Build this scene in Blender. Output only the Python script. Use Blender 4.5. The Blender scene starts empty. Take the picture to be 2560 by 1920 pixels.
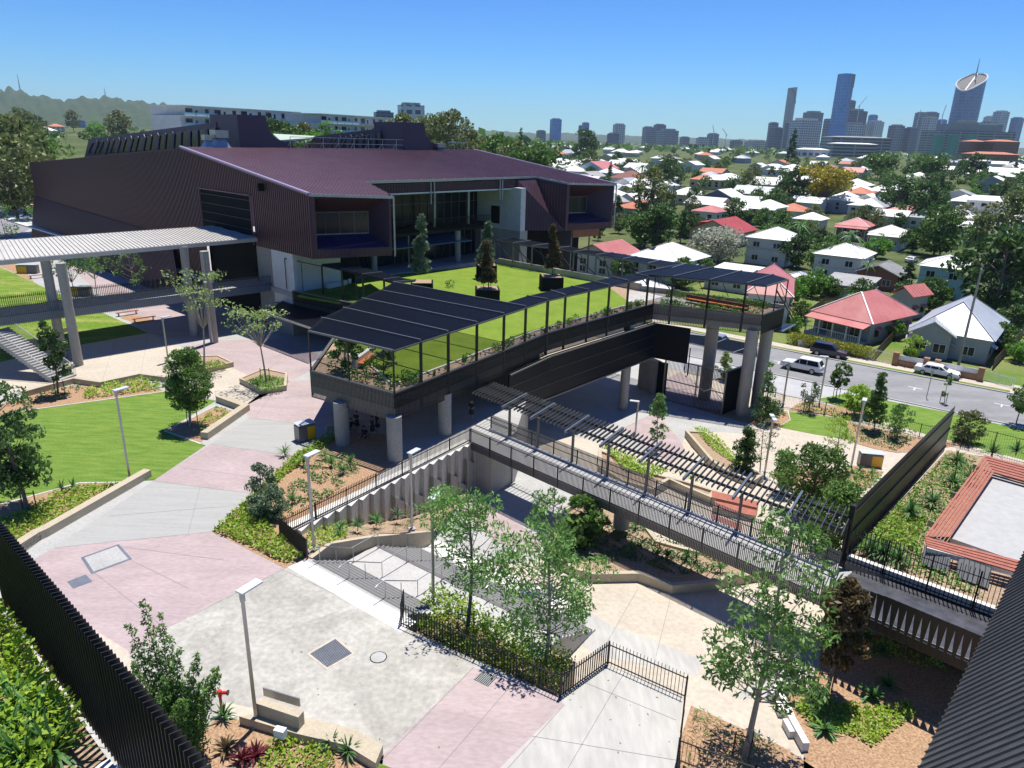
import bpy, bmesh, math, random
import numpy as np
from mathutils import Vector, Matrix
R_ = math.radians
# ---------------------------------------------------------------- camera, sky, sun, exposure
H = 22.0
F, CX, CY = 1785., 1280., 960.
HY, ROLL = 343., math.atan(145/5145)
def _setup():
    a = np.array([0, HY-CY, F]); b = np.array([100, HY-CY+100*math.tan(ROLL), F])
    n = np.cross(b, a); n /= np.linalg.norm(n)
    if n[1] > 0: n = -n
    fw = np.array([0, 0, 1.])-n*n[2]; fw /= np.linalg.norm(fw)
    rt = np.cross(fw, n)
    if rt[0] < 0: rt = -rt
    return np.array([rt, fw, n])
RM = _setup()
sc = bpy.context.scene
COL = sc.collection
cam = bpy.data.cameras.new('camera'); co = bpy.data.objects.new('camera', cam); COL.objects.link(co)
cam.sensor_width = 36; cam.sensor_fit = 'HORIZONTAL'; cam.lens = F/2560*36
cam.clip_start = 0.1; cam.clip_end = 30000
cx_, cy_, cz_ = RM@np.array([1, 0, 0.]), RM@np.array([0, -1, 0.]), RM@np.array([0, 0, -1.])
co.matrix_world = Matrix(((cx_[0], cy_[0], cz_[0], 0), (cx_[1], cy_[1], cz_[1], 0), (cx_[2], cy_[2], cz_[2], H), (0, 0, 0, 1)))
sc.camera = co
SUN = Vector((0.10, 0.25, 1.0)).normalized()
w = bpy.data.worlds.new('World'); sc.world = w; w.use_nodes = True
nt = w.node_tree; nt.nodes.clear()
sky = nt.nodes.new('ShaderNodeTexSky'); sky.sky_type = 'NISHITA'; sky.sun_disc = False
sky.sun_elevation = math.asin(SUN.z); sky.sun_rotation = math.atan2(SUN.x, SUN.y)
sky.air_density = 1.0; sky.dust_density = 0.0; sky.ozone_density = 6.0; sky.altitude = 0
hs = nt.nodes.new('ShaderNodeHueSaturation'); hs.inputs['Saturation'].default_value = 1.05; hs.inputs['Value'].default_value = 1.0
bg = nt.nodes.new('ShaderNodeBackground'); bg.inputs['Strength'].default_value = 0.095
wo = nt.nodes.new('ShaderNodeOutputWorld')
nt.links.new(sky.outputs[0], hs.inputs['Color']); tn = nt.nodes.new('ShaderNodeMix'); tn.data_type = 'RGBA'; tn.blend_type = 'MULTIPLY'; tn.inputs[0].default_value = 1; tn.inputs[7].default_value = (.50, .94, 1.28, 1)
m1 = nt.nodes.new('ShaderNodeVectorMath'); m1.operation = 'SCALE'; m1.inputs['Scale'].default_value = .1
gm = nt.nodes.new('ShaderNodeGamma'); gm.inputs[1].default_value = 1.45; m2 = nt.nodes.new('ShaderNodeVectorMath'); m2.operation = 'SCALE'; m2.inputs['Scale'].default_value = 10.
nt.links.new(hs.outputs[0], m1.inputs[0]); nt.links.new(m1.outputs[0], gm.inputs[0]); nt.links.new(gm.outputs[0], m2.inputs[0]); nt.links.new(m2.outputs[0], tn.inputs[6]); nt.links.new(tn.outputs[2], bg.inputs[0]); nt.links.new(bg.outputs[0], wo.inputs[0])
sl = bpy.data.lights.new('sun', 'SUN'); sl.energy = 5.0; sl.angle = R_(0.5); sl.color = (1, 0.955, 0.885)
so = bpy.data.objects.new('sun', sl); COL.objects.link(so); so.rotation_euler = SUN.to_track_quat('Z', 'Y').to_euler(); so.location = (0, 0, 60)
sc.view_settings.view_transform = 'Standard'; sc.view_settings.look = 'None'; sc.view_settings.exposure = 0.45; sc.view_settings.gamma = 1
try:
    sc.cycles.max_bounces = 6; sc.cycles.transparent_max_bounces = 8; sc.cycles.caustics_reflective = False; sc.cycles.caustics_refractive = False
    sc.cycles.volume_bounces = 0
except Exception: pass
# ---------------------------------------------------------------- surveying helpers (photo pixel -> place on a known level)
CAM = np.array([0, 0, H])
def ray(x, y): return RM@np.array([x-CX, y-CY, F])
def P(x, y, z=0.):
    d = ray(x, y); t = (z-H)/d[2]; return Vector((d[0]*t, d[1]*t, z))
def at(x, y, Y):
    d = ray(x, y); t = Y/d[1]; return Vector((d[0]*t, Y, H+d[2]*t))
def PV(x, y, A, az):
    a = R_(az); n = np.array([math.cos(a), -math.sin(a)]); r = ray(x, y); t = (n@np.array(A[:2]))/(n@r[:2])
    return Vector((r[0]*t, r[1]*t, H+r[2]*t))
def top(x, y, z, ty):
    b = P(x, y, z); lo, hi = 0, 19-z
    for _ in range(50):
        m = (lo+hi)/2; q = RM.T@(np.array((b.x, b.y, z+m))-CAM)
        if CY+F*q[1]/q[2] > ty: lo = m
        else: hi = m
    return lo
def pix(p):
    q = RM.T@(np.array(p)-CAM); return (CX+F*q[0]/q[2], CY+F*q[1]/q[2])
NS = (0.608, 0.794)                      # direction across the street
def S(x, y): return NS[0]*x+NS[1]*y
LV = [(-400, -3), (28, -3), (62, -6.3), (104, -6.3), (112, -6.2), (300, -5.8), (420, 2), (700, 5), (1200, 6), (3000, 0), (20000, -8)]
def zl(x, y):
    s = S(x, y)
    for (a, za), (b, zb) in zip(LV, LV[1:]):
        if s <= b: return za+(zb-za)*(s-a)/(b-a)+rise(x, y)
    return LV[-1][1]
def sm(t): t = max(0., min(1., t)); return t*t*(3-2*t)
def rise(x, y):                          # higher ground on the left beyond the hall
    return 17*sm((y-190)/120)*sm((.10*y-x)/(.22*y+1))*(1-sm((y-900)/900))
def G(x, y, dz=0.):                      # pixel -> point on the lower ground
    z = -4.
    for _ in range(40):
        p = P(x, y, z); z = 0.5*z+0.5*(zl(p.x, p.y)+dz)
        if z > H-1.5: z = H-1.5
    p = P(x, y, z); return p
# ---------------------------------------------------------------- materials
MATS = {}
def mat(name, c, rough=0.7, metal=0., c2=None, scale=3., bump=0., bscale=40., spec=0.5, detail=6., stretch=None, mixlo=0.35, mixhi=0.65, trans=0., leaf=0., fine=.14, dist=0.):
    if name in MATS: return MATS[name]
    m = bpy.data.materials.new(name); m.use_nodes = True; n = m.node_tree; n.nodes.clear(); L = n.links.new
    o = n.nodes.new('ShaderNodeOutputMaterial'); b = n.nodes.new('ShaderNodeBsdfPrincipled')
    b.inputs['Roughness'].default_value = rough; b.inputs['Metallic'].default_value = metal
    b.inputs['Specular IOR Level'].default_value = spec
    b.inputs['Base Color'].default_value = (*c, 1)
    tc = n.nodes.new('ShaderNodeTexCoord'); src = tc.outputs['Object']
    if stretch:
        mp = n.nodes.new('ShaderNodeMapping'); mp.inputs['Scale'].default_value = stretch[:3]
        if len(stretch) > 3: mp.inputs['Rotation'].default_value = (0, 0, stretch[3])
        L(src, mp.inputs[0]); src = mp.outputs[0]
    if leaf:
        g = n.nodes.new('ShaderNodeNewGeometry'); mx = n.nodes.new('ShaderNodeMix'); mx.data_type = 'RGBA'
        mx.inputs[6].default_value = (*c, 1); mx.inputs[7].default_value = (*(c2 or c), 1)
        L(g.outputs['Random Per Island'], mx.inputs[0])
        oi = n.nodes.new('ShaderNodeObjectInfo'); h = n.nodes.new('ShaderNodeHueSaturation')
        mr = n.nodes.new('ShaderNodeMapRange'); mr.inputs[3].default_value = 0.8; mr.inputs[4].default_value = 1.2
        L(oi.outputs['Random'], mr.inputs[0]); L(mr.outputs[0], h.inputs['Value']); L(mx.outputs[2], h.inputs['Color']); L(h.outputs[0], b.inputs['Base Color'])
        t = n.nodes.new('ShaderNodeBsdfTranslucent'); L(h.outputs[0], t.inputs[0]); ms = n.nodes.new('ShaderNodeMixShader'); ms.inputs[0].default_value = leaf
        L(b.outputs[0], ms.inputs[1]); L(t.outputs[0], ms.inputs[2]); L(ms.outputs[0], o.inputs[0])
    else:
        if c2:
            nz = n.nodes.new('ShaderNodeTexNoise'); nz.inputs['Scale'].default_value = scale; nz.inputs['Detail'].default_value = detail; nz.inputs['Roughness'].default_value = 0.62; nz.inputs['Distortion'].default_value = dist
            L(src, nz.inputs['Vector']); mr = n.nodes.new('ShaderNodeMapRange'); mr.inputs[1].default_value = mixlo; mr.inputs[2].default_value = mixhi
            L(nz.outputs[0], mr.inputs[0]); mx = n.nodes.new('ShaderNodeMix'); mx.data_type = 'RGBA'
            mx.inputs[6].default_value = (*c, 1); mx.inputs[7].default_value = (*c2, 1); L(mr.outputs[0], mx.inputs[0])
            n2 = n.nodes.new('ShaderNodeTexNoise'); n2.inputs['Scale'].default_value = scale*13; n2.inputs['Detail'].default_value = 4; L(src, n2.inputs['Vector'])
            m2 = n.nodes.new('ShaderNodeMapRange'); m2.inputs[1].default_value = .25; m2.inputs[2].default_value = .75; m2.inputs[3].default_value = 1-fine; m2.inputs[4].default_value = 1+fine; L(n2.outputs[0], m2.inputs[0])
            h = n.nodes.new('ShaderNodeHueSaturation'); L(mx.outputs[2], h.inputs['Color']); L(m2.outputs[0], h.inputs['Value']); L(h.outputs[0], b.inputs['Base Color'])
        L(b.outputs[0], o.inputs[0])
    if bump:
        nb = n.nodes.new('ShaderNodeTexNoise'); nb.inputs['Scale'].default_value = bscale; nb.inputs['Detail'].default_value = 5; L(src, nb.inputs['Vector'])
        bp = n.nodes.new('ShaderNodeBump'); bp.inputs['Strength'].default_value = bump; bp.inputs['Distance'].default_value = 0.03
        L(nb.outputs[0], bp.inputs['Height']); L(bp.outputs[0], b.inputs['Normal'])
    if trans: b.inputs['Transmission Weight'].default_value = trans
    MATS[name] = m; return m
M_ = mat
conc_cream = M_('cream concrete', (.50, .44, .355), c2=(.435, .38, .305), scale=.3, bump=.15, detail=10, dist=.8)
conc_grey = M_('grey concrete', (.40, .40, .385), c2=(.34, .335, .32), scale=.45, bump=.15)
conc_old = M_('worn concrete', (.31, .295, .26), c2=(.44, .425, .38), scale=.3, bump=.3, detail=11, mixlo=.36, mixhi=.62, fine=.2, dist=1.2)
conc_pale = M_('pale concrete', (.44, .43, .40), c2=(.37, .36, .335), scale=.25, bump=.15, stretch=(1, .25, 1, .6))
conc_brush = M_('brushed concrete', (.37, .37, .35), c2=(.31, .31, .295), scale=.9, bump=.3, bscale=18, stretch=(.25, 3.5, 1, -.12), mixlo=.3, mixhi=.7)
conc_pink = M_('pink concrete', (.41, .325, .32), c2=(.335, .265, .262), scale=.35, bump=.2, stretch=(.6, 1.5, 1, -.1), detail=10, dist=.8)
conc_wall = M_('bench wall concrete', (.46, .395, .285), c2=(.40, .345, .25), scale=.8, bump=.1)
conc_form = M_('formed concrete', (.40, .385, .34), c2=(.31, .30, .27), scale=.9, bump=.2, stretch=(1, 1, .25))
conc_zig = M_('ribbed wall concrete', (.60, .58, .52), c2=(.48, .46, .41), scale=.9, bump=.2, stretch=(1, 1, .25))
conc_col = M_('column concrete', (.36, .345, .31), c2=(.29, .28, .255), scale=.8, bump=.15, stretch=(1, 1, .4))
white_edge = M_('white concrete', (.72, .70, .65), c2=(.64, .62, .58), scale=1.2)
step_mat = M_('step concrete', (.44, .43, .41), c2=(.39, .38, .36), scale=.8)
asphalt = M_('asphalt', (.25, .25, .255), c2=(.19, .19, .195), scale=.18, bump=.3, rough=.9, stretch=(.4, 1.6, 1, .9))
paver = M_('street pavers', (.41, .41, .41), c2=(.35, .355, .36), scale=.6)
kerbm = M_('kerb stone', (.5, .49, .46), c2=(.42, .41, .38), scale=1.)
lawnm = M_('lawn', (.095, .19, .028), c2=(.21, .30, .06), scale=1.3, bump=1., bscale=60, rough=.95, spec=.1, stretch=(.4, 2.0, 1, .3), mixlo=.3, mixhi=.7, fine=.38)
lawn_dry = M_('lawn with dry patches', (.13, .22, .03), c2=(.34, .34, .10), scale=.28, bump=1., bscale=60, rough=.95, spec=.1, mixlo=.45, mixhi=.75, stretch=(.6, 1.6, 1, .5), fine=.38)
turfm = M_('synthetic turf', (.135, .215, .026), c2=(.185, .26, .038), scale=.7, bump=.7, bscale=90, rough=.95, spec=.1, fine=.3)
mulch = M_('bark mulch', (.47, .315, .20), c2=(.25, .15, .085), scale=9., bump=1., bscale=25, rough=.95, spec=.1, detail=3)
soil = M_('planter soil', (.44, .33, .23), c2=(.26, .18, .12), scale=7., bump=1., bscale=30, rough=.95, spec=.1)
suburb = M_('suburb ground', (.05, .085, .025), c2=(.13, .14, .06), scale=.05, rough=.95, spec=.1)
yardm = M_('yard grass', (.10, .18, .03), c2=(.2, .2, .08), scale=.15, rough=.95, spec=.1)
darkm = M_('charcoal steel', (.020, .022, .026), rough=.42, metal=.3)
navym = M_('dark louvre steel', (.010, .013, .024), rough=.4, metal=.2)
steel = M_('galvanised steel', (.42, .43, .44), rough=.38, metal=.8, c2=(.34, .35, .36), scale=2)
greypost = M_('grey steel post', (.14, .145, .15), rough=.45, metal=.4)
batten = M_('grey batten', (.16, .155, .14), rough=.5, metal=.2)
purple = M_('purple ribbed cladding', (.085, .040, .054), rough=.42, metal=.3, c2=(.072, .034, .046), scale=.5)
purple_rib = M_('purple cladding rib', (.125, .062, .078), rough=.38, metal=.35)
purple_roof = M_('purple roof metal', (.185, .108, .138), rough=.42, metal=.3, c2=(.155, .086, .112), scale=.35, stretch=(1, 1, 1))
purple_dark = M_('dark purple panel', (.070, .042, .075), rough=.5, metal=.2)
blueflash = M_('violet flashing', (.33, .27, .40), rough=.4, metal=.3)
bluefloor = M_('blue sill metal', (.055, .04, .22), rough=.35, metal=.5)
blueawn = M_('blue awning metal', (.10, .18, .34), rough=.4, metal=.4)
glass = M_('dark window glass', (.010, .015, .022), rough=.12, metal=0., spec=.45)
glassb = M_('blue curtain glass', (.03, .10, .26), rough=.12, metal=.5, spec=1.)
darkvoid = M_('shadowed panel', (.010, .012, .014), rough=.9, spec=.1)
whitep = M_('white paint', (.75, .75, .73), c2=(.70, .70, .68), scale=.6, rough=.5)
whitewall = M_('white rendered wall', (.62, .62, .60), c2=(.54, .54, .53), scale=.4)
block = M_('grey blockwork', (.25, .25, .245), c2=(.21, .21, .205), scale=2.)
roofw = M_('white metal roof', (.78, .77, .74), rough=.45, c2=(.70, .69, .67), scale=.25)
roofsil = M_('silver metal roof', (.50, .52, .55), rough=.38, c2=(.42, .44, .47), scale=.3, metal=.2)
walkroof = M_('beige walkway roof', (.52, .50, .45), c2=(.46, .44, .40), scale=.6, rough=.55)
roofgrey = M_('grey roof', (.33, .33, .32), rough=.6, c2=(.27, .27, .26), scale=.3)
roofred = M_('red metal roof', (.46, .075, .07), rough=.5, c2=(.38, .055, .055), scale=.3)
roofpink = M_('faded red metal roof', (.50, .18, .165), rough=.5, c2=(.42, .12, .11), scale=.35)
rooftile = M_('orange tiled roof', (.50, .17, .08), rough=.7, c2=(.42, .13, .07), scale=.8)
roofbrown = M_('brown tiled roof', (.24, .09, .06), rough=.8, c2=(.19, .07, .05), scale=.8)
wallw = M_('weatherboard white', (.66, .66, .64), c2=(.6, .6, .58), scale=.6)
wallg = M_('weatherboard grey', (.36, .38, .40), c2=(.32, .34, .36), scale=.6)
wally = M_('cream weatherboard', (.60, .53, .36), c2=(.55, .48, .33), scale=.6)
wallb = M_('blue weatherboard', (.08, .11, .17), c2=(.07, .10, .15), scale=.6)
wallc = M_('pale blue wall', (.36, .56, .62), c2=(.33, .52, .58), scale=.6)
brick = M_('brick', (.30, .13, .08), c2=(.24, .10, .06), scale=4.)
brickt = M_('tan brick', (.36, .20, .10), c2=(.28, .15, .08), scale=6.)
timber = M_('red timber', (.38, .125, .075), rough=.6, c2=(.28, .085, .05), scale=3., stretch=(1, 1, 1))
orange_t = M_('orange timber', (.62, .19, .05), rough=.6, c2=(.52, .15, .04), scale=3.)
yellowp = M_('yellow panel', (.72, .38, .01), rough=.35)
red_p = M_('red enamel', (.55, .02, .02), rough=.3)
rubber = M_('tyre rubber', (.02, .02, .02), rough=.8)
car_w = M_('white car paint', (.78, .78, .78), rough=.15, spec=.7)
car_d = M_('dark blue car paint', (.012, .018, .04), rough=.12, spec=.8)
car_s = M_('silver car paint', (.4, .42, .45), rough=.2, metal=.5)
redlens = M_('red lens', (.35, .01, .01), rough=.2)
solar = M_('solar panel', (.04, .07, .16), rough=.15, spec=.9)
bark = M_('bark', (.20, .165, .13), rough=.9, c2=(.13, .105, .08), scale=9., bump=.5, bscale=20)
barkp = M_('pale bark', (.36, .33, .28), rough=.9, c2=(.28, .25, .21), scale=9.)
stake = M_('stained stake', (.06, .04, .03), rough=.8)
skin = M_('skin', (.42, .25, .18), rough=.6)
hair = M_('dark hair', (.03, .018, .012), rough=.6)
cloth_k = M_('black fabric', (.018, .018, .022), rough=.9)
hillm = M_('forested hill', (.035, .06, .03), c2=(.065, .09, .045), scale=.012, rough=1, spec=0)
L_ = lambda n, a, b, t=.35: mat(n, a, rough=.5, c2=b, leaf=t, spec=.4)
lf_mid = L_('mid green leaf', (.06, .14, .03), (.15, .26, .05))
lf_dark = L_('dark green leaf', (.04, .095, .025), (.10, .19, .045))
lf_lime = L_('lime ground cover leaf', (.20, .37, .03), (.38, .52, .05))
lf_fresh = L_('fresh green leaf', (.10, .25, .03), (.20, .40, .06))
lf_young = L_('young tree leaf', (.095, .215, .045), (.21, .38, .09))
lf_olive = L_('olive leaf', (.10, .13, .04), (.20, .235, .08))
lf_yel = L_('yellow leaf', (.28, .26, .02), (.45, .36, .03))
lf_grey = L_('grey green leaf', (.10, .16, .09), (.20, .28, .16))
lf_red = L_('maroon leaf', (.09, .01, .02), (.16, .025, .03))
lf_bronze = L_('bronze leaf', (.07, .075, .035), (.20, .12, .045))
lf_white = L_('white blossom', (.30, .33, .24), (.62, .62, .5))
lf_strap = L_('strap leaf', (.06, .16, .04), (.14, .29, .08))
lf_paleg = L_('pale green leaf', (.20, .30, .09), (.36, .45, .16))
# ---------------------------------------------------------------- mesh builder
class MB:
    def __init__(s): s.v = []; s.f = []; s.mi = []; s.ms = []
    def m(s, mt):
        if mt not in s.ms: s.ms.append(mt)
        return s.ms.index(mt)
    def add(s, vs, fs, mt):
        o = len(s.v); s.v += [tuple(p) for p in vs]; i = s.m(mt)
        for f in fs: s.f.append(tuple(a+o for a in f)); s.mi.append(i)
    def box(s, c, sz, mt, ax=None, rz=0.):
        hx, hy, hz = sz[0]/2, sz[1]/2, sz[2]/2; ca, sa = math.cos(rz), math.sin(rz); vs = []
        for dz in (-hz, hz):
            for dx, dy in ((-hx, -hy), (hx, -hy), (hx, hy), (-hx, hy)):
                vs.append((c[0]+dx*ca-dy*sa, c[1]+dx*sa+dy*ca, c[2]+dz))
        s.add(vs, BF, mt)
    def bar(s, a, b, w, h, mt, up=(0, 0, 1)):       # rectangular bar from a to b
        a = Vector(a); b = Vector(b); d = (b-a)
        if d.length < 1e-6: return
        d.normalize(); up = Vector(up)
        if abs(d.dot(up)) > .99: up = Vector((0, 1, 0))
        sx = d.cross(up).normalized()*w/2; sy = sx.normalized().cross(d).normalized()*h/2
        s.add([a-sx-sy, a+sx-sy, a+sx+sy, a-sx+sy, b-sx-sy, b+sx-sy, b+sx+sy, b-sx+sy], [(3, 2, 1, 0), (4, 5, 6, 7), (0, 1, 5, 4), (1, 2, 6, 5), (2, 3, 7, 6), (3, 0, 4, 7)], mt)
    def tube(s, pts, rs, mt, n=8, cap=True):
        if not hasattr(rs, '__len__'): rs = [rs]*len(pts)
        pts = [Vector(p) for p in pts]; vs = []; fs = []
        for i, p in enumerate(pts):
            d = (pts[min(i+1, len(pts)-1)]-pts[max(i-1, 0)]).normalized()
            a = d.orthogonal().normalized() if i == 0 else (a-d*a.dot(d)).normalized()
            b = d.cross(a)
            for k in range(n):
                t = 2*math.pi*k/n; vs.append(p+(a*math.cos(t)+b*math.sin(t))*rs[i])
        for i in range(len(pts)-1):
            for k in range(n): fs.append((i*n+k, i*n+(k+1) % n, (i+1)*n+(k+1) % n, (i+1)*n+k))
        if cap: fs += [tuple(range(n))[::-1], tuple((len(pts)-1)*n+k for k in range(n))]
        s.add(vs, fs, mt)
    def prism(s, poly, z0, z1, mt, mside=None, bot=True):
        n = len(poly); a = sum(poly[i][0]*poly[(i+1) % n][1]-poly[(i+1) % n][0]*poly[i][1] for i in range(n))
        if a < 0: poly = poly[::-1]
        f0 = z0 if hasattr(z0, '__call__') else (lambda p: z0); f1 = z1 if hasattr(z1, '__call__') else (lambda p: z1)
        vs = [(p[0], p[1], f0(p)) for p in poly]+[(p[0], p[1], f1(p)) for p in poly]
        s.add(vs, [tuple(range(n, 2*n))], mt)
        s.add(vs, [(i, (i+1) % n, n+(i+1) % n, n+i) for i in range(n)]+([tuple(range(n))[::-1]] if bot else []), mside or mt)
    def face(s, pts, mt): s.add(pts, [tuple(range(len(pts)))], mt)
    def slab(s, pts, th, mt):                        # planar polygon given thickness along its normal (downwards)
        pts = [Vector(p) for p in pts]; n = (pts[1]-pts[0]).cross(pts[2]-pts[0]).normalized()
        if n.z < 0 or (abs(n.z) < 1e-6 and n.y > 0): pts = pts[::-1]; n = -n
        k = len(pts); s.add(pts+[p-n*th for p in pts], [tuple(range(k)), tuple(range(k, 2*k))[::-1]]+[(i, k+i, k+(i+1) % k, (i+1) % k) for i in range(k)], mt)
    def wall(s, a, b, z0, z1, th, mt):              # vertical wall from a to b
        a = Vector((a[0], a[1], 0)); b = Vector((b[0], b[1], 0)); d = (b-a).normalized(); n = Vector((-d.y, d.x, 0))*th/2
        s.prism([a-n, b-n, b+n, a+n], z0, z1, mt)
    def build(s, name, parent=None, smooth=False, origin=None):
        me = bpy.data.meshes.new(name); v = s.v
        if origin is None and parent is not None: origin = parent.get('_o')
        if origin is not None: v = [(p[0]-origin[0], p[1]-origin[1], p[2]-origin[2]) for p in v]
        me.from_pydata(v, [], s.f)
        for q in s.ms: me.materials.append(q)
        me.polygons.foreach_set('material_index', s.mi)
        if smooth: me.polygons.foreach_set('use_smooth', [True]*len(s.f))
        me.update(); o = bpy.data.objects.new(name, me); COL.objects.link(o)
        if parent is not None: o.parent = parent
        elif origin is not None: o.location = origin
        return o
BF = [(3, 2, 1, 0), (4, 5, 6, 7), (0, 1, 5, 4), (1, 2, 6, 5), (2, 3, 7, 6), (3, 0, 4, 7)]
def thing(name, label, cat, loc=(0, 0, 0), group=None):
    o = bpy.data.objects.new(name, None); COL.objects.link(o); o.location = loc; o['_o'] = tuple(loc); o.empty_display_size = .3
    o['label'] = label; o['category'] = cat
    if group: o['group'] = group
    return o
def tag(o, label, cat, group=None):
    o['label'] = label; o['category'] = cat
    if group: o['group'] = group
    return o
def struct(o): o['kind'] = 'structure'; return o
def stuff(o, label, cat): o['kind'] = 'stuff'; o['label'] = label; o['category'] = cat; return o
def dup(r, loc, rz=0., sc_=1., label=None, group=None):
    def cp(o, par):
        c = o.copy(); COL.objects.link(c); c.parent = par
        for ch in list(o.children): cp(ch, c)
        return c
    n = cp(r, None); n.location = loc; n.rotation_euler = (0, 0, rz); n.scale = (sc_,)*3 if not hasattr(sc_, '__len__') else sc_
    if label: n['label'] = label
    if group: n['group'] = group
    return n
def clip(poly, f):                                   # keep f>=0
    out = []
    for i in range(len(poly)):
        a, b = poly[i], poly[(i+1) % len(poly)]; fa, fb = f(a), f(b)
        if fa >= 0: out.append(a)
        if (fa >= 0) != (fb >= 0):
            t = fa/(fa-fb); out.append((a[0]+(b[0]-a[0])*t, a[1]+(b[1]-a[1])*t))
    return out
def drape(mb, poly, dz, mt, th=0.):                   # lay a flat polygon on the stepped lower ground
    poly = [(p[0], p[1]) for p in poly]
    n = len(poly); a = sum(poly[i][0]*poly[(i+1) % n][1]-poly[(i+1) % n][0]*poly[i][1] for i in range(n))
    if a < 0: poly = poly[::-1]
    for (s0, _), (s1, _) in zip(LV, LV[1:]):
        q = clip(clip(poly, lambda p: S(*p)-s0), lambda p: s1-S(*p))
        if len(q) >= 3: mb.face([(x, y, zl(x, y)+dz) for x, y in q], mt)
def inpoly(p, poly):
    c = False; n = len(poly)
    for i in range(n):
        a, b = poly[i], poly[i-1]
        if (a[1] > p[1]) != (b[1] > p[1]) and p[0] < (b[0]-a[0])*(p[1]-a[1])/(b[1]-a[1])+a[0]: c = not c
    return c
def px(l, z=0.): return [P(x, y, z) for x, y in l]
def gx(l, dz=0.): return [G(x, y, dz) for x, y in l]
def lerp(a, b, t): return Vector(a)*(1-t)+Vector(b)*t
# ================================================================ the ground
def XY(l): return [(p[0], p[1]) for p in l]
TD = Vector((NS[1], -NS[0], 0.))
def st(s, t): return (NS[0]*s+TD.x*t, NS[1]*s+TD.y*t)
SS = [-400, 0, 28, 62, 104, 112, 125, 140, 160, 180, 200, 220, 240, 260, 280, 300, 330, 360, 390, 420, 460, 500, 560, 630, 700, 800, 950, 1200, 1600, 2200, 3000, 5000, 12000]
TT = [-9000, -5000, -3000, -2000, -1400, -1000, -800, -640, -520]+list(range(-440, 460, 20))+[520, 640, 800, 1000, 1400, 2000, 3000, 5000, 9000]
g = MB(); vs = []
for s in SS:
    for t in TT: q = st(s, t); vs.append((q[0], q[1], zl(*q)-.06))
nT = len(TT); g.add(vs, [(i*nT+j, i*nT+j+1, (i+1)*nT+j+1, (i+1)*nT+j)[::-1] for i in range(len(SS)-1) for j in range(nT-1)], suburb); struct(g.build('ground', smooth=True))
darkstrip = M_('dark tread strip', (.13, .13, .13), rough=.8)
T0 = Vector((-10.48, 33.5, 0)); SE = Vector((.807, -.591, 0)); SD = Vector((.591, .807, 0))
def stp(e, d, z=0.): v = T0+SE*e+SD*d; return Vector((v.x, v.y, z))
K = P(700, 1339); ZA = P(742, 1322); ZB = P(1178, 1104); Q1 = P(1288, 1165, -3.); SA = P(770, 1396)
UP = [P(1690, 2300), P(1690, 1925), P(1706, 1742), P(1515, 1660), P(1398, 1744), P(1003, 1566), stp(7.2, 0), stp(0, 0), SA, K, ZA, ZB,
      Vector((ZB.x+1.6, ZB.y-1.2, 0)), Vector((Q1.x, Q1.y, 0)), Vector((1.6, 62, 0)), Vector((2, 76, 0)), Vector((-3, 95, 0)), Vector((2.5, 104, 0)), Vector((-18, 122, 0)), Vector((-60, 300, 0)), Vector((-260, 420, 0)), Vector((-260, -30, 0)), Vector((0, -30, 0))]
g = MB(); g.prism(XY(UP), -7, 0, conc_grey, conc_form); struct(g.build('plaza'))
g = MB(); drape(g, [(-20, -20), (110, -20), (110, 30.5), (23.5, 96.8), (-10, 122), (-20, 100)], 0, conc_cream); struct(g.build('lower_plaza'))
def zone(name, pxs, m, z=.004, low=False):
    mb = MB()
    if low: drape(mb, XY(gx(pxs)), z, m)
    else:
        q = px(pxs); a = sum(q[i].x*q[(i+1) % len(q)].y-q[(i+1) % len(q)].x*q[i].y for i in range(len(q)))
        if a < 0: q = q[::-1]
        mb.face([(p.x, p.y, z) for p in q], m)
    return struct(mb.build(name))
zone('pavement', [(60, 1412), (136, 1369), (532, 1329), (712, 1421), (560, 1495), (427, 1565), (318, 1650), (225, 1572), (150, 1505), (40, 1440)], conc_pink)
zone('pavement', [(136, 1369), (383, 1202), (630, 1234), (555, 1310), (532, 1329)], conc_brush)
zone('pavement', [(383, 1202), (525, 1111), (739, 1139), (630, 1234)], conc_pink)
zone('pavement', [(525, 1111), (623, 1044), (800, 1066), (850, 1075), (739, 1139)], conc_brush)
zone('pavement', [(623, 1044), (607, 1018), (690, 955), (790, 950), (900, 1030), (850, 1075), (800, 1066)], conc_pink)
zone('pavement', [(427, 1565), (560, 1495), (712, 1421), (745, 1404), (1000, 1545), (1003, 1566), (1190, 1650), (1184, 1668), (960, 1885), (955, 1920), (300, 2010), (150, 1700), (316, 1650)], conc_old)
zone('pavement', [(1184, 1668), (1398, 1744), (1410, 1762), (1250, 1920), (1215, 2010), (900, 2080), (935, 1910)], conc_pink)
zone('pavement', [(1410, 1762), (1398, 1744), (1515, 1660), (1706, 1742), (1690, 1925), (1690, 2100), (1180, 2100), (1250, 1920)], conc_pale)
zone('pavement', [(168, 1522), (230, 1572), (318, 1625), (340, 1680), (330, 1760), (200, 1800), (60, 1600), (120, 1510)], conc_cream, .008)
zone('pavement', [(0, 985), (-300, 1000), (-300, 930), (0, 905), (202, 862), (370, 832), (455, 868), (583, 920), (700, 975), (680, 980), (607, 1018), (541, 1000), (405, 950), (351, 945), (253, 965), (187, 957), (133, 966)], conc_cream)
zone('pavement', [(455, 868), (583, 920), (690, 970), (830, 900), (700, 850), (560, 850)], conc_pink)
zone('pavement', [(140, 640), (240, 640), (420, 740), (560, 800), (480, 860), (370, 832)], conc_pink)
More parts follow.
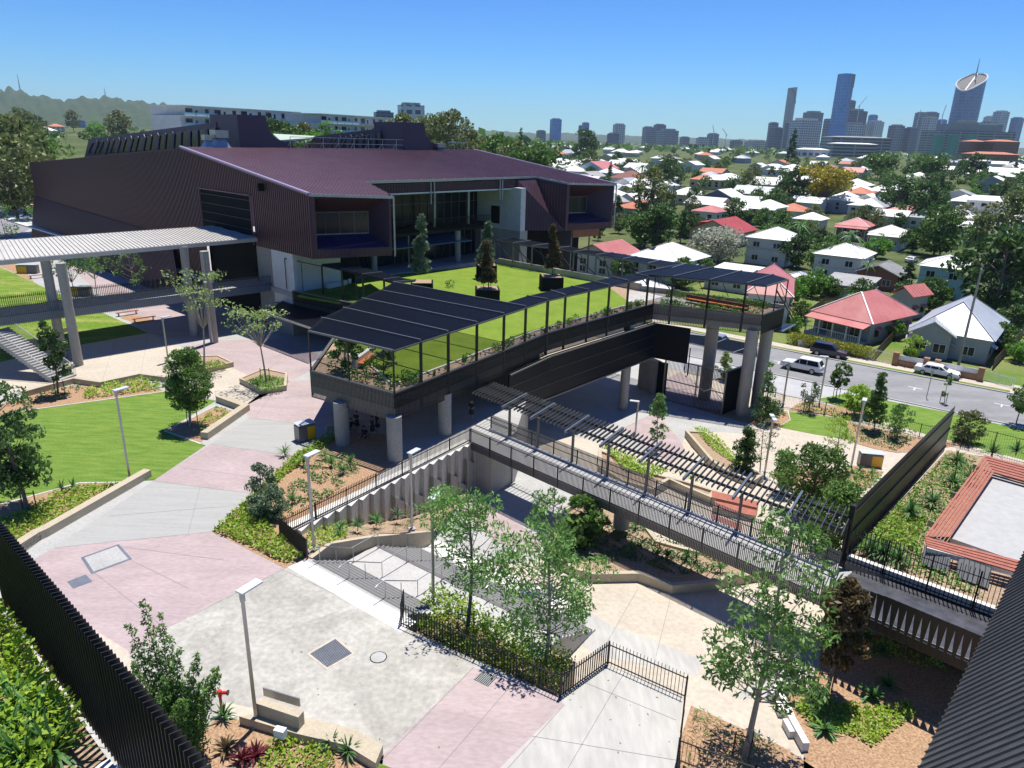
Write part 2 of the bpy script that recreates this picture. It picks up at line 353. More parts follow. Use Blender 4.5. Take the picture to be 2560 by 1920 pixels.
zone('lawn', [(0, 1040), (68, 1025), (411, 978), (541, 1002), (413, 1077), (503, 1110), (515, 1113), (385, 1201), (314, 1205), (198, 1207), (0, 1262), (-200, 1330), (-200, 1075)], lawnm)
zone('lawn', [(-300, 540), (0, 667), (100, 714), (250, 779), (370, 832), (202, 862), (0, 905), (-300, 960)], lawn_dry)
zone('planting_bed', [(0, 646), (45, 655), (85, 705), (98, 713), (0, 665), (-300, 538), (-300, 530)], mulch, .008)
zone('lawn', [(940, 1905), (1030, 1940), (1000, 2010), (900, 2010)], lawnm, .008)
# stair top strip
g = MB(); g.face([stp(-1.1, -1.35, .006), stp(8, -1.35, .006), stp(8, -.35, .006), stp(-.55, -.35, .006)], white_edge); struct(g.build('pavement'))
# road on the far left with markings
zone('road', [(-300, 560), (0, 470), (80, 432), (110, 445), (90, 500), (100, 560), (-300, 760)], asphalt)
zone('pavement', [(-300, 500), (0, 448), (76, 424), (84, 432), (0, 470), (-300, 562)], conc_pale, .008)
g = MB()
for a, b, c, d in (((40, 478), (88, 458), (90, 463), (42, 483)), ((0, 508), (60, 486), (62, 489), (0, 512)), ((0, 525), (70, 503), (72, 506), (0, 530)), ((20, 548), (80, 525), (82, 528), (22, 552))):
    g.face([P(*q, .012) for q in (a, b, c, d)], whitep)
struct(g.build('road_marking'))
zone('planting_bed', [(55, 520), (88, 507), (95, 525), (60, 540)], mulch, .012)
# lower level zones
zone('pavement', [(1060, 1365), (1110, 1230), (1210, 1150), (1290, 1090), (1465, 1235), (1415, 1275), (1368, 1375), (1350, 1400), (1252, 1412)], conc_grey, .004, True)
zone('pavement', [(1120, 1255), (1210, 1245), (1350, 1350), (1340, 1395), (1230, 1350)], conc_pink, .008, True)
zone('pavement', [(1300, 1060), (1400, 960), (1560, 880), (1700, 960), (1905, 1035), (1870, 1085), (1800, 1080), (1718, 1077), (1690, 1150), (1560, 1120)], conc_grey, .004, True)
zone('pavement', [(1600, 1110), (1560, 1070), (1640, 1030), (1700, 1100), (1715, 1130), (1680, 1160)], conc_pink, .008, True)
zone('pavement', [(1640, 960), (1700, 930), (1830, 1010), (1805, 1050), (1700, 1030)], conc_pink, .008, True)
zone('pavement', [(1430, 1500), (1520, 1560), (1760, 1650), (1740, 1690), (1500, 1640), (1330, 1540)], conc_pale, .004, True)
zone('pavement', [(2052, 1663), (2098, 1588), (2235, 1588), (2190, 1568), (2095, 1556), (1990, 1640), (1830, 1745), (1932, 1745)], conc_pale, .004, True)
# street
g = MB(); drape(g, [st(91.1, -130), st(91.1, 300), st(103.6, 300), st(103.6, -130)], .004, asphalt); struct(g.build('road'))
g = MB(); drape(g, [st(84.0, -40), st(83.6, 200), st(90.95, 200), st(90.95, -40)], .012, paver); struct(g.build('footpath'))
g = MB()
for s0, s1 in ((90.95, 91.12), (103.6, 103.8)): g.prism([st(s0, -60), st(s0, 160), st(s1, 160), st(s1, -60)], -6.4, -6.17, kerbm)
struct(g.build('kerb'))
g = MB(); drape(g, [st(103.8, -60), st(103.8, 160), st(105, 160), st(105, -60)], .03, yardm); drape(g, [st(107, -60), st(107, 160), st(150, 160), st(150, -60)], .0, yardm); struct(g.build('verge'))
g = MB(); drape(g, [st(105, -60), st(105, 160), st(107, 160), st(107, -60)], .035, conc_cream)
for t in (-2, 17.5, 31): drape(g, [st(103.7, t), st(103.7, t+4.5), st(108, t+4.5), st(108, t)], .04, conc_cream)
struct(g.build('footpath'))
g = MB()
for x, y in ((2288, 970), (2505, 1012), (2030, 925), (1950, 905)):
    p = G(x, y); s = S(p.x, p.y); t = p.x*TD.x+p.y*TD.y
    drape(g, [st(s, t-.8), st(s, t+.8), st(s+.15, t+.8), st(s+.15, t-.8)], .01, whitep)
    drape(g, [st(s-1, t-.07), st(s-1, t+.07), st(s, t+.07), st(s, t-.07)], .01, whitep)
struct(g.build('road_marking'))
zone('lawn', [(1972, 1028), (2115, 1048), (2122, 1075), (2125, 1100), (2037, 1086), (1945, 1068), (1977, 1050)], lawnm, .02, True)
zone('lawn', [(2040, 998), (2110, 985), (2224, 1003), (2363, 1030), (2560, 1075), (2900, 1150), (2900, 1230), (2560, 1150), (2330, 1090), (2150, 1035)], lawnm, .02, True)
zone('planting_bed', [(2113, 1053), (2290, 1093), (2420, 1110), (2300, 1130), (2240, 1132), (2185, 1122), (2135, 1108), (2127, 1085)], mulch, .03, True)
zone('planting_bed', [(1972, 1026), (1990, 1012), (2020, 1003), (2160, 1030), (2150, 1048)], mulch, .03, True)
zone('planting_bed', [(1720, 1015), (1905, 1038), (1968, 1028), (1975, 1048), (1940, 1070), (1895, 1066), (1800, 1040)], mulch, .015, True)
zone('planting_bed', [(2080, 1180), (2140, 1165), (2210, 1180), (2170, 1220), (2100, 1225), (2000, 1250), (1930, 1190), (1960, 1160)], mulch, .03, True)
# ================================================================ low walls and planters
def lowwall(name, label, pts, w, z0, z1, m=conc_wall, cat='wall', closed=False):
    mb = MB(); pts = [Vector((p[0], p[1], 0)) for p in pts]; n = len(pts); L = []; Rr = []
    for i, p in enumerate(pts):
        a = pts[i-1] if (i > 0 or closed) else None; b = pts[(i+1) % n] if (i < n-1 or closed) else None
        d1 = (p-a).normalized() if a is not None else None; d2 = (b-p).normalized() if b is not None else None
        if d1 is None: d1 = d2
        if d2 is None: d2 = d1
        n1 = Vector((-d1.y, d1.x, 0)); n2 = Vector((-d2.y, d2.x, 0)); k = (n1+n2)
        k = k/max(.35, k.dot(n1)); L.append(p+k*w/2); Rr.append(p-k*w/2)
    zz = (lambda p: z1(p)) if hasattr(z1, '__call__') else (lambda p: z1)
    z0f = (lambda p: z0(p)) if hasattr(z0, '__call__') else (lambda p: z0)
    m_ = n if closed else n-1
    for i in range(m_):
        j = (i+1) % n; a, b, c, d = Rr[i], Rr[j], L[j], L[i]
        t = [(q.x, q.y, zz(q)) for q in (a, b, c, d)]; u = [(q.x, q.y, z0f(q)) for q in (a, b, c, d)]
        fs = [(4, 5, 6, 7), (0, 1, 5, 4), (2, 3, 7, 6)]
        if not closed and i == 0: fs.append((3, 0, 4, 7))
        if not closed and i == m_-1: fs.append((1, 2, 6, 5))
        mb.add(u+t, fs, m)
    o = mb.build(name, origin=(pts[0].x, pts[0].y, z0f(pts[0]))); return tag(o, label, cat)
lowwall('bench_wall', 'long low concrete bench wall beside the lime ground cover, with lettering at its near end', [P(371, 1190), P(116, 1337), P(92, 1348), P(30, 1388)], .55, 0, .5)
lowwall('planter_wall', 'zigzag cream low wall between the sunny path and the planted strip', [P(60, 992), P(187, 957), P(253, 967), P(351, 946), P(405, 953), P(470, 962)], .35, 0, .5)
lowwall('bench_wall', 'L-shaped concrete bench wall around the bed of the round leafy tree', [P(548, 1003), P(614, 1027), P(512, 1098)], .6, 0, .55)
bx = [P(*q) for q in ((603, 958), (660, 933), (717, 945), (714, 976), (655, 985))]
lowwall('planter_wall', 'five-sided concrete planter holding the bare-stemmed umbrella tree', bx, .22, 0, .5, closed=True, cat='planter')
bx2 = [P(*q) for q in ((440, 919), (475, 903), (546, 900), (581, 917), (518, 932))]
lowwall('planter_wall', 'low concrete planter under the tall thin tree by the covered walkway', bx2, .22, 0, .5, closed=True, cat='planter')
g = MB(); g.prism(XY(bx), .1, .42, soil); struct(g.build('planting_bed')); g = MB(); g.prism(XY(bx2), .1, .42, soil); struct(g.build('planting_bed'))
zone('planting_bed', [(-200, 1340), (0, 1262), (198, 1210), (314, 1205), (360, 1190), (50, 1374), (-100, 1450)], mulch, .012)
zone('planting_bed', [(-200, 1070), (0, 1012), (62, 990), (187, 962), (253, 970), (351, 950), (411, 978), (68, 1025), (0, 1038)], mulch, .012)
zone('planting_bed', [(413, 1077), (541, 1016), (590, 1030), (510, 1098), (503, 1108)], mulch, .012)
g = MB()
for a, b in (((68, 1026), (411, 979)), ((413, 1078), (541, 1014)), ((413, 1078), (503, 1110)), ((0, 1262), (198, 1208)), ((198, 1208), (314, 1206)), ((0, 1040), (68, 1026))):
    a, b = P(*a), P(*b); g.wall(a, b, 0, .03, .16, kerbm)
struct(g.build('kerb'))
# front wall at the bottom of the picture
g = MB(); g.prism(XY([P(*q) for q in ((600, 1812), (745, 1856), (866, 1884), (940, 1930), (958, 1884), (894, 1846), (780, 1818), (650, 1806))]), 0, .42, conc_wall)
tag(g.build('bench_wall', origin=P(780, 1830)), 'low concrete bench wall in front of the grated drain, along the mulch bed', 'wall')
t = thing('sign_block', 'thick upright concrete slab with thin sign plate and white box beside the front lamp', 'sign', P(700, 1812))
a, b = P(652, 1802), P(757, 1838); g = MB(); g.wall(a, b, .0, 1.02, .34, conc_wall); g.build('slab', t)
a2, b2 = P(664, 1776), P(754, 1804); g = MB(); g.wall(a2, b2, .75, 1.15, .05, steel); g.build('sign_plate', t)
g = MB(); q = P(702, 1842, .42); g.box((q.x, q.y, .62), (.42, .26, .36), whitep, rz=-.25); g.build('meter_box', t)
zone('planting_bed', [(540, 1795), (600, 1800), (745, 1852), (866, 1880), (940, 1930), (940, 2050), (500, 2080), (420, 1990), (480, 1860)], mulch, .02)
zone('pavement', [(560, 1755), (650, 1775), (652, 1806), (600, 1812), (540, 1795)], conc_cream, .016)
# stair and its landing
g = MB(); z = 0.
def trd(e0, e1, d0, d1, zt): g.prism(XY([stp(e0, d0), stp(e1, d0), stp(e1, d1), stp(e0, d1)]), -3.1, zt, step_mat)
for i in range(7): trd(0, 7.2+i*.05, i*.335, (i+1)*.335, -.171*(i+1))
trd(0, 13.2, 7*.335, 4.5, -1.2-.02)
for i in range(10): trd(0+i*.04, 13.2, 4.5+i*.345, 4.5+(i+1)*.345, -1.2-.17*(i+1))
s_ = tag(g.build('staircase', origin=stp(0, 0)), 'wide two-flight concrete staircase descending to the lower plaza beside the garden wall', 'stairs')
g = MB(); o0 = stp(0, 0)
def edge_strip(e0, e1, d, z): g.face([p-o0 for p in (stp(e0, d-.17, z), stp(e1, d-.17, z), stp(e1, d-.02, z), stp(e0, d-.02, z))], darkstrip)  # dark strip along the outer edge of a tread
for i in range(7): edge_strip(0, 7.2, i*.335, -.171*i+.006)
for i in range(10): edge_strip(0, 13.2, 4.5+i*.345, -1.214+.0-.17*i+.02+(0 if i else 0))
g.build('tread_strip', s_, origin=(0, 0, 0))
g = MB(); g.face([stp(0.5, 7.95, -2.99), stp(11, 7.95, -2.99), stp(11, 9.3, -2.99), stp(.5, 9.3, -2.99)], white_edge); struct(g.build('pavement'))
# handrails
hr = []
for k, (e, lab) in enumerate(((.35, 'steel stair handrail against the low garden wall'), (2.7, 'steel stair handrail second from the garden wall'), (5.4, 'steel stair handrail third from the garden wall'), (8.6, 'steel stair handrail on the lower flight behind the leafy tree'), (11.6, 'steel stair handrail furthest right on the lower flight'))):
    t = thing('handrail', lab, 'handrail', stp(e, 0), 'handrails on the wide stairs')
    pr = [(-.35, 0), (0.1, 0), (2.3, -1.2), (4.4, -1.2), (7.9, -2.95), (8.5, -2.95)]
    if k > 2: pr = pr[3:]
    g = MB()
    for off in (.95,):
        pts = [stp(e, d, z+off) for d, z in pr]
        d0, z0 = pr[0]; pts = [stp(e, d0-.15, z0+off-.25), stp(e, d0-.18, z0+off-.05)]+pts
        d0, z0 = pr[-1]; pts += [stp(e, d0+.15, z0+off-.08), stp(e, d0+.12, z0+off-.28)]
        g.tube(pts, .028, steel, 6)
    g.build('rail', t)
    for d, z in ((.1, -.1), (1.2, -.7), (2.4, -1.2), (4.3, -1.2), (5.5, -1.9), (6.8, -2.5), (8.2, -2.95)):
        if k > 2 and d < 4: continue
        g = MB(); g.tube([stp(e, d, z-.1), stp(e, d, z+.93)], .022, steel, 6); g.build('post', t)
# garden wall left of the stair, sloped bed, zigzag retaining wall
gw = [P(781, 1395, 0), P(829, 1359, .0), P(933, 1342, -.55), P(1000, 1336, -1.2), P(1078, 1329, -2.1)]
g = MB(); n = len(gw)
for i in range(n-1):
    a, b = gw[i], gw[i+1]; d = (b-a); d.z = 0; d.normalize(); o_ = Vector((-d.y, d.x, 0))*.25
    g.add([(a.x, a.y, -3.1), (b.x, b.y, -3.1), (b.x+o_.x, b.y+o_.y, -3.1), (a.x+o_.x, a.y+o_.y, -3.1), a, b, b+o_, a+o_], BF, conc_wall)
tag(g.build('garden_wall', origin=gw[0]), 'low stepped-height cream wall between the stairs and the sloping garden', 'wall')
zz = [ZA, ZB]; zdir = (ZB-ZA); ZL = zdir.length; zdir.normalize(); zn = Vector((zdir.y, -zdir.x, 0))
bed = [(gw[0], 0), (gw[1], -.1), (gw[2], -.7), (gw[3], -1.35), (gw[4], -2.25)]
zb = [ZA+zn*.1, ZA+zdir*ZL*.2+zn*.1, ZA+zdir*ZL*.38+zn*.1, ZA+zdir*ZL*.6+zn*.1, ZB+zn*.1]
zh = [-.25, -1.2, -2.3, -3.4, -3.95]
g = MB()
for i in range(4):
    a, b = bed[i], bed[i+1]
    g.face([(a[0].x, a[0].y, a[1]-.08), (b[0].x, b[0].y, b[1]-.08), (zb[i+1].x, zb[i+1].y, zh[i+1]), (zb[i].x, zb[i].y, zh[i])], soil)
g.face([(SA.x, SA.y, -.05), (gw[0].x, gw[0].y, -.08), (zb[0].x, zb[0].y, -.35), (K.x, K.y, -.1)], soil)
struct(g.build('planting_bed'))
def bedz(x, y):
    v = Vector((x, y, 0))-ZA; t = max(0, min(1, v.dot(zdir)/ZL)); return -.25-3.6*min(1, t*1.15)
g = MB(); N = 17
tooth = ZL/N; dp = .42
for i in range(N):
    a = ZA+zdir*(i*tooth); b = ZA+zdir*((i+1)*tooth); q = a+zn*dp; r = b+zn*.05
    g.prism(XY([a-zn*.3, b-zn*.3, r, q]), -4.4, -.02, conc_zig)
    if i < 3: continue
    zt = (-1.0, -1.9, -1.45, -2.5)[i % 4]
    g.prism(XY([a-zn*.3, b-zn*.3, b+zn*.34, a+zn*(dp+.04)]), -4.4, lambda p, a=a, zt=zt: zt-.75*max(0, (Vector((p[0], p[1], 0))-a).dot(zdir))/tooth, conc_zig)
a = ZB+zn*.2; b = Vector((Q1.x, Q1.y, 0)); d2 = (b-a); l2 = d2.length; d2.normalize(); n2 = Vector((d2.y, -d2.x, 0))
for i in range(8):
    p = a+d2*(i*l2/8); q = a+d2*((i+1)*l2/8); g.prism(XY([p-n2*.4, q-n2*.4, q+n2*.05, p+n2*.38]), -4.6, -.45, conc_zig)
tag(g.build('retaining_wall', origin=ZA), 'tall zigzag concrete retaining wall stepping down from the fence to the lower plaza', 'wall')
# garden on the upper level by the deck columns
zone('planting_bed', [(532, 1329), (555, 1310), (634, 1235), (739, 1139), (850, 1080), (960, 1085), (1010, 1140), (900, 1225), (745, 1318), (697, 1340), (768, 1397), (712, 1421)], mulch, .012)
g = MB(); g.wall(ZA+Vector((-.5, .1, 0)), ZB+Vector((-.3, 0, 0)), 0, .09, .55, white_edge); struct(g.build('kerb'))
lowwall('bench_wall', 'short concrete seat wall behind the bin under the garden deck', [P(815, 1078), P(852, 1072), P(905, 1060)], .4, 0, .45)
# lower planters
def planter(name, label, pxs, zt, zbed, w=.35, low=True):
    q = [G(x, y, zt) for x, y in pxs]; q = XY(q); c = (sum(p[0] for p in q)/len(q), sum(p[1] for p in q)/len(q))
    zf = lambda p: zl(p[0], p[1])+zt
    lowwall(name, label, q, w, lambda p: zl(p[0], p[1])-.2, zf, closed=True, cat='planter')
    mb = MB(); drape(mb, q, zbed, soil); struct(mb.build('planting_bed')); return q
PLA = planter('planter_wall', 'large angular cream planter under the middle of the footbridge', [(1368, 1373), (1437, 1418), (1482, 1432), (1596, 1430), (1681, 1460), (1763, 1453), (1850, 1437), (1920, 1425), (1860, 1400), (1795, 1388), (1700, 1367), (1643, 1351), (1607, 1304), (1560, 1262), (1457, 1232), (1415, 1275)], .62, .45)
PLB = planter('planter_wall', 'wedge-shaped cream planter with lime ground cover beside the pale paving', [(1718, 1077), (1762, 1079), (1808, 1112), (1850, 1160), (1905, 1185), (1880, 1200), (1813, 1172), (1782, 1151)], .7, .55, .3)
PLC = planter('planter_wall', 'cream planter strip behind the footbridge railing, full of yellow-green plants', [(1500, 1125), (1570, 1150), (1640, 1185), (1719, 1205), (1785, 1226), (1775, 1240), (1715, 1215), (1672, 1195), (1630, 1220), (1560, 1200), (1500, 1165)], .8, .6, .3)
zone('planting_bed', [(1952, 1747), (2025, 1715), (2050, 1662), (2098, 1590), (2238, 1590), (2420, 1660), (2700, 1800), (2700, 2050), (2040, 2020), (2009, 1920), (2010, 1875)], mulch, .03, True)
zone('planting_bed', [(1728, 1765), (1853, 1822), (1960, 1870), (2080, 1950), (2000, 2050), (1690, 2050), (1700, 1850)], mulch, .03, True)
# white stepped wall by the lower garden
t = [G(*q) for q in ((1937, 1742), (1958, 1775), (1975, 1815), (2012, 1880))]
g = MB()
for i in range(3):
    a, b = t[i], t[i+1]; g.wall(a, b, -3.1, -2.5+.0*i, .3, white_edge)
    m = lerp(a, b, .5); g.wall(a+Vector((-.25, 0, 0)), m+Vector((-.25, 0, 0)), -3.1, -2.62, .3, white_edge)
tag(g.build('kerb_wall', origin=t[0]), 'white notched kerb wall edging the mulch garden under the dark building', 'wall')
# amphitheatre seats
for k, (a, b, c, d) in enumerate((((1780, 1226), (1897, 1256), (1893, 1268), (1780, 1240)), ((1787, 1252), (1892, 1276), (1889, 1289), (1783, 1266)), ((1778, 1284), (1854, 1311), (1852, 1324), (1776, 1297)))):
    z = (.9, .6, .3)[k]; q = [G(*p, z) for p in (a, b, c, d)]
    t = thing('bench', ('uppermost', 'middle', 'lowest')[k]+' red timber bench of the stepped seating behind the footbridge', 'bench', (q[0].x, q[0].y, q[0].z-z), 'timber benches of the stepped seating')
    g = MB(); g.prism(XY(q), q[0].z-.07, q[0].z, timber); g.build('seat', t)
    g = MB(); g.prism(XY(q), q[0].z-z-.1, q[0].z-.07, conc_wall); g.build('plinth', t)
# saw-cut joints and stains in the paving
g = MB(); jm = M_('paving joint', (.21, .20, .185), rough=.9)
def joint(a, b, w_=.010, z=.0105):
    a, b = P(*a, z), P(*b, z); d = (b-a).normalized(); n = Vector((-d.y, d.x, 0))*w_; g.face([a-n, b-n, b+n, a+n], jm)
for q in (((136, 1369), (532, 1329)), ((383, 1202), (630, 1234)), ((525, 1111), (739, 1139)), ((623, 1044), (800, 1066)), ((427, 1565), (712, 1421)), ((1184, 1668), (955, 1900)), ((1410, 1762), (1235, 1960)), ((700, 1421), (1000, 1560)),
          ((1290, 1700), (1080, 1940)), ((1460, 1705), (1690, 1800)), ((1330, 1840), (1690, 1900)), ((1560, 1682), (1420, 1920)), ((234, 1430), (400, 1560)), ((321, 1397), (470, 1470)), ((292, 1365), (560, 1400)),
          ((202, 862), (133, 966)), ((370, 832), (351, 942)), ((455, 868), (420, 948)), ((290, 848), (253, 960)), ((583, 920), (480, 985)), ((640, 950), (700, 900)), ((455, 868), (560, 850)), ((660, 1000), (790, 985)), ((700, 960), (640, 1040)), ((700, 850), (900, 900)), ((620, 800), (760, 900)), ((460, 1170), (690, 1200)), ((270, 1290), (610, 1262)), ((470, 1335), (500, 1218))): joint(*q)
struct(g.build('paving_joint'))
g = MB()
for q in (((1480, 1450), (1400, 1560)), ((1596, 1470), (1500, 1640)), ((1680, 1480), (1640, 1640)), ((1760, 1560), (1850, 1700)), ((1250, 1412), (1420, 1500)), ((1100, 1300), (1260, 1200)), ((1160, 1370), (1330, 1260)), ((1960, 1090), (1930, 1160)), ((2060, 1100), (2030, 1190)), ((1720, 990), (1560, 1070))):
    a, b = G(*q[0], .012), G(*q[1], .012); n_ = 6
    for i in range(n_):
        p, r = lerp(a, b, i/n_), lerp(a, b, (i+1)/n_); p.z = zl(p.x, p.y)+.012; r.z = zl(r.x, r.y)+.012; d = (r-p).normalized(); n = Vector((-d.y, d.x, 0)).normalized()*.011; g.face([p-n, r-n, r+n, p+n], jm)
struct(g.build('paving_joint'))
RSl = random.Random(4); g = MB(); lm = M_('fallen leaf', (.22, .10, .04), rough=.8, c2=(.10, .14, .03), scale=.5)
for i in range(150):
    x, y = RSl.uniform(300, 1690), RSl.uniform(1150, 1915); 
    if not inpoly((x, y), [(427, 1565), (712, 1421), (1000, 1565), (1398, 1744), (1515, 1660), (1706, 1742), (1690, 1920), (960, 1910), (900, 1800), (640, 1760), (500, 1690)]): continue
    p = P(x, y, .02); t_ = RSl.uniform(0, 6.3); d = Vector((math.cos(t_), math.sin(t_), .1))*RSl.uniform(.03, .075); n = Vector((-d.y, d.x, .0))*.35; g.face([p-d, p-n, p+d, p+n], lm)
stuff(g.build('leaf_litter'), 'scattered dry leaves on the worn concrete and pale paving', 'leaf litter')
# gratings and lids
def lid(name, label, pxs, m, fr=None, cat='drain cover', rows=0):
    q = px(pxs, .016); mb = MB()
    if fr:
        c = sum(q, Vector())/4; o = [c+(p-c)*1.17 for p in q]; mb.face([(p.x, p.y, .013) for p in o], fr)
    if rows:
        mb.face(q, darkvoid)
        for i in range(rows):
            t0 = (i+.15)/rows; t1 = (i+.7)/rows; mb.face([lerp(q[0], q[3], t0)+Vector((0, 0, .006)), lerp(q[1], q[2], t0)+Vector((0, 0, .006)), lerp(q[1], q[2], t1)+Vector((0, 0, .006)), lerp(q[0], q[3], t1)+Vector((0, 0, .006))], m)
    else: mb.face(q, m)
    c = sum(q, Vector())/4; tag(mb.build(name, origin=(c.x, c.y, 0)), label, cat)
lid('drain_grate', 'large square steel drain grate with a cream border in the worn concrete', [(775, 1634), (838, 1597), (880, 1633), (818, 1668)], steel, conc_cream, rows=16)
lid('drain_grate', 'small steel grate in the pink paving under the tree shadow', [(1184, 1698), (1206, 1677), (1243, 1692), (1220, 1716)], steel, rows=9)
lid('pit_cover', 'larger rectangular steel pit cover in the pink paving', [(211, 1394), (292, 1365), (321, 1397), (234, 1429)], conc_grey, steel, 'pit cover')
lid('pit_cover', 'smaller rectangular steel pit cover in the pink paving', [(168, 1454), (214, 1436), (231, 1453), (183, 1471)], steel, None, 'pit cover')
lid('pit_cover', 'blue-grey pit cover in the cream strip beside the tall dark fence', [(198, 1562), (213, 1555), (230, 1572), (212, 1578)], steel, None, 'pit cover')
lid('pit_cover', 'steel pit cover with white box edge behind the left shrubbery', [(2222, 1118), (2240, 1115), (2246, 1121), (2228, 1124)], steel, None, 'pit cover') if False else None
g = MB(); c = P(946, 1643, .014); g.add([(c.x+.38*math.cos(k*math.pi/12), c.y+.38*math.sin(k*math.pi/12), .014) for k in range(24)], [tuple(range(24))], darkvoid); g.add([(c.x+.34*math.cos(k*math.pi/12), c.y+.34*math.sin(k*math.pi/12), .02) for k in range(24)], [tuple(range(24))], conc_grey)
tag(g.build('manhole_cover', origin=(c.x, c.y, 0)), 'round manhole cover in the worn concrete right of the large grate', 'manhole cover')
# ================================================================ fences
def fence(name, label, pts, h, sp=.135, dep=.05, th=.014, m=darkm, post=2.4, rails=(.12, -.22), spike=False, group=None, cat='fence', lean=0.):
    pts = [Vector(p) for p in pts]; t = thing(name, label, cat, pts[0], group); g = MB(); r1 = MB(); r2 = MB()
    for a, b in zip(pts, pts[1:]):
        d = b-a; L = d.length; dh = Vector((d.x, d.y, 0)).normalized(); n = Vector((-dh.y, dh.x, 0)); k = max(1, int(L/sp))
        for i in range(k+1):
            p = a+d*(i/k); q0 = p-dh*th/2-n*dep/2; o = [q0, q0+dh*th, q0+dh*th+n*dep, q0+n*dep]; tz = Vector((0, 0, h))-n*lean*0
            if spike: g.add([*o, *[x+tz for x in o[:2]], *[x+tz+Vector((0, 0, -.09)) for x in o[2:]]], BF, m)
            else: g.add([*o, *[x+tz for x in o]], BF, m)
        for r, mb in zip(rails, (r1, r2)):
            z = Vector((0, 0, r if r > 0 else h+r)); mb.bar(a+z, b+z, .04, .04, m)
        if post:
            k = max(1, round(L/post))
            for i in range(k+1):
                p = a+d*(i/k); mb = MB(); mb.box((p.x, p.y, p.z+(h-.1)/2), (.06, .06, h-.1), m); mb.build('post', t)
    g.build('slat_panel', t); r1.build('rail', t); r2.build('rail', t); return t
fence('slat_fence', 'dark slatted fence along the top of the zigzag retaining wall', [P(704, 1341), P(1177, 1102)], 1.15)
fence('slat_fence', 'short dark slatted fence panel turning the corner beside the staircase head', [P(701, 1342), P(769, 1397)], 1.25, sp=.16, dep=.09)
fence('slat_fence', 'short dark fence return at the right end of the stair top', [P(1003, 1562), stp(6.9, -.1)], 1.2, sp=.16)
fence('slat_fence', 'dark slatted fence in front of the shrub planter by the two leafy trees', [P(1003, 1563), P(1399, 1743)], 1.25, sp=.15)
fence('slat_fence', 'dark slatted fence side panel between shrub planter and pale paving', [P(1402, 1743), P(1518, 1660)], 1.25, sp=.15)
fence('slat_fence', 'dark slatted fence facing the sunny cream path below', [P(1520, 1660), P(1712, 1746)], 1.25, sp=.16)
fence('slat_fence', 'dark slatted fence running toward the camera at the edge of the pale paving', [P(1711, 1750), P(1692, 1925), P(1690, 1990)], 1.25, sp=.16)
fence('slat_fence', 'spiked dark fence along the bottom edge in front of the lower garden', [P(1692, 1905), P(1880, 1975), P(2010, 2010), P(2400, 2045)], 1.25, sp=.15, spike=True)
# lower-level fences by the street
def low(l, dz=0.): return [G(x, y, dz) for x, y in l]
fence('spiked_fence', 'thin dark spiked fence between the school lawn and the street verge', low([(1912, 1003), (1958, 1020), (2113, 1048), (2297, 1094), (2420, 1124)]), 1.7, sp=.16, spike=True)
fence('spiked_fence', 'tall spiked fence behind the spiky terrace garden at right', [G(2400, 1118), G(2560, 1160), G(2700, 1200)], 2.6, sp=.2, spike=True)
# big near fence on the left with its ledge
FA, FB = P(-40, 1270, 15.), P(520, 1930, 15.)
FA0, FB0 = Vector((FA.x, FA.y, 12.75)), Vector((FB.x, FB.y, 12.75))
t = thing('blade_fence', 'tall black fence of broad upright blades in the lower left corner', 'fence', FA0)
g = MB(); d = FB0-FA0; L = d.length; d.normalize(); n = Vector((-d.y, d.x, 0)); k = int(L/.125)
for i in range(k+1):
    p = FA0+d*(i*.125); q = p-n*.06; o = [q-d*.008, q+d*.008, q+d*.008+n*.15, q-d*.008+n*.15]; z = Vector((0, 0, 2.25))
    g.add([*o, *[x+z for x in o[:2]], *[x+z-Vector((0, 0, .03)) for x in o[2:]]], BF, darkm)
g.build('blade_panel', t)
for z in (.12, 1.75): g = MB(); g.bar(FA0+Vector((0, 0, z))+n*.03, FB0+Vector((0, 0, z))+n*.03, .05, .05, darkm); g.build('rail', t)
for i in range(4):
    p = lerp(FA0, FB0, .08+i*.28)+n*.03; g = MB(); g.box((p.x, p.y, p.z+1.0), (.06, .06, 2.0), darkm); g.build('post', t)
led = [FA0-n*.1-d*3, FB0-n*.1+d*1, FB0-n*6+d*1, FA0-n*6-d*3]
g = MB(); g.prism(XY(led), 12.2, 12.7, soil, conc_form); struct(g.build('terrace'))
g = MB(); g.wall(lerp(FA0, FB0, .62)-n*.42, FB0-n*.42+d, 12.7, 12.86, .6, white_edge); struct(g.build('kerb'))
NEARF = (FA0, FB0, d, n)
# ================================================================ the purple hall
O_ = Vector((-21.4, 75.8, 0)); U_ = Vector((.677, .736, 0)); V_ = Vector((-.736, .677, 0))
def B(u, v, z=0.): return O_+U_*u+V_*v+Vector((0, 0, z))
def bxy(l): return [tuple(B(u, v).xy) for u, v in l]
hall = thing('school_hall', 'large dark purple ribbed metal hall with a long sloping roof and two boxed window bays', 'building', B(0, 0))
def ztop(v): return 15.9+v*(3.7/28.9) if v <= 28.9 else 19.6-(v-28.9)*.0665
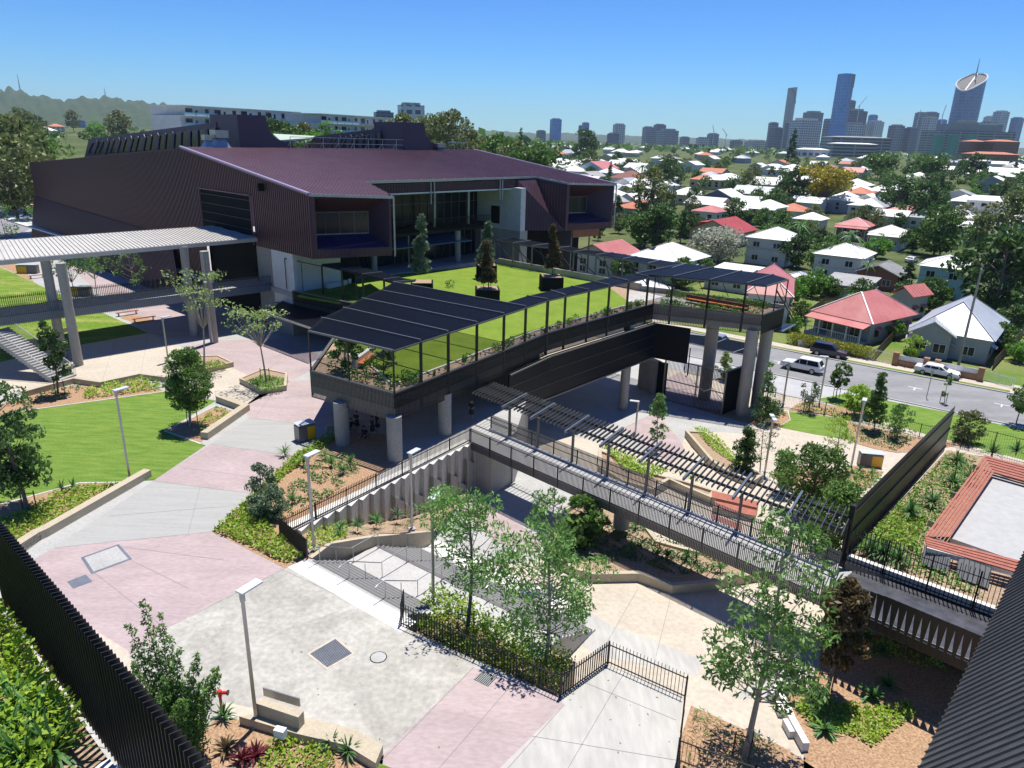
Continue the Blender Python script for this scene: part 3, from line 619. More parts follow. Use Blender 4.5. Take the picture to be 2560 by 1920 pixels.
# left wall, ribbed
g = MB(); VE = 98
vs_ = [0, 28.9, VE]
g.face([B(0, 0, 9.2), B(0, 12.2, 9.2), B(0, 12.2, ztop(12.2)), B(0, 0, ztop(0))][::-1], purple)
g.face([B(0, 12.2, 14.8), B(0, 25.4, 14.8), B(0, 25.4, ztop(25.4)), B(0, 12.2, ztop(12.2))][::-1], purple)
g.face([B(0, 25.4, -.5), B(0, 28.9, -.5), B(0, 28.9, 19.6), B(0, 25.4, ztop(25.4))][::-1], purple)
g.face([B(0, 28.9, -.5), B(0, VE, -.5), B(0, VE, ztop(VE)), B(0, 28.9, 19.6)][::-1], purple)
g.face([B(0, VE, -.5), B(45, VE, -.5), B(45, VE, ztop(VE)), B(0, VE, ztop(VE))], purple)
v = .2
while v < VE:
    zb_ = 9.2 if v < 12.2 else (14.8 if v < 25.4 else 0)
    for zz0, zz1 in ((zb_, ztop(v)-.05),):
        p = B(-.06, v, (zz0+zz1)/2); q = B(-.06, v); g.bar(B(-.05, v, zz0), B(-.05, v, zz1), .13, .11, purple_rib, up=U_)
    v += .42
g.build('side_wall', hall)
# lower flared panel of the side wall
g = MB(); fold = lambda v: max(0, min(8.7, 8.9-(v-23.5)*.0)) 
def fz(v): return 4.2+(v-36)*(8.7-4.2)/(VE-36) if v > 36 else 4.2
g2 = []
v = 26.; prev = None
pa = [B(-.2, 36, 7.6), B(-.2, VE, 8.7), B(-2.2, VE, 0), B(-2.2, 30, 0)]
g.face(pa, purple)
for i in range(150):
    t = i/149.; g.bar(lerp(pa[3], pa[2], t), lerp(pa[0], pa[1], t), .14, .12, purple_rib, up=U_)
g.build('flared_panel', hall)
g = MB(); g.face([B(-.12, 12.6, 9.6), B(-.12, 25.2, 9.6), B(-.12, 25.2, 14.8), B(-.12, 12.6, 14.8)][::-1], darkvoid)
for k in range(5): g.bar(B(-.15, 12.6, 9.9+k*1.1), B(-.15, 25.2, 9.9+k*1.1), .05, .05, navym)
fr = [B(-.2, 12.4, 9.3), B(-.2, 12.4, 14.9), B(-.2, 25.4, 14.9), B(-.2, 25.4, 9.3)]
for a, b in zip(fr, fr[1:]): g.bar(a, b, .12, .12, purple_rib)
g.build('louvre_opening', hall)
g = MB(); g.box(B(-.2, 9.4, 16.0), (.9, .5, .8), darkvoid, rz=.74); g.build('vent', hall)
# roof
NRm = (Vector(B(0, 28.9, 19.6))-Vector(B(0, 0, 15.9)))
def rz_(u, v): return 15.9+v*(3.7/28.9)
out = [(-.35, -.3), (8.3, -3.1), (10.6, 5.1), (41, 5.1), (42.3, -.1), (51.3, -2.1), (51.3, 28.9), (-.35, 28.9)]
g = MB(); g.slab([B(u, v, rz_(u, v)+.12) for u, v in out], .25, purple_roof)
u = 0.
while u < 51:
    v0 = -.3-2.8*u/8.6 if u < 8.3 else (-3.1+(u-8.3)*3.55 if u < 10.6 else (5.1 if u < 41 else (5.1-(u-41)*4 if u < 42.3 else -.1-(u-42.3)*.22)))
    g.bar(B(u, v0, rz_(u, v0)+.15), B(u, 28.8, rz_(u, 28.8)+.15), .07, .07, purple_roof, up=(0, 0, 1)); u += .42
g.build('roof', hall)
g = MB()
g.bar(B(-.4, -.4, rz_(0, -.4)+.16), B(-.4, 28.9, 19.78), .35, .16, blueflash); g.build('flashing', hall); g = MB(); g.bar(B(51.3, -2.2, rz_(0, -2.2)+.16), B(51.3, 28.9, 19.78), .35, .16, blueflash)
g.build('flashing', hall)
g = MB()
def eave(a, b, n):
    (u0, v0), (u1, v1) = a, b; p, q = B(u0, v0, rz_(u0, v0)-.02), B(u1, v1, rz_(u1, v1)-.02); g.bar(p, q, .26, .24, steel)
    for i in range(n): x = lerp(p, q, (i+.5)/n); g.box((x.x, x.y, x.z+.15), (.12, .3, .12), steel, rz=.74)
eave((-.35, -.4), (8.3, -3.25), 4); eave((10.6, 5.0), (41, 5.0), 16); eave((41, 5.0), (42.3, -.2), 2); eave((42.3, -.2), (51.3, -2.2), 6)
g.build('gutter', hall)
for (u, v), zb_ in (((8.35, -3.15), 9.3), ((8.75, -2.6), 9.0), ((51.35, -2.2), 9.2), ((51.3, -1.6), 9.0)): g = MB(); g.tube([B(u, v, rz_(u, v)-.1), B(u, v, zb_)], .1, steel, 8); g.build('downpipe', hall)
for u in (20.5, 21.1, 33.2, 33.7): g = MB(); g.tube([B(u, 4.8, 16.3), B(u, 4.8, 13.6)], .09, steel, 8); g.build('downpipe', hall)
# boxed bays
def bay(f0, f1, backdir, wl):
    a, b = Vector(B(*f0)), Vector(B(*f1)); d = (b-a); L = d.length; d.normalize(); n = Vector((-d.y, d.x, 0))  # inward
    def Q(s, dep, z): return a+d*s+n*dep+Vector((0, 0, z))
    g = MB(); zt0 = 15.75; zb0 = 9.2
    def ribs(s0, s1, z0, z1, dep=-.03):
        s = s0
        while s < s1: g.bar(Q(s, dep, z0), Q(s, dep, z1), .05, .05, purple_rib, up=d); s += .42
    for s0, s1, z0, z1 in ((0, .45, zb0, zt0), (L-.25, L, zb0, zt0), (.45, L-.25, zb0, 10.15)):
        g.face([Q(s0, 0, z0), Q(s1, 0, z0), Q(s1, 0, z1), Q(s0, 0, z1)], purple)
        g.face([Q(s0, .3, z0), Q(s0, .3, z1), Q(s1, .3, z1), Q(s1, .3, z0)], purple)
    ribs(.6, L-.3, zb0, 10.15)
    zf = 15.55
    bk = (.5, wl, 11.3, 13.7); DE = 3.4
    F_ = [Q(.45, 0, 10.15), Q(L-.25, 0, 10.15), Q(L-.25, 0, zf), Q(.45, 0, zf)]; Bk = [Q(bk[0], DE, bk[2]), Q(bk[1], DE, bk[2]), Q(bk[1], DE, bk[3]), Q(bk[0], DE, bk[3])]
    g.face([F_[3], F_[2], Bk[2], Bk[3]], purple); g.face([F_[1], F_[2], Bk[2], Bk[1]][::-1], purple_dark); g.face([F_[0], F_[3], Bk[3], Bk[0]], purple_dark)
    for i in range(16):
        t = (i+.5)/16; g.bar(lerp(F_[3], F_[2], t)-Vector((0, 0, .03)), lerp(Bk[3], Bk[2], t)-Vector((0, 0, .03)), .05, .05, purple_rib)
    g.face([Q(0, 0, zb0), Q(0, 8, zb0), Q(L, 5, zb0), Q(L, 0, zb0)], purple)
    g.face([Q(L, 0, zb0), Q(L, 7, zb0), Q(L, 7, 16), Q(L, 0, 15.75)], purple)
    g.build('bay_frame', hall)
    g = MB(); g.face([F_[0], F_[1], Bk[1], Bk[0]], bluefloor)
    for i in range(16):
        t = (i+.5)/16; g.bar(lerp(F_[0], F_[1], t)+Vector((0, 0, .03)), lerp(Bk[0], Bk[1], t)+Vector((0, 0, .03)), .05, .05, purple_dark)
    g.bar(F_[0]+Vector((0, 0, .06)), lerp(F_[1], Bk[1], .35)+Vector((0, 0, .06)), .08, .08, purple_dark)
    g.build('bay_sill', hall)
    wn = MB(); wn.face(Bk, glass); o = wn.build('window', hall)
    fm = MB(); 
    for i in range(5):
        t = i/4; fm.bar(lerp(Bk[0], Bk[1], t)-n*.05, lerp(Bk[3], Bk[2], t)-n*.05, .09, .09, greypost)
    fm.bar(Bk[0]-n*.05, Bk[1]-n*.05, .12, .12, steel); fm.bar(Bk[3]-n*.05, Bk[2]-n*.05, .1, .1, greypost)
    f = fm.build('frame', o, origin=hall['_o']); f['_x'] = 1
bay((0, 0), (8.1, -2.95), None, 7.0)
bay((42.2, -.05), (51.1, -2.0), None, 6.6)
# second bay's left flank and the block beneath the roof at the right end
g = MB()
g.face([B(36.9, 4.0, 9.2), B(42.2, 0, 9.2), B(42.2, 0, 15.7), B(41, 4.9, 16.3), B(36.9, 4.9, 16.2)], purple)
p0, p1 = B(36.9, 4.0), B(42.2, 0)
for i in range(16):
    x = lerp(p0, p1, i/15); g.bar((x.x, x.y-.04, 9.2), (x.x, x.y-.04, 15.9), .06, .06, purple_rib)
g.face([B(36.9, 4.0, 9.2), B(36.9, 12, 9.2), B(51.2, 9, 9.2), B(51.2, -2, 9.2), B(42.2, 0, 9.2)], purple)
g.face([B(51.2, -1.9, 9.2), B(51.2, 28.9, 9.2), B(51.2, 28.9, 19.6), B(51.2, -1.9, 15.5)], purple)
g.build('side_wall', hall)
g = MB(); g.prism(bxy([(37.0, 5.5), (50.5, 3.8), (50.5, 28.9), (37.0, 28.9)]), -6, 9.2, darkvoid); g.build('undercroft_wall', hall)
g = MB(); g.wall(B(45.5, 1.2), B(50.8, .2), 7.8, 9.15, .3, brick); g.wall(B(45.4, 1.2), B(45.4, 4), -5, 9, .3, greypost); g.build('screen_wall', hall)
# front recess
g = MB(); g.prism(bxy([(8.2, 5.2), (36.8, 5.2), (36.8, 5.5), (8.2, 5.5)]), 15.1, 16.2, purple)
u = 8.6
while u < 36.6: g.bar(B(u, 5.15, 15.1), B(u, 5.15, 16.3), .05, .05, purple_rib); u += .42
g.build('fascia', hall)
g = MB(); g.bar(B(8.6, 5.3, 15.02), B(36.8, 5.3, 15.02), .5, .16, whitep); g.build('soffit_trim', hall)
g = MB(); g.face([B(8.2, 12.2, 9.9), B(36.8, 12.2, 9.9), B(36.8, 12.2, 15.8), B(8.2, 12.2, 15.8)], glass); g.face([B(0, 12.6, 4.8), B(36.8, 12.6, 4.8), B(36.8, 12.6, 9.4), B(0, 12.6, 9.4)], glass)
g.face([B(8.2, 5.5, 15.0), B(36.8, 5.5, 15.0), B(36.8, 12.3, 15.0), B(8.2, 12.3, 15.0)][::-1], purple_dark)
cw = g.build('window', hall)
g = MB()
for i in range(20):
    u = 8.5+i*1.48; g.bar(B(u, 12.1, 9.9), B(u, 12.1, 15), .07, .1, greypost); g.bar(B(u, 12.5, 4.8), B(u, 12.5, 9.3), .07, .1, greypost)
for z in (12.9, 14.2): g.bar(B(8.3, 12.1, z), B(36.8, 12.1, z), .06, .06, greypost)
g.build('mullion', cw, origin=hall['_o'])['_x'] = 1
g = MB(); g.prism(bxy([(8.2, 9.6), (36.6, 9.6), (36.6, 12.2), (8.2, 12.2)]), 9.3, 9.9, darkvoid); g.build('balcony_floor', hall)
bal = MB(); u = 8.4
while u < 36.6: bal.bar(B(u, 9.4, 9.2), B(u, 9.4, 11.0), .02, .06, darkm); u += .14
bal.bar(B(8.2, 9.4, 11.02), B(36.6, 9.4, 11.02), .08, .06, darkm); bal.bar(B(8.2, 9.45, 9.25), B(36.6, 9.45, 9.25), .08, .3, darkm); bal.build('balustrade', hall)
g = MB(); g.slab([B(8.5, 7.6, 7.9), B(30.5, 7.6, 7.9), B(30.5, 12.4, 8.5), B(8.5, 12.4, 8.5)], .1, blueawn); u = 8.7
while u < 30.5: g.bar(B(u, 7.6, 7.95), B(u, 12.4, 8.55), .05, .05, blueawn); u += .4
g.build('awning', hall)
g = MB(); g.prism(bxy([(-.1, 4.4), (8, 5.2), (9, 6.9), (36.6, 6.9), (36.6, 13), (-.1, 13)]), 4.3, 4.86, conc_grey); g.build('veranda_floor', hall)
for u, r, m in ((13.8, .42, conc_col), (22, .14, greypost), (28.4, .42, conc_col), (19.5, .14, greypost), (33, .14, greypost)): g = MB(); g.tube([B(u, 8.3, 4.8), B(u, 8.3, 9.3)], r, m, 16); g.build('column', hall)
for u in (17.5, 25.5, 32): g = MB(); g.tube([B(u, 9.9, 9.8), B(u, 9.9, 15)], .2, steel, 12); g.build('column', hall)
g = MB(); g.prism(bxy([(36.0, 3.3), (37.0, 3.3), (37.0, 13), (36.0, 13)]), 9.2, 15.2, whitewall); g.build('end_wall', hall)
g = MB(); g.prism(bxy([(36.0, 3.3), (37.6, 3.3), (37.6, 13), (36.0, 13)]), 2, 9.2, conc_form); g.build('end_wall', hall)
g = MB(); g.face([B(35.95, 7.4, 9.9), B(35.95, 9.2, 9.9), B(35.95, 9.2, 12.4), B(35.95, 7.4, 12.4)], darkvoid); g.build('door', hall)
# white ground-floor walls under the first bay
g = MB(); g.prism(bxy([(.0, 4.3), (.5, 4.3), (.5, 8.9), (.0, 8.9)]), 0, 9.2, whitewall); g.build('rendered_wall', hall)
g = MB(); g.prism(bxy([(.02, 8.9), (.5, 8.9), (.5, 12.3), (.02, 12.3)]), 0, 9.2, block); g.build('block_wall', hall)
g = MB(); g.prism(bxy([(.5, 4.4), (6.2, 4.4), (6.2, 4.8), (.5, 4.8)]), 4.8, 9.2, whitewall); g.build('rendered_wall', hall)
g = MB(); g.face([B(6.2, 4.7, 4.8), B(8.7, 4.7, 4.8), B(8.7, 4.7, 9.2), B(6.2, 4.7, 9.2)], darkvoid); g.build('window', hall)
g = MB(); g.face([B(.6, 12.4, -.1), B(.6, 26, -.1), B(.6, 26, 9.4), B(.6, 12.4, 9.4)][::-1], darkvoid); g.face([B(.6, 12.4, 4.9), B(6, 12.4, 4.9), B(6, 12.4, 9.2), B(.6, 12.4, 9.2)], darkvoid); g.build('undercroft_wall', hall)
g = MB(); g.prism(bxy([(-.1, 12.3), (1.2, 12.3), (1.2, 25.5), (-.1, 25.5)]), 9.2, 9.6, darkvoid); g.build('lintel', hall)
# roof lanterns
for uu, vv, zt in ((7.7, 29.1, 23.9), (35, 27.9, 23.8)):
    g = MB(); w_ = 4.1
    prof = [(0, 19.2), (w_*1.9, 19.3), (w_*1.85, 20.3), (w_*1.35, 20.9), (w_*1.08, 22), (w_, zt), (0, zt)]
    f = [B(uu+a, vv, z) for a, z in prof]; b = [B(uu+a, vv+8, z) for a, z in prof]
    g.add(f+b, [tuple(range(7)), tuple(range(7, 14))[::-1]]+[(i, 7+i, 7+(i+1) % 7, (i+1) % 7) for i in range(7)], purple_dark)
    Lm = 58 if uu < 20 else 26; z1 = 19.3+.3 if uu < 20 else 21.2
    a = [B(uu-.1, vv+6, 18), B(uu-.1, vv+Lm+4, 16.2 if uu < 20 else 18.6), B(uu-.1, vv+Lm, z1), B(uu-.1, vv+6, zt-1)]
    c = [p+U_*7+Vector((0, 0, -.2)) for p in a]
    g.add(a+c, [(0, 1, 2, 3), (3, 2, 6, 7), (1, 5, 6, 2)], purple_dark); g.build('roof_lantern', hall)
    g = MB(); n = 19 if uu < 20 else 13
    lo = lambda t: lerp(a[0], a[1], t)+Vector((0, 0, 1.3*(1-t)+.5)); hi = lambda t: lerp(a[3], a[2], t)-Vector((0, 0, .75))
    g.face([lo(.0)-U_*.12, lo(.95)-U_*.12, hi(.97)-U_*.12, hi(0)-U_*.12], glass)
    for i in range(n): t = i/(n-1)*.96; g.bar(lo(t)-U_*.2, hi(t)-U_*.2, .9 if i % 2 else .35, .12, purple_dark, up=U_)
    g.build('clerestory_window', hall)
# cowls, roof guard rail
def cowl(label, x0, y0, x1, y1, dv):
    a = PV(x0, y1, B(0, dv), 42.6); b = PV(x1, y1, B(0, dv), 42.6); c = PV(x0, y0, B(0, dv), 42.6); w_ = (b-a).length; h = c.z-a.z; m = lerp(a, b, .5)
    t = thing('roof_ventilator', label, 'ventilator', m, 'silver roof ventilators'); g = MB()
    def ring(s, z): return [m+U_*sx*s*w_+V_*sy*s*w_+Vector((0, 0, z)) for sx, sy in ((-.5, -.5), (.5, -.5), (.5, .5), (-.5, .5))]
    r0, r1, r2, r3 = ring(1, 0), ring(.45, h*.55), ring(.8, h*.56), ring(.85, h)
    g.add(r0+r1, BF, steel); g.build('skirt', t); g = MB(); g.add(r2+r3, BF, steel); g.build('hood', t)
cowl('smaller silver roof ventilator left of its taller twin', 508, 337, 531, 368, 29.5); cowl('tallest silver roof ventilator beside the left lantern', 532, 325, 570, 369, 29.5); cowl('squat silver ventilator on the ridge right of the guard rail', 1083, 358, 1108, 382, 28.0)
t = thing('guard_rail', 'galvanised two-rail guard railing on the roof ridge', 'railing', B(15, 29)); g = MB()
a, b = PV(727, 372, B(0, 28.2), 42.6), PV(1024, 376, B(0, 28.2), 42.6)
for z in (.8, 1.6): g.bar(a+Vector((0, 0, z)), b+Vector((0, 0, z)), .07, .07, steel)
g.build('rail', t)
for i in range(9):
    p = lerp(a, b, i/8); g = MB(); g.bar(p, p+Vector((0, 0, 1.6)), .07, .07, steel); g.bar(p+V_*1.2, p+Vector((0, 0, 1.0)), .05, .05, steel); g.build('post', t)
t = thing('guard_rail', 'small galvanised platform rail at the right end of the ridge', 'railing', B(46, 28)); g = MB()
a, b = PV(1120, 380, B(0, 28.5), 42.6), PV(1168, 381, B(0, 28.5), 42.6); g.bar(a+Vector((0, 0, 1.6)), b+Vector((0, 0, 1.6)), .09, .12, steel)
for i in range(4): p = lerp(a, b, i/3); g.bar(p, p+Vector((0, 0, 1.6)), .08, .08, steel)
g.build('rail', t)
# low canopy along the hall's side and dark louvred canopy by its corner
t = thing('canopy', 'long low white and blue canopy along the side of the purple hall', 'canopy', P(240, 700))
q = [P(16, 550, 3.2), P(540, 708, 3.2), P(545, 682, 3.2), P(300, 610, 3.2), P(70, 545, 3.2)]; m_ = [P(16, 550, 3.21), P(540, 708, 3.21), P(542, 694, 3.21), P(240, 610, 3.21)]
g = MB(); g.slab([p for p in q], .2, blueawn); g.build('roof_sheet', t); g = MB(); g.slab([Vector(p)+Vector((0, 0, .12)) for p in (P(16, 551, 3.2), P(538, 709, 3.2), P(528, 696, 3.2), P(60, 548, 3.2))], .1, roofw); g.build('roof_sheet', t)
for x, y in ((120, 590), (200, 612), (295, 640), (372, 665), (450, 690)):
    p = P(x, y, 3.1); g = MB(); g.box((p.x+.3, p.y+.3, 1.5), (.3, .3, 3), conc_col); g.build('post', t)
def louvre(t, quad, nsp=.2, h=.14, m=navym, frame=True, wd=.05, beamc=darkm):
    a, b, c, d = [Vector(p) for p in quad]   # blades run a->b side to d->c side ... blades parallel to ab, stepping towards dc
    n = max(2, int(((a-d).length+(b-c).length)/2/nsp)); g = MB()
    for i in range(n):
        s = (i+.5)/n; g.bar(lerp(a, d, s), lerp(b, c, s), wd, h, m)
    g.build('louvre_panel', t)
t = thing('louvred_canopy', 'black louvred canopy over the entry beside the purple hall corner', 'canopy', P(720, 840))
lq = [P(666, 784, 3.4), P(780, 822, 3.4), P(860, 790, 3.4), P(712, 750, 3.4)]
louvre(t, (lq[0], lq[1], lq[2], lq[3]), .16); g = MB(); g.bar(lq[0], lq[1], .1, .2, steel); g.bar(lq[0], lq[3], .1, .2, darkm); g.build('beam', t)
g = MB(); blk = [P(735, 840), P(795, 822), P(900, 790), P(690, 770)]; p0 = P(735, 840)
g.prism(XY([p0, p0+U_*6, p0+U_*6+V_*5, p0+V_*4]), 0, 3.2, block); g.build('block_wall', hall)
# ================================================================ covered walkway bridge on the left
t = thing('covered_walkway', 'raised covered walkway with a white ribbed roof on round concrete columns', 'walkway', P(197, 913))
ra, rb, rc, rd = P(0, 601, 10.5), P(583, 561, 10.5), P(669, 591, 10.2), P(0, 650, 10.2)
ax = (rb-ra).normalized(); ra2 = ra-ax*26; dx_ = (rc-rd).normalized(); rd2 = rd-dx_*26
g = MB(); g.slab([ra2, rb, rc, rd2], .12, walkroof)
n = 130
for i in range(n):
    s = i/n; g.bar(lerp(rd2, rc, s)+Vector((0, 0, .04)), lerp(ra2, rb, s)+Vector((0, 0, .04)), .05, .07, roofgrey)
g.build('roof', t)
g = MB(); g.bar(rd2-Vector((0, 0, .25)), rc-Vector((0, 0, .25)), .2, .42, walkroof); g.bar(rb-Vector((0, 0, .2)), rc-Vector((0, 0, .2)), .15, .3, blueawn); g.build('gutter', t)
for k, (x, y) in enumerate(((158, 893), (197, 913), (486, 838), (536, 856))):
    p = P(x, y); g = MB(); g.tube([p, p+Vector((0, 0, 9.9))], .43, conc_col, 20); g.build('column', t)
da, db = P(0, 815, 4.3), P(690, 725, 4.3); dd = (db-da).normalized(); da = da-dd*26; dn = Vector((-dd.y, dd.x, 0)); W = 4.6
g = MB(); g.prism(XY([da, db, db+dn*W, da+dn*W]), 4.3, 5.0, conc_grey, conc_grey); g.build('deck', t)
g = MB(); g.wall(da-dn*.05, db-dn*.05, 4.35, 5.12, .06, M_('blue grey fascia', (.20, .26, .37), rough=.35, metal=.3)); g.build('fascia', t)
for off, hh, z0 in ((-.14, 1.95, 4.25), (W, 1.2, 5.0)):
    g = MB(); L = (db-da).length; k = int(L/.17)
    for i in range(k):
        p = da+dd*(i*.17)+dn*off; g.bar((p.x, p.y, z0), (p.x, p.y, z0+hh), .018, .05, greypost if off < 0 else darkm, up=dd)
    for z in (z0+hh-.2, z0+.9): g.bar(da+dn*off+Vector((0, 0, z-4.3)), db+dn*off+Vector((0, 0, z-4.3)), .04, .04, darkm)
    g.build('balustrade', t)
g = MB(); p = P(536, 856)+Vector((.1, -.62, 0)); g.tube([p+Vector((0, 0, .2)), p+Vector((0, 0, 9.9))], .09, steel, 8); g.build('downpipe', t)
# stair on far left
t = thing('outdoor_stair', 'straight concrete stair with white railings rising left from the cream path', 'stairs', P(130, 960))
sa, sb = P(140, 958), P(0, 915, .9); d = (sb-sa); d.z = 0; L0 = d.length; d.normalize(); n = Vector((-d.y, d.x, 0)); L = 9.
g = MB()
for i in range(24):
    a = sa+d*(i*.3); z = (i+1)*.165; g.prism(XY([a, a+d*.3, a+d*.3-n*2.2, a-n*2.2]), max(-.0, z-.5), z, conc_grey)
g.build('flight', t)
for off in (0, -2.2):
    g = MB()
    for i in range(50):
        a = sa+d*(i*.145)+n*off; z = i*.145*.55; g.bar((a.x, a.y, z), (a.x, a.y, z+1.15), .02, .02, steel)
    a = sa+n*off; b = sa+d*7.2+n*off; g.bar((a.x, a.y, 1.0), (b.x, b.y, 7.2*.55+1.0), .05, .05, steel); g.build('railing', t)
# ================================================================ roof garden deck
deck = thing('garden_deck', 'raised roof garden deck wrapped in dark battens, with a bright green lawn', 'deck', (-5, 70, 0))
c1 = Vector((-8.1, 46.3, 0)); cL = Vector((-15.06, 50.7, 0)); b0 = Vector((-.7, 57.6, 0)); b1 = Vector((3.1, 63.6, 0)); b2 = Vector((15.3, 77.4, 0)); cR = Vector((26.0, 73.3, 0)); cRR = Vector((29.7, 77.3, 0))
wA = Vector((-16.4, 73.1, 0)); wB = B(-.1, 4.6); bk1 = B(31.8, 3.4); bk2 = B(31.8, -20.5); bk3 = Vector((19.5, 83.2, 0))
outer = [cL, c1, b0, b1, b2, cR, cRR, bk3, bk2, bk1, B(9, 6.9), B(8, 5.2), wB, wA]
g = MB(); g.prism(XY(outer), 3.35, 4.72, conc_form, conc_form); g.build('slab', deck)
def batwall(name, a, b, z0, z1, parent, sp=.13, m=batten, back=None, off=.09):
    a, b = Vector(a), Vector(b); d = (b-a); d.z = 0; L = d.length; d.normalize(); n = Vector((d.y, -d.x, 0)); g = MB(); k = int(L/sp)
    for i in range(k+1):
        p = a+d*(i*sp)+n*off; g.bar((p.x, p.y, z0), (p.x, p.y, z1), .03, .06, m, up=d)
    for z in (z0+.05, (z0+z1)/2, z1-.05): g.bar(a+n*.05+Vector((0, 0, z)), b+n*.05+Vector((0, 0, z)), .05, .05, darkm)
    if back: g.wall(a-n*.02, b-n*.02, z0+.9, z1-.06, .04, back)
    return g.build(name, parent)
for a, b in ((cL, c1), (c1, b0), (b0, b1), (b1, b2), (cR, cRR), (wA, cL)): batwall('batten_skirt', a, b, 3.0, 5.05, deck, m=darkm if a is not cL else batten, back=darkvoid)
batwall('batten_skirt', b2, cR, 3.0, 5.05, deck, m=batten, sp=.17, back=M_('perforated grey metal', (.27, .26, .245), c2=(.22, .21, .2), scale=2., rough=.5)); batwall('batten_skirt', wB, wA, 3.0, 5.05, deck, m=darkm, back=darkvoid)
g = MB()
for a, b in zip([cL, c1, b0, b1, b2, cR], [c1, b0, b1, b2, cR, cRR]): g.bar(a+Vector((0, 0, 5.1)), b+Vector((0, 0, 5.1)), .22, .08, greypost)
g.bar(wA+Vector((0, 0, 5.1)), cL+Vector((0, 0, 5.1)), .22, .08, greypost); g.bar(wB+Vector((0, 0, 5.1)), wA+Vector((0, 0, 5.1)), .22, .08, greypost)
g.build('coping', deck)
def inset(pl, w):
    out = []; n = len(pl)
    for i in range(n):
        a, p, b = pl[i-1], pl[i], pl[(i+1) % n]; d1 = (p-a).normalized(); d2 = (b-p).normalized(); n1 = Vector((-d1.y, d1.x, 0)); n2 = Vector((-d2.y, d2.x, 0)); k = n1+n2; k = k/max(.4, k.dot(n1)); out.append(p+k*w)
    return out
ins = inset(outer, 1.5)
lawnpoly = [P(884, 880, 4.8), ins[1], ins[2], ins[3], Vector((13.0, 77.6, 0)), Vector((11, 90, 0)), bk1, B(9, 6.9), B(8.2, 5.4), B(2, 4.6), wB+Vector((1, -1.5, 0)), wA+Vector((1.2, -.5, 0)), Vector((-13.2, 55, 0))]
g = MB(); g.prism(XY(inset(outer, .12)), 4.7, 4.9, soil); g.build('planting_bed', deck)
g = MB(); g.prism(XY(lawnpoly), 4.7, 4.94, turfm); g.build('lawn', deck)
g = MB()
lw = [P(884, 880, 4.8), ins[1], ins[2], ins[3], Vector((13.0, 77.6, 0))]
for a, b in zip(lw, lw[1:]): g.wall(a, b, 4.7, 5.02, .14, white_edge)
g.wall(wA+Vector((1.2, -.5, 0)), Vector((-13.2, 55, 0)), 4.7, 5.02, .14, white_edge); g.build('edging', deck)
g = MB(); q = [Vector((14.0, 78.4, 0)), ins[5], ins[6], Vector((18.4, 83.0, 0))]
g.prism(XY([Vector((12.6, 78.2, 0)), Vector((15.6, 79.2, 0)), Vector((19.5, 77.4, 0)), Vector((21.4, 80.4, 0)), Vector((17.5, 83.3, 0)), Vector((13.8, 85, 0))]), 4.7, 4.95, conc_pale); g.build('paving', deck)
g = MB(); g.wall(bk1, bk2, 3.0, 5.75, .3, conc_form); g.wall(bk2, bk3, 3, 5.5, .3, conc_form); g.wall(bk3, cRR, 3, 5.4, .25, conc_form); g.build('parapet_wall', deck)
# deck columns
for k, (p, r, z0) in enumerate(((P(857, 1110), .54, 0), (P(988, 1150), .54, 0), (P(1112, 1085), .52, 0), (P(1330, 960), .6, 0), (G(1557, 1022), .52, None), (G(1853, 1036), .66, None), (G(1890, 1018), .66, None), (Vector((-14, 68, 0)), .6, 0), (Vector((22.5, 78.5, 0)), .7, None))):
    zb_ = z0 if z0 is not None else zl(p.x, p.y); g = MB(); g.tube([(p.x, p.y, zb_-.1), (p.x, p.y, 3.4)], r, conc_col, 24); g.build('column', deck, smooth=False)
# long dark screen below the deck
ma, mb_, mc = P(1288, 926, 3.0), P(1632, 808, 3.0), P(1727, 821, 3.0)
e01 = (b1-b0).normalized(); sA = b0+e01*((Vector((ma.x, ma.y, 0))-b0).dot(e01)); sA -= e01*1.2
nI = Vector((.8, -.6, 0))*.42
segs = [(sA+nI, b1+nI), (b1+nI, b2+nI)]
scr = thing('mesh_screen', 'long black ribbed screen wall hanging under the garden deck over the undercroft', 'screen', (sA.x, sA.y, 0))
def zpl(x, y, seg): a, b = seg; return PV(x, y, a, math.degrees(math.atan2(b.x-a.x, b.y-a.y)))
q1 = zpl(1370, 996, segs[0]); zb2 = zpl(1630, 893, segs[1]).z; zbend = zpl(1440, 968, segs[1]).z
zpr = [(segs[0], -.4, zbend), (segs[1], zbend, zb2)]
for k, ((a, b), za, zb_) in enumerate(zpr):
    d = (b-a); L = d.length; d.normalize(); n = Vector((d.y, -d.x, 0)); g = MB()
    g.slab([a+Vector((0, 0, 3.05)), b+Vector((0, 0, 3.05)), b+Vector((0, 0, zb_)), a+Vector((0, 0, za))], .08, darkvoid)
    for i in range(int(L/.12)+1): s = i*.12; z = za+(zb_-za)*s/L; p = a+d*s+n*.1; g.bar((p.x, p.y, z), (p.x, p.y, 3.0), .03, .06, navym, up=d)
    g.build('ribbed_panel', scr); g = MB(); g.bar(a+n*.14+Vector((0, 0, za)), b+n*.14+Vector((0, 0, zb_)), .14, .14, batten); g.bar(a+n*.16+Vector((0, 0, 2.95)), b+n*.16+Vector((0, 0, 2.95)), .1, .12, batten)
    for f in (.33, .66): g.bar(a+n*.17+Vector((0, 0, 2.95+(za-2.95)*f)), b+n*.17+Vector((0, 0, 2.95+(zb_-2.95)*f)), .02, .03, greypost)
    g.build('trim', scr)
g = MB(); g.wall(b2+nI, mc, zb2, 2.98, .1, darkvoid); g.build('end_panel', scr)
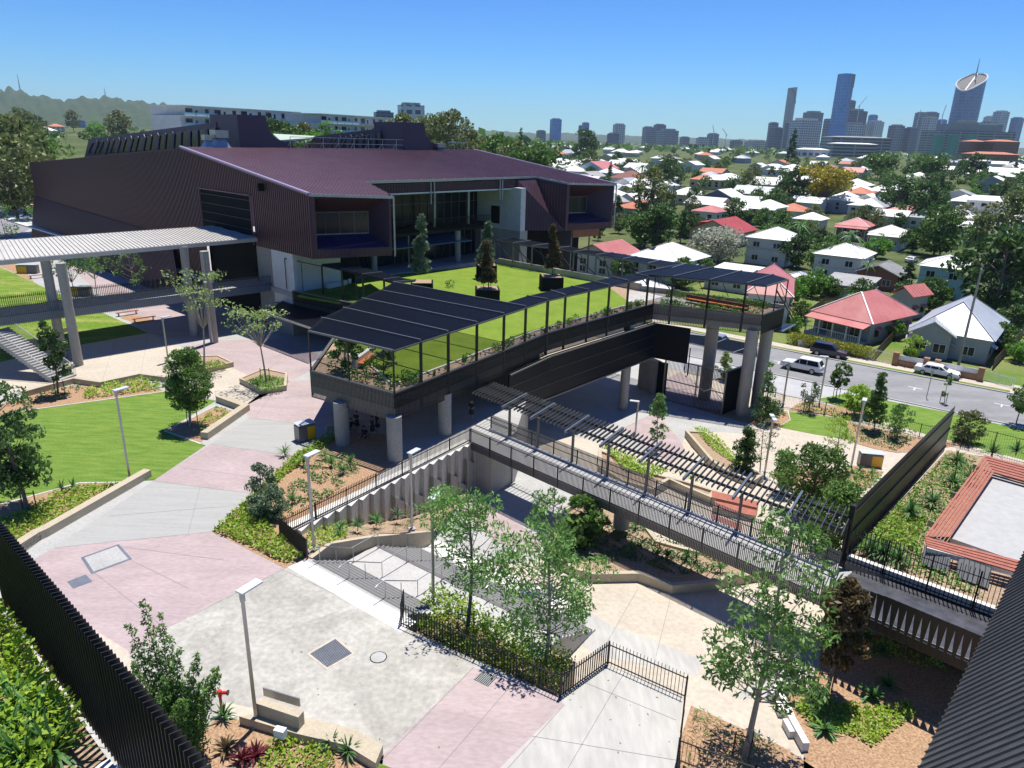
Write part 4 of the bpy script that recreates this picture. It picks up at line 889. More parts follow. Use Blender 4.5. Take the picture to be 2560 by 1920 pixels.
# gate and dark store under the right end
t = thing('slatted_gate', 'tall dark slatted gate with zigzag rail beside the round concrete columns', 'gate', G(1655, 1000))
a, b = G(1655, 998), G(1803, 1037); hz = top(1803, 1037, b.z, 930); z0 = b.z
d = (b-a); d.z = 0; L = d.length; d.normalize(); g = MB(); i = 0
while i*.16 < L: p = a+d*(i*.16); g.bar((p.x, p.y, z0), (p.x, p.y, z0+hz), .03, .05, darkm, up=d); i += 1
g.build('slat_panel', t); g = MB()
for z in (.1, hz*.5, hz): g.bar((a.x, a.y, z0+z), (b.x, b.y, z0+z), .1, .1, greypost)
for f in (0, .55, 1): p = lerp(a, b, f); g.bar((p.x, p.y, z0), (p.x, p.y, z0+hz), .14, .14, greypost)
g.build('frame', t); g = MB(); zg = [lerp(a, b, f)+Vector((0, 0, h_)) for f, h_ in ((.5, 2.9), (.68, 2.2), (.8, 2.8), (1, 1.7))]
for p, q in zip(zg, zg[1:]): g.bar(Vector((p.x, p.y-.1, z0+p.z-a.z if 0 else p.z)), Vector((q.x, q.y-.1, q.z)), .06, .06, steel)
g.build('rail', t)
b2_ = G(1866, 1012); t = thing('dark_wall', 'plain dark panel wall standing between the slatted gate and the round columns', 'wall', b)
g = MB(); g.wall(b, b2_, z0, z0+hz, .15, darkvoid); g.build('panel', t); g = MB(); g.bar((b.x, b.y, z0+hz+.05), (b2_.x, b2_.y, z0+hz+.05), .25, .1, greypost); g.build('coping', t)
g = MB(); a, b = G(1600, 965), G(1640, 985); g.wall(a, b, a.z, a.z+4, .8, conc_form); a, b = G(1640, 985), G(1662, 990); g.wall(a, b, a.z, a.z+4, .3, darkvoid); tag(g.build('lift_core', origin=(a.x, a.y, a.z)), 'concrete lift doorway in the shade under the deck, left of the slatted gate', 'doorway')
t = thing('low_pergola', 'low dark louvred pergola over the street entrance beneath the garden deck', 'pergola', G(1800, 960))
for k, qd in enumerate((((1722, 858), (1760, 866), (1810, 846), (1720, 836)), ((1762, 868), (1830, 881), (1880, 862), (1815, 848)), ((1832, 882), (1893, 893), (1893, 874), (1884, 864)))):
    q = [P(x, y, -2.6) for x, y in qd]; louvre(t, (q[3], q[2], q[1], q[0]), .2)
    g = MB(); g.bar(q[0], q[3], .12, .16, steel); g.bar(q[0], q[1], .1, .12, steel); g.build('beam', t)
for x, y in ((1726, 870), (1893, 900)): p = P(x, y, -2.7); g = MB(); g.bar((p.x, p.y, zl(p.x, p.y)), p, .12, .12, darkm); g.build('post', t)
# ================================================================ deck pergola
perg = thing('deck_pergola', 'charcoal steel pergola with black louvre roofs round the edge of the garden deck', 'pergola', (c1.x, c1.y, 4.8))
ZP = 8.15
def beam(a, b, w_=.09, h=.26, m=greypost): g.bar(a, b, w_, h, m)
front = [(1051, 853, 1054.6, 956.7), (1130, 827, 1125, 931), (1200, 806, 1194, 903), (1265, 783.6, 1257, 876), (1322, 767, 1314, 855), (1371, 751, 1366, 833), (1418, 738.5, 1412, 821), (1475, 725, 1470, 805), (1527, 714.5, 1522, 791), (1576, 703, 1569.5, 778), (1621, 693.5, 1617, 764)]
right_ = [(1681, 692, 1676.6, 763), (1769.5, 700.5, 1765, 775), (1862, 708.7, 1856, 785)]
def onpoly(x, y):                                  # nearest point on outer edge line to the pixel at z 5.1
    p = P(x, y, 5.1); best = None
    for a, b in ((c1, b0), (b0, b1), (b1, b2), (b2, cR), (cR, cRR), (cL, c1)):
        d = b-a; t_ = max(0, min(1, (Vector((p.x, p.y, 0))-a).dot(d)/d.dot(d))); q = a+d*t_; e = (q-Vector((p.x, p.y, 0))).length
        if best is None or e < best[0]: best = (e, q)
    return best[1]
posts = []
for bx_, by_, x, y in front+right_: q = onpoly(x, y); posts.append(q)
for q in posts: g = MB(); g.box((q.x, q.y, (3.0+ZP)/2), (.17, .17, ZP-3.0), darkm, rz=.6); g.build('post', perg)
for q in (c1, cL, lerp(c1, cL, .52), b1, b2, cR, cRR, lerp(cR, cRR, .5), wA):
    g = MB(); g.box((q.x, q.y, (4.9+ZP)/2), (.1, .1, ZP-4.9), darkm, rz=.6); g.build('post', perg)
# beams back from the front posts and louvre panels between them
bl = [(804, 798), (858, 772.5), (905, 749), (948, 728), (983, 708), (1317, 742.5), (1377, 729), (1427.6, 718), (1482, 706), (1530, 695), (1588, 686.6)]
bm = []
for i, q in enumerate(posts[:11]):
    bm.append((Vector((q.x, q.y, ZP)), P(*bl[i], ZP)))
g = MB()
for a, b in bm: beam(a+Vector((0, 0, .12)), b+Vector((0, 0, .12)), .1, .14)
rb_ = [(1784, 670), (1854.5, 679), (1933, 688)]; bm2 = [(Vector((q.x, q.y, ZP)), P(*rb_[i], ZP)) for i, q in enumerate(posts[11:])]
for a, b in bm2: beam(a+Vector((0, 0, .12)), b+Vector((0, 0, .12)), .1, .14)
bstart = (P(1591, 686.6, ZP), P(1716, 660.5, ZP)); beam(bstart[0]+Vector((0, 0, .12)), bstart[1]+Vector((0, 0, .12)), .1, .14)
EZ = Vector((0, 0, ZP))
beam(cL+EZ, c1+EZ, .12, .14)
pl = [c1]+posts[:11]
for a, b in zip(pl, pl[1:]): beam(a+EZ-Vector((0, 0, .05)), b+EZ-Vector((0, 0, .05)), .08, .12)
pl = [b2]+posts[11:]+[cR]
for a, b in zip(pl, pl[1:]): beam(a+EZ-Vector((0, 0, .05)), b+EZ-Vector((0, 0, .05)), .08, .12)
beam(cR+EZ, cRR+EZ, .1, .14)
g.build('beam', perg)
louvre(perg, (c1+EZ, cL+EZ, bm[0][1], bm[0][0]), .19, .17)
for (a, b), (c, d) in zip(bm[:4], bm[1:5]): louvre(perg, (a, b, d, c), .19, .17)
for i in range(4, 10):
    (a, b), (c, d) = bm[i], bm[i+1]
    if i == 4:
        b = a+(bm[5][1]-bm[5][0])
    louvre(perg, (a, b, d, c), .15, .2)
sq = [bstart]+bm2+[(cR+EZ, cRR+EZ)]
for (a, b), (c, d) in zip(sq, sq[1:]): louvre(perg, (a, b, d, c), .14, .2)
# braces seen under the right arm
g = MB()
for r in [(1716+20, 676), (1800, 690), (1880, 700), (1950, 712)]:
    g = MB(); p = P(*r, 7.6); g.bar(p, (p.x+1.2, p.y-.3, 5.2), .07, .07, darkm); g.build('brace', perg)
g = MB(); e = P(1941, 725, 7.2); f_ = P(1990, 810, 2.9); g.bar(e, f_, .12, .12, darkm); g.build('brace', perg)
g = MB(); q = [P(1935, 826, 2.9), P(1955, 829, 2.9), P(1989, 811, 2.9), P(1960, 808, 2.9)]; g.slab(q, .12, navym); g.bar(q[1], q[2], .1, .14, steel); g.build('lower_awning', perg)
# left-back small panels
lb = [((804, 663.5), (852.6, 659)), ((854, 675), (903.6, 670.6)), ((906.5, 688), (956, 682.5)), ((960, 701), (1000, 696)), ((983, 708), (1040, 702))]
qb = [(P(*a, ZP), P(*b, ZP)) for a, b in lb]; g = MB()
for a, b in qb: g.bar(a+Vector((0, 0, .1)), b+Vector((0, 0, .1)), .1, .14, greypost)
g.build('beam', perg)
for (a, b), (c, d) in zip(qb, qb[1:]): louvre(perg, (a, b, d, c), .15, .2)
for a, b in qb[:4]: g = MB(); g.box((a.x, a.y, (3.1+ZP)/2), (.16, .16, ZP-3.1), darkm, rz=.7); g.build('post', perg)
g = MB(); a = qb[0][0]; b = PV(711, 646, wB, 132); g.bar(b, a-Vector((0, 0, .1)), .07, .1, darkm)
for f in (0, .45): p = lerp(b, a, f); g.bar((p.x, p.y, 5.1), p, .07, .07, darkm)
g.build('beam', perg)
# back pergola along the parapet
t = thing('back_pergola', 'row of small black louvre roofs with diagonal braces above the rear concrete parapet', 'pergola', (bk1.x, bk1.y, 4.8))
bb = [((1237, 601), (1281, 596)), ((1283, 609), (1326, 603)), ((1330.6, 616.7), (1370, 611)), ((1393, 622), (1424, 618)), ((1434.7, 631), (1466.5, 626.6)), ((1490.6, 639), (1531.7, 633)), ((1557.6, 649), (1591, 642.7)), ((1621, 660), (1652.6, 652)), ((1680, 672), (1716, 661))]
qb = [(P(*a, ZP), P(*b, ZP)) for a, b in bb]; g = MB()
for a, b in qb: g.bar(a+Vector((0, 0, .1)), b+Vector((0, 0, .1)), .1, .14, steel)
for (a, b), (c, d) in zip(qb, qb[1:]): g.bar(a, c, .08, .12, greypost); 
g.build('beam', t)
for (a, b), (c, d) in zip(qb, qb[1:]): louvre(t, (a, b, d, c), .15, .2)
for a, b in qb[:-1]: g = MB(); g.bar((a.x, a.y, 5.6), a, .2, .2, greypost); g.build('post', t)
g = MB()
for (a, b), (c, d) in zip(qb, qb[1:]):
    g.bar(a-Vector((0, 0, .1)), (c.x, c.y, 5.8), .09, .09, darkm); g.bar(lerp(a, c, .3), (lerp(a, c, .55).x, lerp(a, c, .55).y, 5.8), .07, .07, darkm)
g.build('brace', t)
# planter boxes on the lawn
t0_ = None
for k, (x0, x1, y0, y1, lab) in enumerate(((1024, 1082, 685, 742, 'black cube planter in the shade at the left of the roof lawn'), (1189, 1241, 664, 694, 'black cube planter furthest back on the roof lawn, behind another planter'), (1186, 1248, 720, 760, 'black cube planter in the middle foreground of the roof lawn'), (1350, 1406, 688, 726, 'black cube planter with the bronze-leaved tree on the right of the roof lawn'))):
    a, b = P(x0, y1, 4.95), P(x1, y1, 4.95); w_ = (b-a).length*.95; m = lerp(a, b, .5)+Vector((0, w_*.35, 0)); h = 1.55
    t = thing('cube_planter', lab, 'planter', (m.x, m.y, 4.95), 'black cube planters on the roof lawn')
    g = MB(); g.box((m.x, m.y, 4.95+h/2), (w_, w_, h), darkvoid, rz=.1); g.build('box', t); g = MB(); g.box((m.x, m.y, 4.95+h+.01), (w_*.86, w_*.86, .04), soil, rz=.1); g.build('soil', t)
# timber seats and white seats on the deck
t = thing('timber_bench', 'orange timber bench against a white planter wall under the big pergola', 'bench', P(905, 900, 4.9))
q = [P(889, 906, 5.35), P(908, 909, 5.35), P(937, 885, 5.35), P(926, 879, 5.35)]; g = MB(); g.prism(XY(q), 5.28, 5.36, orange_t); g.build('seat', t); g = MB(); g.wall(P(884, 902, 5.6), P(926, 872, 5.6), 4.9, 5.7, .35, white_edge); g.build('planter_wall', t)
t = thing('timber_bench', 'long orange timber bench among the plants on the right arm of the deck', 'bench', P(1800, 765, 4.95))
a, b = P(1715, 745, 5.45), P(1870, 772, 5.45); g = MB(); g.bar(a, b, .5, .07, orange_t); g.build('seat', t); g = MB(); n = Vector((.35, .9, 0)).normalized(); g.bar(a+n*.5+Vector((0, 0, -.0)), b+n*.5, .3, .7, M_('dark timber wall', (.12, .05, .04), rough=.7)); g.build('back_wall', t)
t = thing('white_seat', 'white curved seat with purple trim in the shade below the first bay', 'seat', P(850, 720, 4.9))
for (x0, y0), (x1, y1) in (((820, 722), (865, 712)), ((868, 710), (891, 704))): g = MB(); g.wall(P(x0, y0, 4.9), P(x1, y1, 4.9), 4.9, 5.5, .5, white_edge); g.build('seat', t)
# ================================================================ footbridge
br = thing('footbridge', 'level concrete footbridge with slatted railings crossing above the lower plaza', 'footbridge', (0, 47, 0))
n0 = P(1180, 1104); n1 = P(2430, 1652); f0_ = P(1241, 1070); f1_ = P(2105, 1404); f2_ = P(2500, 1524)
bd = (n1-n0).normalized(); bn = Vector((-bd.y, bd.x, 0))
f0_ = n0+bd*(f0_-n0).dot(bd)+bn*2.65; f1_ = n0+bd*(P(2100, 1425)-n0).dot(bd)+bn*2.65
g = MB(); g.prism(XY([n0-bn*.1, n1-bn*.1+bd*4, f2_+bd*4, f2_, Vector((f1_.x+1.0, f1_.y+.2, 0)), f1_, f0_, n0+bn*2.65]), -.62, 0.03, M_('bridge deck concrete', (.36, .36, .36), c2=(.31, .31, .31), scale=.5), conc_form); g.build('deck', br)
g = MB(); g.bar(n0-bn*.16+Vector((0, 0, -.3)), n1-bn*.16+Vector((0, 0, -.3)), .08, .5, darkm); g.bar(f0_+bn*.1+Vector((0, 0, -.3)), f1_+bn*.1+Vector((0, 0, -.3)), .08, .5, darkm); g.build('edge_beam', br)
p = G(1550, 1345); g = MB(); g.tube([(p.x, p.y, -3.2), (p.x, p.y, -.5)], .55, conc_col, 24); g.build('column', br)
p = G(2080, 1560); g = MB(); g.box((p.x, p.y, -1.8), (1.2, 1.2, 2.6), conc_col, rz=.6); g.build('column', br)
railm = M_('brushed rail slat', (.20, .20, .195), rough=.4, metal=.4)
def rail(par, a, b, h, z0, sp=.105, m=railm, name='balustrade'):
    a, b = Vector(a), Vector(b); d = (b-a).normalized(); L = (b-a).length; k = int(L/sp); g = MB()
    for i in range(k+1): p = a+d*(i*sp); g.bar((p.x, p.y, z0), (p.x, p.y, z0+h), .022, .055, m, up=d)
    for z in (z0+h-.22, z0+.62): g.bar((a.x, a.y, z), (b.x, b.y, z), .04, .04, darkm)
    for i in range(int(L/2.2)+1): p = a+d*min(L, i*2.2); g.bar((p.x, p.y, z0), (p.x, p.y, z0+h-.1), .08, .05, darkm, up=d)
    return g.build(name, par)
sE = (P(2045, 1500)-n0).dot(bd); rail(br, n0-bn*.24, n0+bd*sE-bn*.24, 1.72, -.5)
g = MB(); s = sE
while s < (n1-n0).length+3:
    f_ = min(1, (s-sE)/3.); p = n0+bd*s-bn*.24; w0_, w1_ = .03, .04+.15*f_; hh_ = 1.25+.45*f_; tilt = -bn*(.0+.25*f_)
    V_ = [p-bd*w0_+Vector((0, 0, -.5)), p+bd*w0_+Vector((0, 0, -.5)), p+bd*w1_+tilt+Vector((0, 0, hh_)), p-bd*w1_+tilt+Vector((0, 0, hh_))]; g.add(V_+[q+bn*.02 for q in V_], BF, darkm); s += .34
g.bar(n0+bd*sE-bn*.2+Vector((0, 0, .1)), n1-bn*.2+bd*3+Vector((0, 0, .1)), .04, .05, darkm); g.build('blade_balustrade', br)
rail(br, f0_, f1_, 1.3, .03)
g = MB(); g.bar(f0_+Vector((0, 0, .08))-bn*.12, f1_+Vector((0, 0, .08))-bn*.12, .2, .14, white_edge); g.build('kerb', br)
g = MB(); e0 = n0+bd*sE+bn*.0; g.prism(XY([n0+bd*sE, n1+bd*4, f2_+bd*4, f2_, Vector((f1_.x+1.0, f1_.y+.2, 0))]), .031, .045, M_('dark deck overlay', (.060, .062, .068), rough=.3, metal=.3, c2=(.12, .12, .125), scale=1.5)); g.build('dark_deck_overlay', br)  # dark overlay that darkens the deck at the bridge's right end
# bridge pergola
bp = thing('bridge_pergola', 'open roof of dark steel blades on slim posts along the footbridge', 'pergola', f0_)
ZB_ = 2.75
A0, A1, C0, C1 = P(1180, 984, ZB_), P(2102, 1342, ZB_), P(1236, 956, ZB_), P(2132, 1275, ZB_)
g = MB(); L = (A1-A0).length; k = int(L/.36)
for i in range(k+1):
    s = i/k; g.bar(lerp(A0, A1, s), lerp(C0, C1, s), .05, .16, M_('pergola blade', (.06, .068, .078), rough=.4, metal=.4))
g.build('blade_roof', bp)
g = MB()
for s in (.30, .78): g.bar(lerp(A0, C0, s)-Vector((0, 0, .16)), lerp(A1, C1, s)-Vector((0, 0, .16)), .1, .16, darkm)
g.build('beam', bp)
for x, y in ((1289, 1088), (1366, 1114), (1451, 1149), (1534, 1186), (1632, 1225), (1738, 1269), (1857, 1318), (1989, 1366)):
    p = P(x, y); s = (p-n0).dot(bd); p = n0+bd*s+bn*2.62; g = MB(); g.bar((p.x, p.y, 0), (p.x, p.y, ZB_-.2), .17, .12, greypost, up=bd); g.build('post', bp)
    g = MB(); s2 = (p-A0).dot((A1-A0).normalized())/L; a = lerp(A0, A1, s2); c = lerp(C0, C1, s2); e = (c-a); g.bar(a-e*.12, c-e*.0, .12, .2, M_('pergola arm', (.16, .19, .22), rough=.35, metal=.5)); g.build('arm', bp)
# ================================================================ terrace at the right
T1 = P(2106, 1403); T2 = P(2363, 1119)
hs_ = 3.5
t = thing('tall_screen', 'tall black louvred screen fence between the footbridge and the planted terrace', 'screen', T1)
d = (T2-T1); L = d.length; d.normalize(); n = Vector((-d.y, d.x, 0)); g = MB(); i = 0
while i*.17 < L: p = T1+d*(i*.17); g.bar((p.x, p.y, -.3), (p.x, p.y, hs_), .02, .16, darkm, up=d); i += 1
g.build('blade_panel', t); g = MB()
for z in (.2, 1.7, hs_-.5): g.bar(T1+Vector((0, 0, z))-n*.06, T2+Vector((0, 0, z))-n*.06, .06, .06, darkm)
g.build('rail', t); g = MB(); g.bar(T1+Vector((0, 0, -.3)), T1+Vector((0, 0, hs_+.05)), .28, .28, darkm, up=d); g.build('post', t)
rim0, rim1 = P(2120, 1388, .5), P(2490, 1522, .5); far0, far1 = P(2368, 1125, .3), P(2620, 1170, .3)
q = [rim0, rim1, rim1+(rim1-rim0)*.6, far1+Vector((8, -2, 0)), far1, far0]
g = MB(); g.prism(XY(q), -3.3, .3, soil, conc_form); struct(g.build('terrace'))
g = MB(); g.bar(rim0+Vector((0, 0, -.15)), rim1+(rim1-rim0)*.05+Vector((0, 0, -.15)), .32, .42, white_edge); tag(g.build('planter_rim', origin=rim0), 'white concrete rim of the spiky planting beside the footbridge end', 'wall')
pf = [P(2376, 1345, .85), P(2484, 1183, .85), P(2700, 1262, .85), P(2800, 1500, .85), P(2541, 1402, .85)]
g = MB(); g.prism(XY(pf), .25, .85, M_('terrace floor', (.40, .40, .39), c2=(.35, .35, .345), scale=2.), white_edge); struct(g.build('terrace'))
t = thing('corner_bench', 'red slatted timber bench bending round two sides of the white terrace', 'bench', P(2311, 1341, .9))
o1, o2, o3 = P(2311, 1341, 1.3), P(2462, 1137, 1.3), P(2700, 1200, 1.3); i1, i2, i3 = P(2376, 1342, 1.3), P(2486, 1182, 1.3), P(2700, 1242, 1.3)
g = MB()
for k in range(6):
    s0, s1 = (k+.06)/6, (k+.78)/6
    for (a, b), (c, e) in (((o1, o2), (i1, i2)), ((o2, o3), (i2, i3))):
        g.add([lerp(a, c, s0), lerp(b, e, s0), lerp(b, e, s1), lerp(a, c, s1)]+[x-Vector((0, 0, .07)) for x in (lerp(a, c, s0), lerp(b, e, s0), lerp(b, e, s1), lerp(a, c, s1))], BF[::1], timber)
f1, f2 = P(2541, 1399, 1.3), P(2541, 1432, 1.3); o1b = P(2318, 1366, 1.3)
for k in range(4):
    s0, s1 = (k+.06)/4, (k+.8)/4; a, b = lerp(o1, o1b, s0), lerp(o1, o1b, s1); c, e = lerp(P(2560, 1403, 1.3), P(2560, 1437, 1.3), s0), lerp(P(2560, 1403, 1.3), P(2560, 1437, 1.3), s1)
    g.add([a, b, e, c]+[x-Vector((0, 0, .07)) for x in (a, b, e, c)], BF, timber)
g.build('seat', t); g = MB()
for x, y in ((2330, 1318), (2385, 1245), (2440, 1175), (2500, 1172), (2345, 1362), (2440, 1390)): p = P(x, y, .85); g.box((p.x, p.y, 1.02), (.08, .5, .4), steel, rz=.6)
g.build('leg', t); g = MB(); g.bar(o1b-Vector((0, 0, .2)), P(2560, 1440, 1.1), .12, .3, white_edge); g.build('front_edge', t)
for k, (x0, y0, x1, y1) in enumerate(((2312, 1362, 2378, 1386), (2398, 1392, 2478, 1420))):
    a, b = P(x0, y0, 1.2), P(x1, y1, 1.2); t = thing('vent_panel', ('left', 'right')[k]+' grey ribbed metal panel of the pair under the red terrace bench', 'panel', (a.x, a.y, .3), 'grey panels under the terrace bench')
    g = MB(); nn = Vector((-.5, -.85, 0))*.9; g.slab([a, b, b+nn+Vector((0, 0, -.75)), a+nn+Vector((0, 0, -.75))], .06, greypost)
    g.build('panel', t); g = MB()
    for i in range(7): s = i/6; g.bar(lerp(a, b, s)+Vector((0, 0, .04)), lerp(a, b, s)+nn+Vector((0, 0, -.7)), .03, .05, darkm)
    g.build('rib', t)
fence('spiked_fence', 'tall thin spiked fence standing on the white rim of the spiky planting', [rim0+Vector((-.3, .0, -.35)), rim1+(rim1-rim0)*.2+Vector((-.3, 0, -.35))], 2.3, sp=.2, dep=.1, th=.03, spike=True, rails=(.15, -.45))
# dark ribbed building flank at lower right
a = P(2296, 1920, 4.); b = P(2562, 1376, 4.); d = (b-a).normalized(); a_, b_ = a-d*4, b+d*1.5
wallm = M_('black standing seam metal', (.19, .195, .20), rough=.33, metal=.6, c2=(.11, .115, .125), scale=.35)
fl = thing('ribbed_facade', 'dark metal facade sloping up with parallel seams, filling the lower right corner', 'facade', a)
pr = Vector((d.y, -d.x, 0)); wv = pr*math.cos(R_(57))+Vector((0, 0, math.sin(R_(57)))); nn = d.cross(wv); nn = nn if nn.z > 0 else -nn
g = MB(); g.slab([a_, b_, b_+wv*11, a_+wv*11], .25, wallm); g.build('wall_panel', fl)
g = MB(); k = 0
while k*.4 < (b_-a_).length: s = a_+d*(k*.4)+nn*.03; g.bar(s, s+wv*11, .03, .06, greypost, up=nn); k += 1
g.build('seam', fl)
# ================================================================ plants
RS = np.random.RandomState(7)
def leafmesh(name, C, size, mt, asp=.45, up=.3, parent=None, jit=.35, droop=0.):
    """cloud of pointed leaves at centres C"""
    C = np.asarray(C, float); n = len(C); d = RS.normal(size=(n, 3)); d[:, 2] += up; d /= np.linalg.norm(d, axis=1)[:, None]+1e-9
    r = RS.normal(size=(n, 3)); r[:, 2] *= .6; a = np.cross(d, r); a /= np.linalg.norm(a, axis=1)[:, None]+1e-9; b = np.cross(d, a)
    s = (size*(1+jit*RS.uniform(-1, 1, n)))[:, None]; a = a*s*.5; b = b*s*.5*asp
    if droop: a[:, 2] -= droop*s[:, 0]*.3
    V = np.empty((n, 4, 3)); V[:, 0] = C-a; V[:, 1] = C-b+a*.1; V[:, 2] = C+a; V[:, 3] = C+b+a*.1
    me = bpy.data.meshes.new(name); me.vertices.add(n*4); me.vertices.foreach_set('co', V.reshape(-1))
    me.loops.add(n*4); me.loops.foreach_set('vertex_index', np.arange(n*4)); me.polygons.add(n); me.polygons.foreach_set('loop_start', np.arange(0, n*4, 4)); me.polygons.foreach_set('loop_total', np.full(n, 4))
    me.materials.append(mt); me.update(calc_edges=True); o = bpy.data.objects.new(name, me); COL.objects.link(o)
    if parent is not None: o.parent = parent
    return o
def ball(n, r, fl=1.): 
    p = RS.normal(size=(n, 3)); p /= np.linalg.norm(p, axis=1)[:, None]; p *= (RS.uniform(.35, 1, n)**.5)[:, None]*r; p[:, 2] *= fl; return p
def tree(label, base, h, rad, cb=.3, kind='round', leaf=lf_mid, ls=.22, nc=26, nl=60, tr=.09, bk=bark, stakes=0, name='tree', cat='tree', group=None, lean=(0, 0), asp=.45, seed=None, flat=.75):
    if seed is not None: RS.seed(seed)
    t = thing(name, label, cat, base, group); g = MB(); z0 = h*cb; top_ = np.array([lean[0]*h, lean[1]*h, h*.93])
    def stem(z): f = z/h; return np.array([lean[0]*z*f+.03*h*math.sin(3*f+len(label)), lean[1]*z*f+.02*h*math.sin(5*f), z])
    pts = [stem(h*.93*i/7) for i in range(8)]; g.tube([tuple(p) for p in pts], [tr*(1-.8*i/7)+.01 for i in range(8)], bk, 7)
    C = []
    for i in range(nc):
        if kind == 'column': z = h*(cb+(1-cb)*RS.uniform(0, 1)); f = (z/h-cb)/(1-cb); rr = rad*(math.sin(math.pi*min(1, f*.75+.25))**.7)*RS.uniform(.2, 1)
        elif kind == 'cone': z = h*(cb+(1-cb)*RS.uniform(0, 1)**1.3); f = (z/h-cb)/(1-cb); rr = rad*(1-f*.88)*RS.uniform(.3, 1)
        elif kind == 'spread': z = h*(cb+(1-cb)*RS.uniform(.35, 1)); rr = rad*RS.uniform(.15, 1)*(.6+.4*(z/h))
        elif kind == 'vase': z = h*(cb+(1-cb)*RS.uniform(0, 1)); f = (z/h-cb)/(1-cb); rr = rad*(.35+.65*math.sin(math.pi*min(1, .15+f*.8)))*RS.uniform(.35, 1)
        else: u = RS.uniform(-1, 1); z = h*(cb+(1-cb)*(.5+.47*u)); rr = rad*math.sqrt(max(0, 1-u*u))*RS.uniform(.35, 1)
        th = RS.uniform(0, 2*math.pi); c = stem(min(z, h*.93)); c = np.array([c[0]+rr*math.cos(th), c[1]+rr*math.sin(th), z])
        if rr > .25*rad or i % 3 == 0:
            a = stem(max(h*cb*.85, (z-rr*.7) if kind != 'spread' else h*cb)); m = (a+c)/2+np.array([0, 0, -.06*rr]); g.tube([tuple(a), tuple(m), tuple(c)], [tr*.32, tr*.2, tr*.06], bk, 5)
        cr = rad*(.30 if nc > 20 else .36)*RS.uniform(.7, 1.25); C.append(c+ball(int(nl*RS.uniform(.6, 1.3)), cr, flat))
    g.build('trunk', t, origin=(0, 0, 0)); leafmesh('crown', np.concatenate(C), ls, leaf, asp=asp, parent=t)
    for k in range(stakes):
        a_ = 2.1*k+.6; q = MB(); q.bar((.45*math.cos(a_), .45*math.sin(a_), -.1), (.45*math.cos(a_), .45*math.sin(a_), 1.25), .05, .05, stake); q.bar((.45*math.cos(a_), .45*math.sin(a_), 1.1), (0, 0, 1.15), .02, .05, stake); q.build('stake', t, origin=(0, 0, 0))
    return t
def strap(label, base, n=26, L=1.1, w=.07, mt=lf_strap, name='strap_plant', group=None, stemh=0., droop=.55, seed=None):
    if seed is not None: RS.seed(seed)
    g = MB()
    if stemh: g.tube([(0, 0, -.1), (.02, .03, stemh)], [.05, .04], bark, 6)
    for i in range(n):
        th = RS.uniform(0, 6.28); el = RS.uniform(.25, 1.35); l = L*RS.uniform(.6, 1.1); d = np.array([math.cos(th)*math.cos(el), math.sin(th)*math.cos(el), math.sin(el)]); s = np.array([-math.sin(th), math.cos(th), 0])*w/2
        p = np.array([0, 0, stemh]); V = []
        for k in range(4):
            f = k/3; q = p+d*l*f+np.array([0, 0, -droop*l*f*f*math.cos(el)]); ww = [.7, 1, .8, .05][k]; V += [q-s*ww, q+s*ww]
        g.add(V, [(0, 1, 3, 2), (2, 3, 5, 4), (4, 5, 7, 6)], mt)
    o = g.build(name); o.location = base; return tag(o, label, 'plant', group)
def scatter(poly, dens, zf, hgt=.3):
    poly = [(p[0], p[1]) for p in poly]; xs = [p[0] for p in poly]; ys = [p[1] for p in poly]; A = (max(xs)-min(xs))*(max(ys)-min(ys)); out = []
    for _ in range(int(A*dens)):
        x, y = RS.uniform(min(xs), max(xs)), RS.uniform(min(ys), max(ys))
        if inpoly((x, y), poly): out.append((x, y, zf(x, y)+RS.uniform(.0, 1)*hgt))
    return out
def cover(label, pxs, z=0., mt=lf_lime, dens=55, ls=.16, hgt=.3, low_=False, patchy=0., cat='ground cover', asp=.7, seed=3, clump=0.):
    RS.seed(seed); poly = XY(gx(pxs)) if low_ else XY(px(pxs, z)); zf = (lambda x, y: zl(x, y)+z) if low_ else (z if hasattr(z, '__call__') else (lambda x, y: z))
    c = scatter(poly, dens*(2.1 if not patchy else 1.6), zf, hgt)
    if patchy or clump:
        o = []; 
        for q in c:
            v = math.sin(q[0]*1.9+seed)*math.sin(q[1]*2.3+seed*2)+.5*math.sin(q[0]*5.1+q[1]*3.7+seed)
            if v > patchy-.9: o.append((q[0], q[1], q[2]+.18*max(0, v)*(hgt/.3)))
        c = o
    m = leafmesh('ground_cover', c, ls, mt, asp=asp, up=1.3); return stuff(m, label, cat)
zero = lambda x, y: 0.
# near left: ledge planting behind the blade fence
fa, fb, fd, fn = NEARF
def ledge(s, o): p = fa+fd*s-fn*o; return (p.x, p.y)
RS.seed(11)
c = scatter([ledge(-3, .12), ledge(4.6, .12), ledge(5.2, .9), ledge(9.5, .9), ledge(9.5, 3.6), ledge(-3, 5)], 560, lambda x, y: 12.75, .55); c = [q for q in c]
stuff(leafmesh('ground_cover', c, .105, lf_lime, asp=.75, up=1.), 'bright green leafy ground cover on the near ledge inside the blade fence', 'ground cover')
for k, (x, y) in enumerate(((40, 1760), (95, 1800), (20, 1850), (130, 1880), (60, 1900))):
    p = P(x, y, 12.9); strap(('leftmost arching strap-leaf clump on the near ledge', 'strap-leaf clump on the ledge nearest the blade fence', 'lower left strap-leaf clump at the picture edge', 'strap-leaf clump beside the white ledge kerb', 'lowest strap-leaf clump in the bottom left corner')[k], p, 46, .85, .05, lf_strap, seed=20+k, group='strap-leaf clumps on the near ledge')
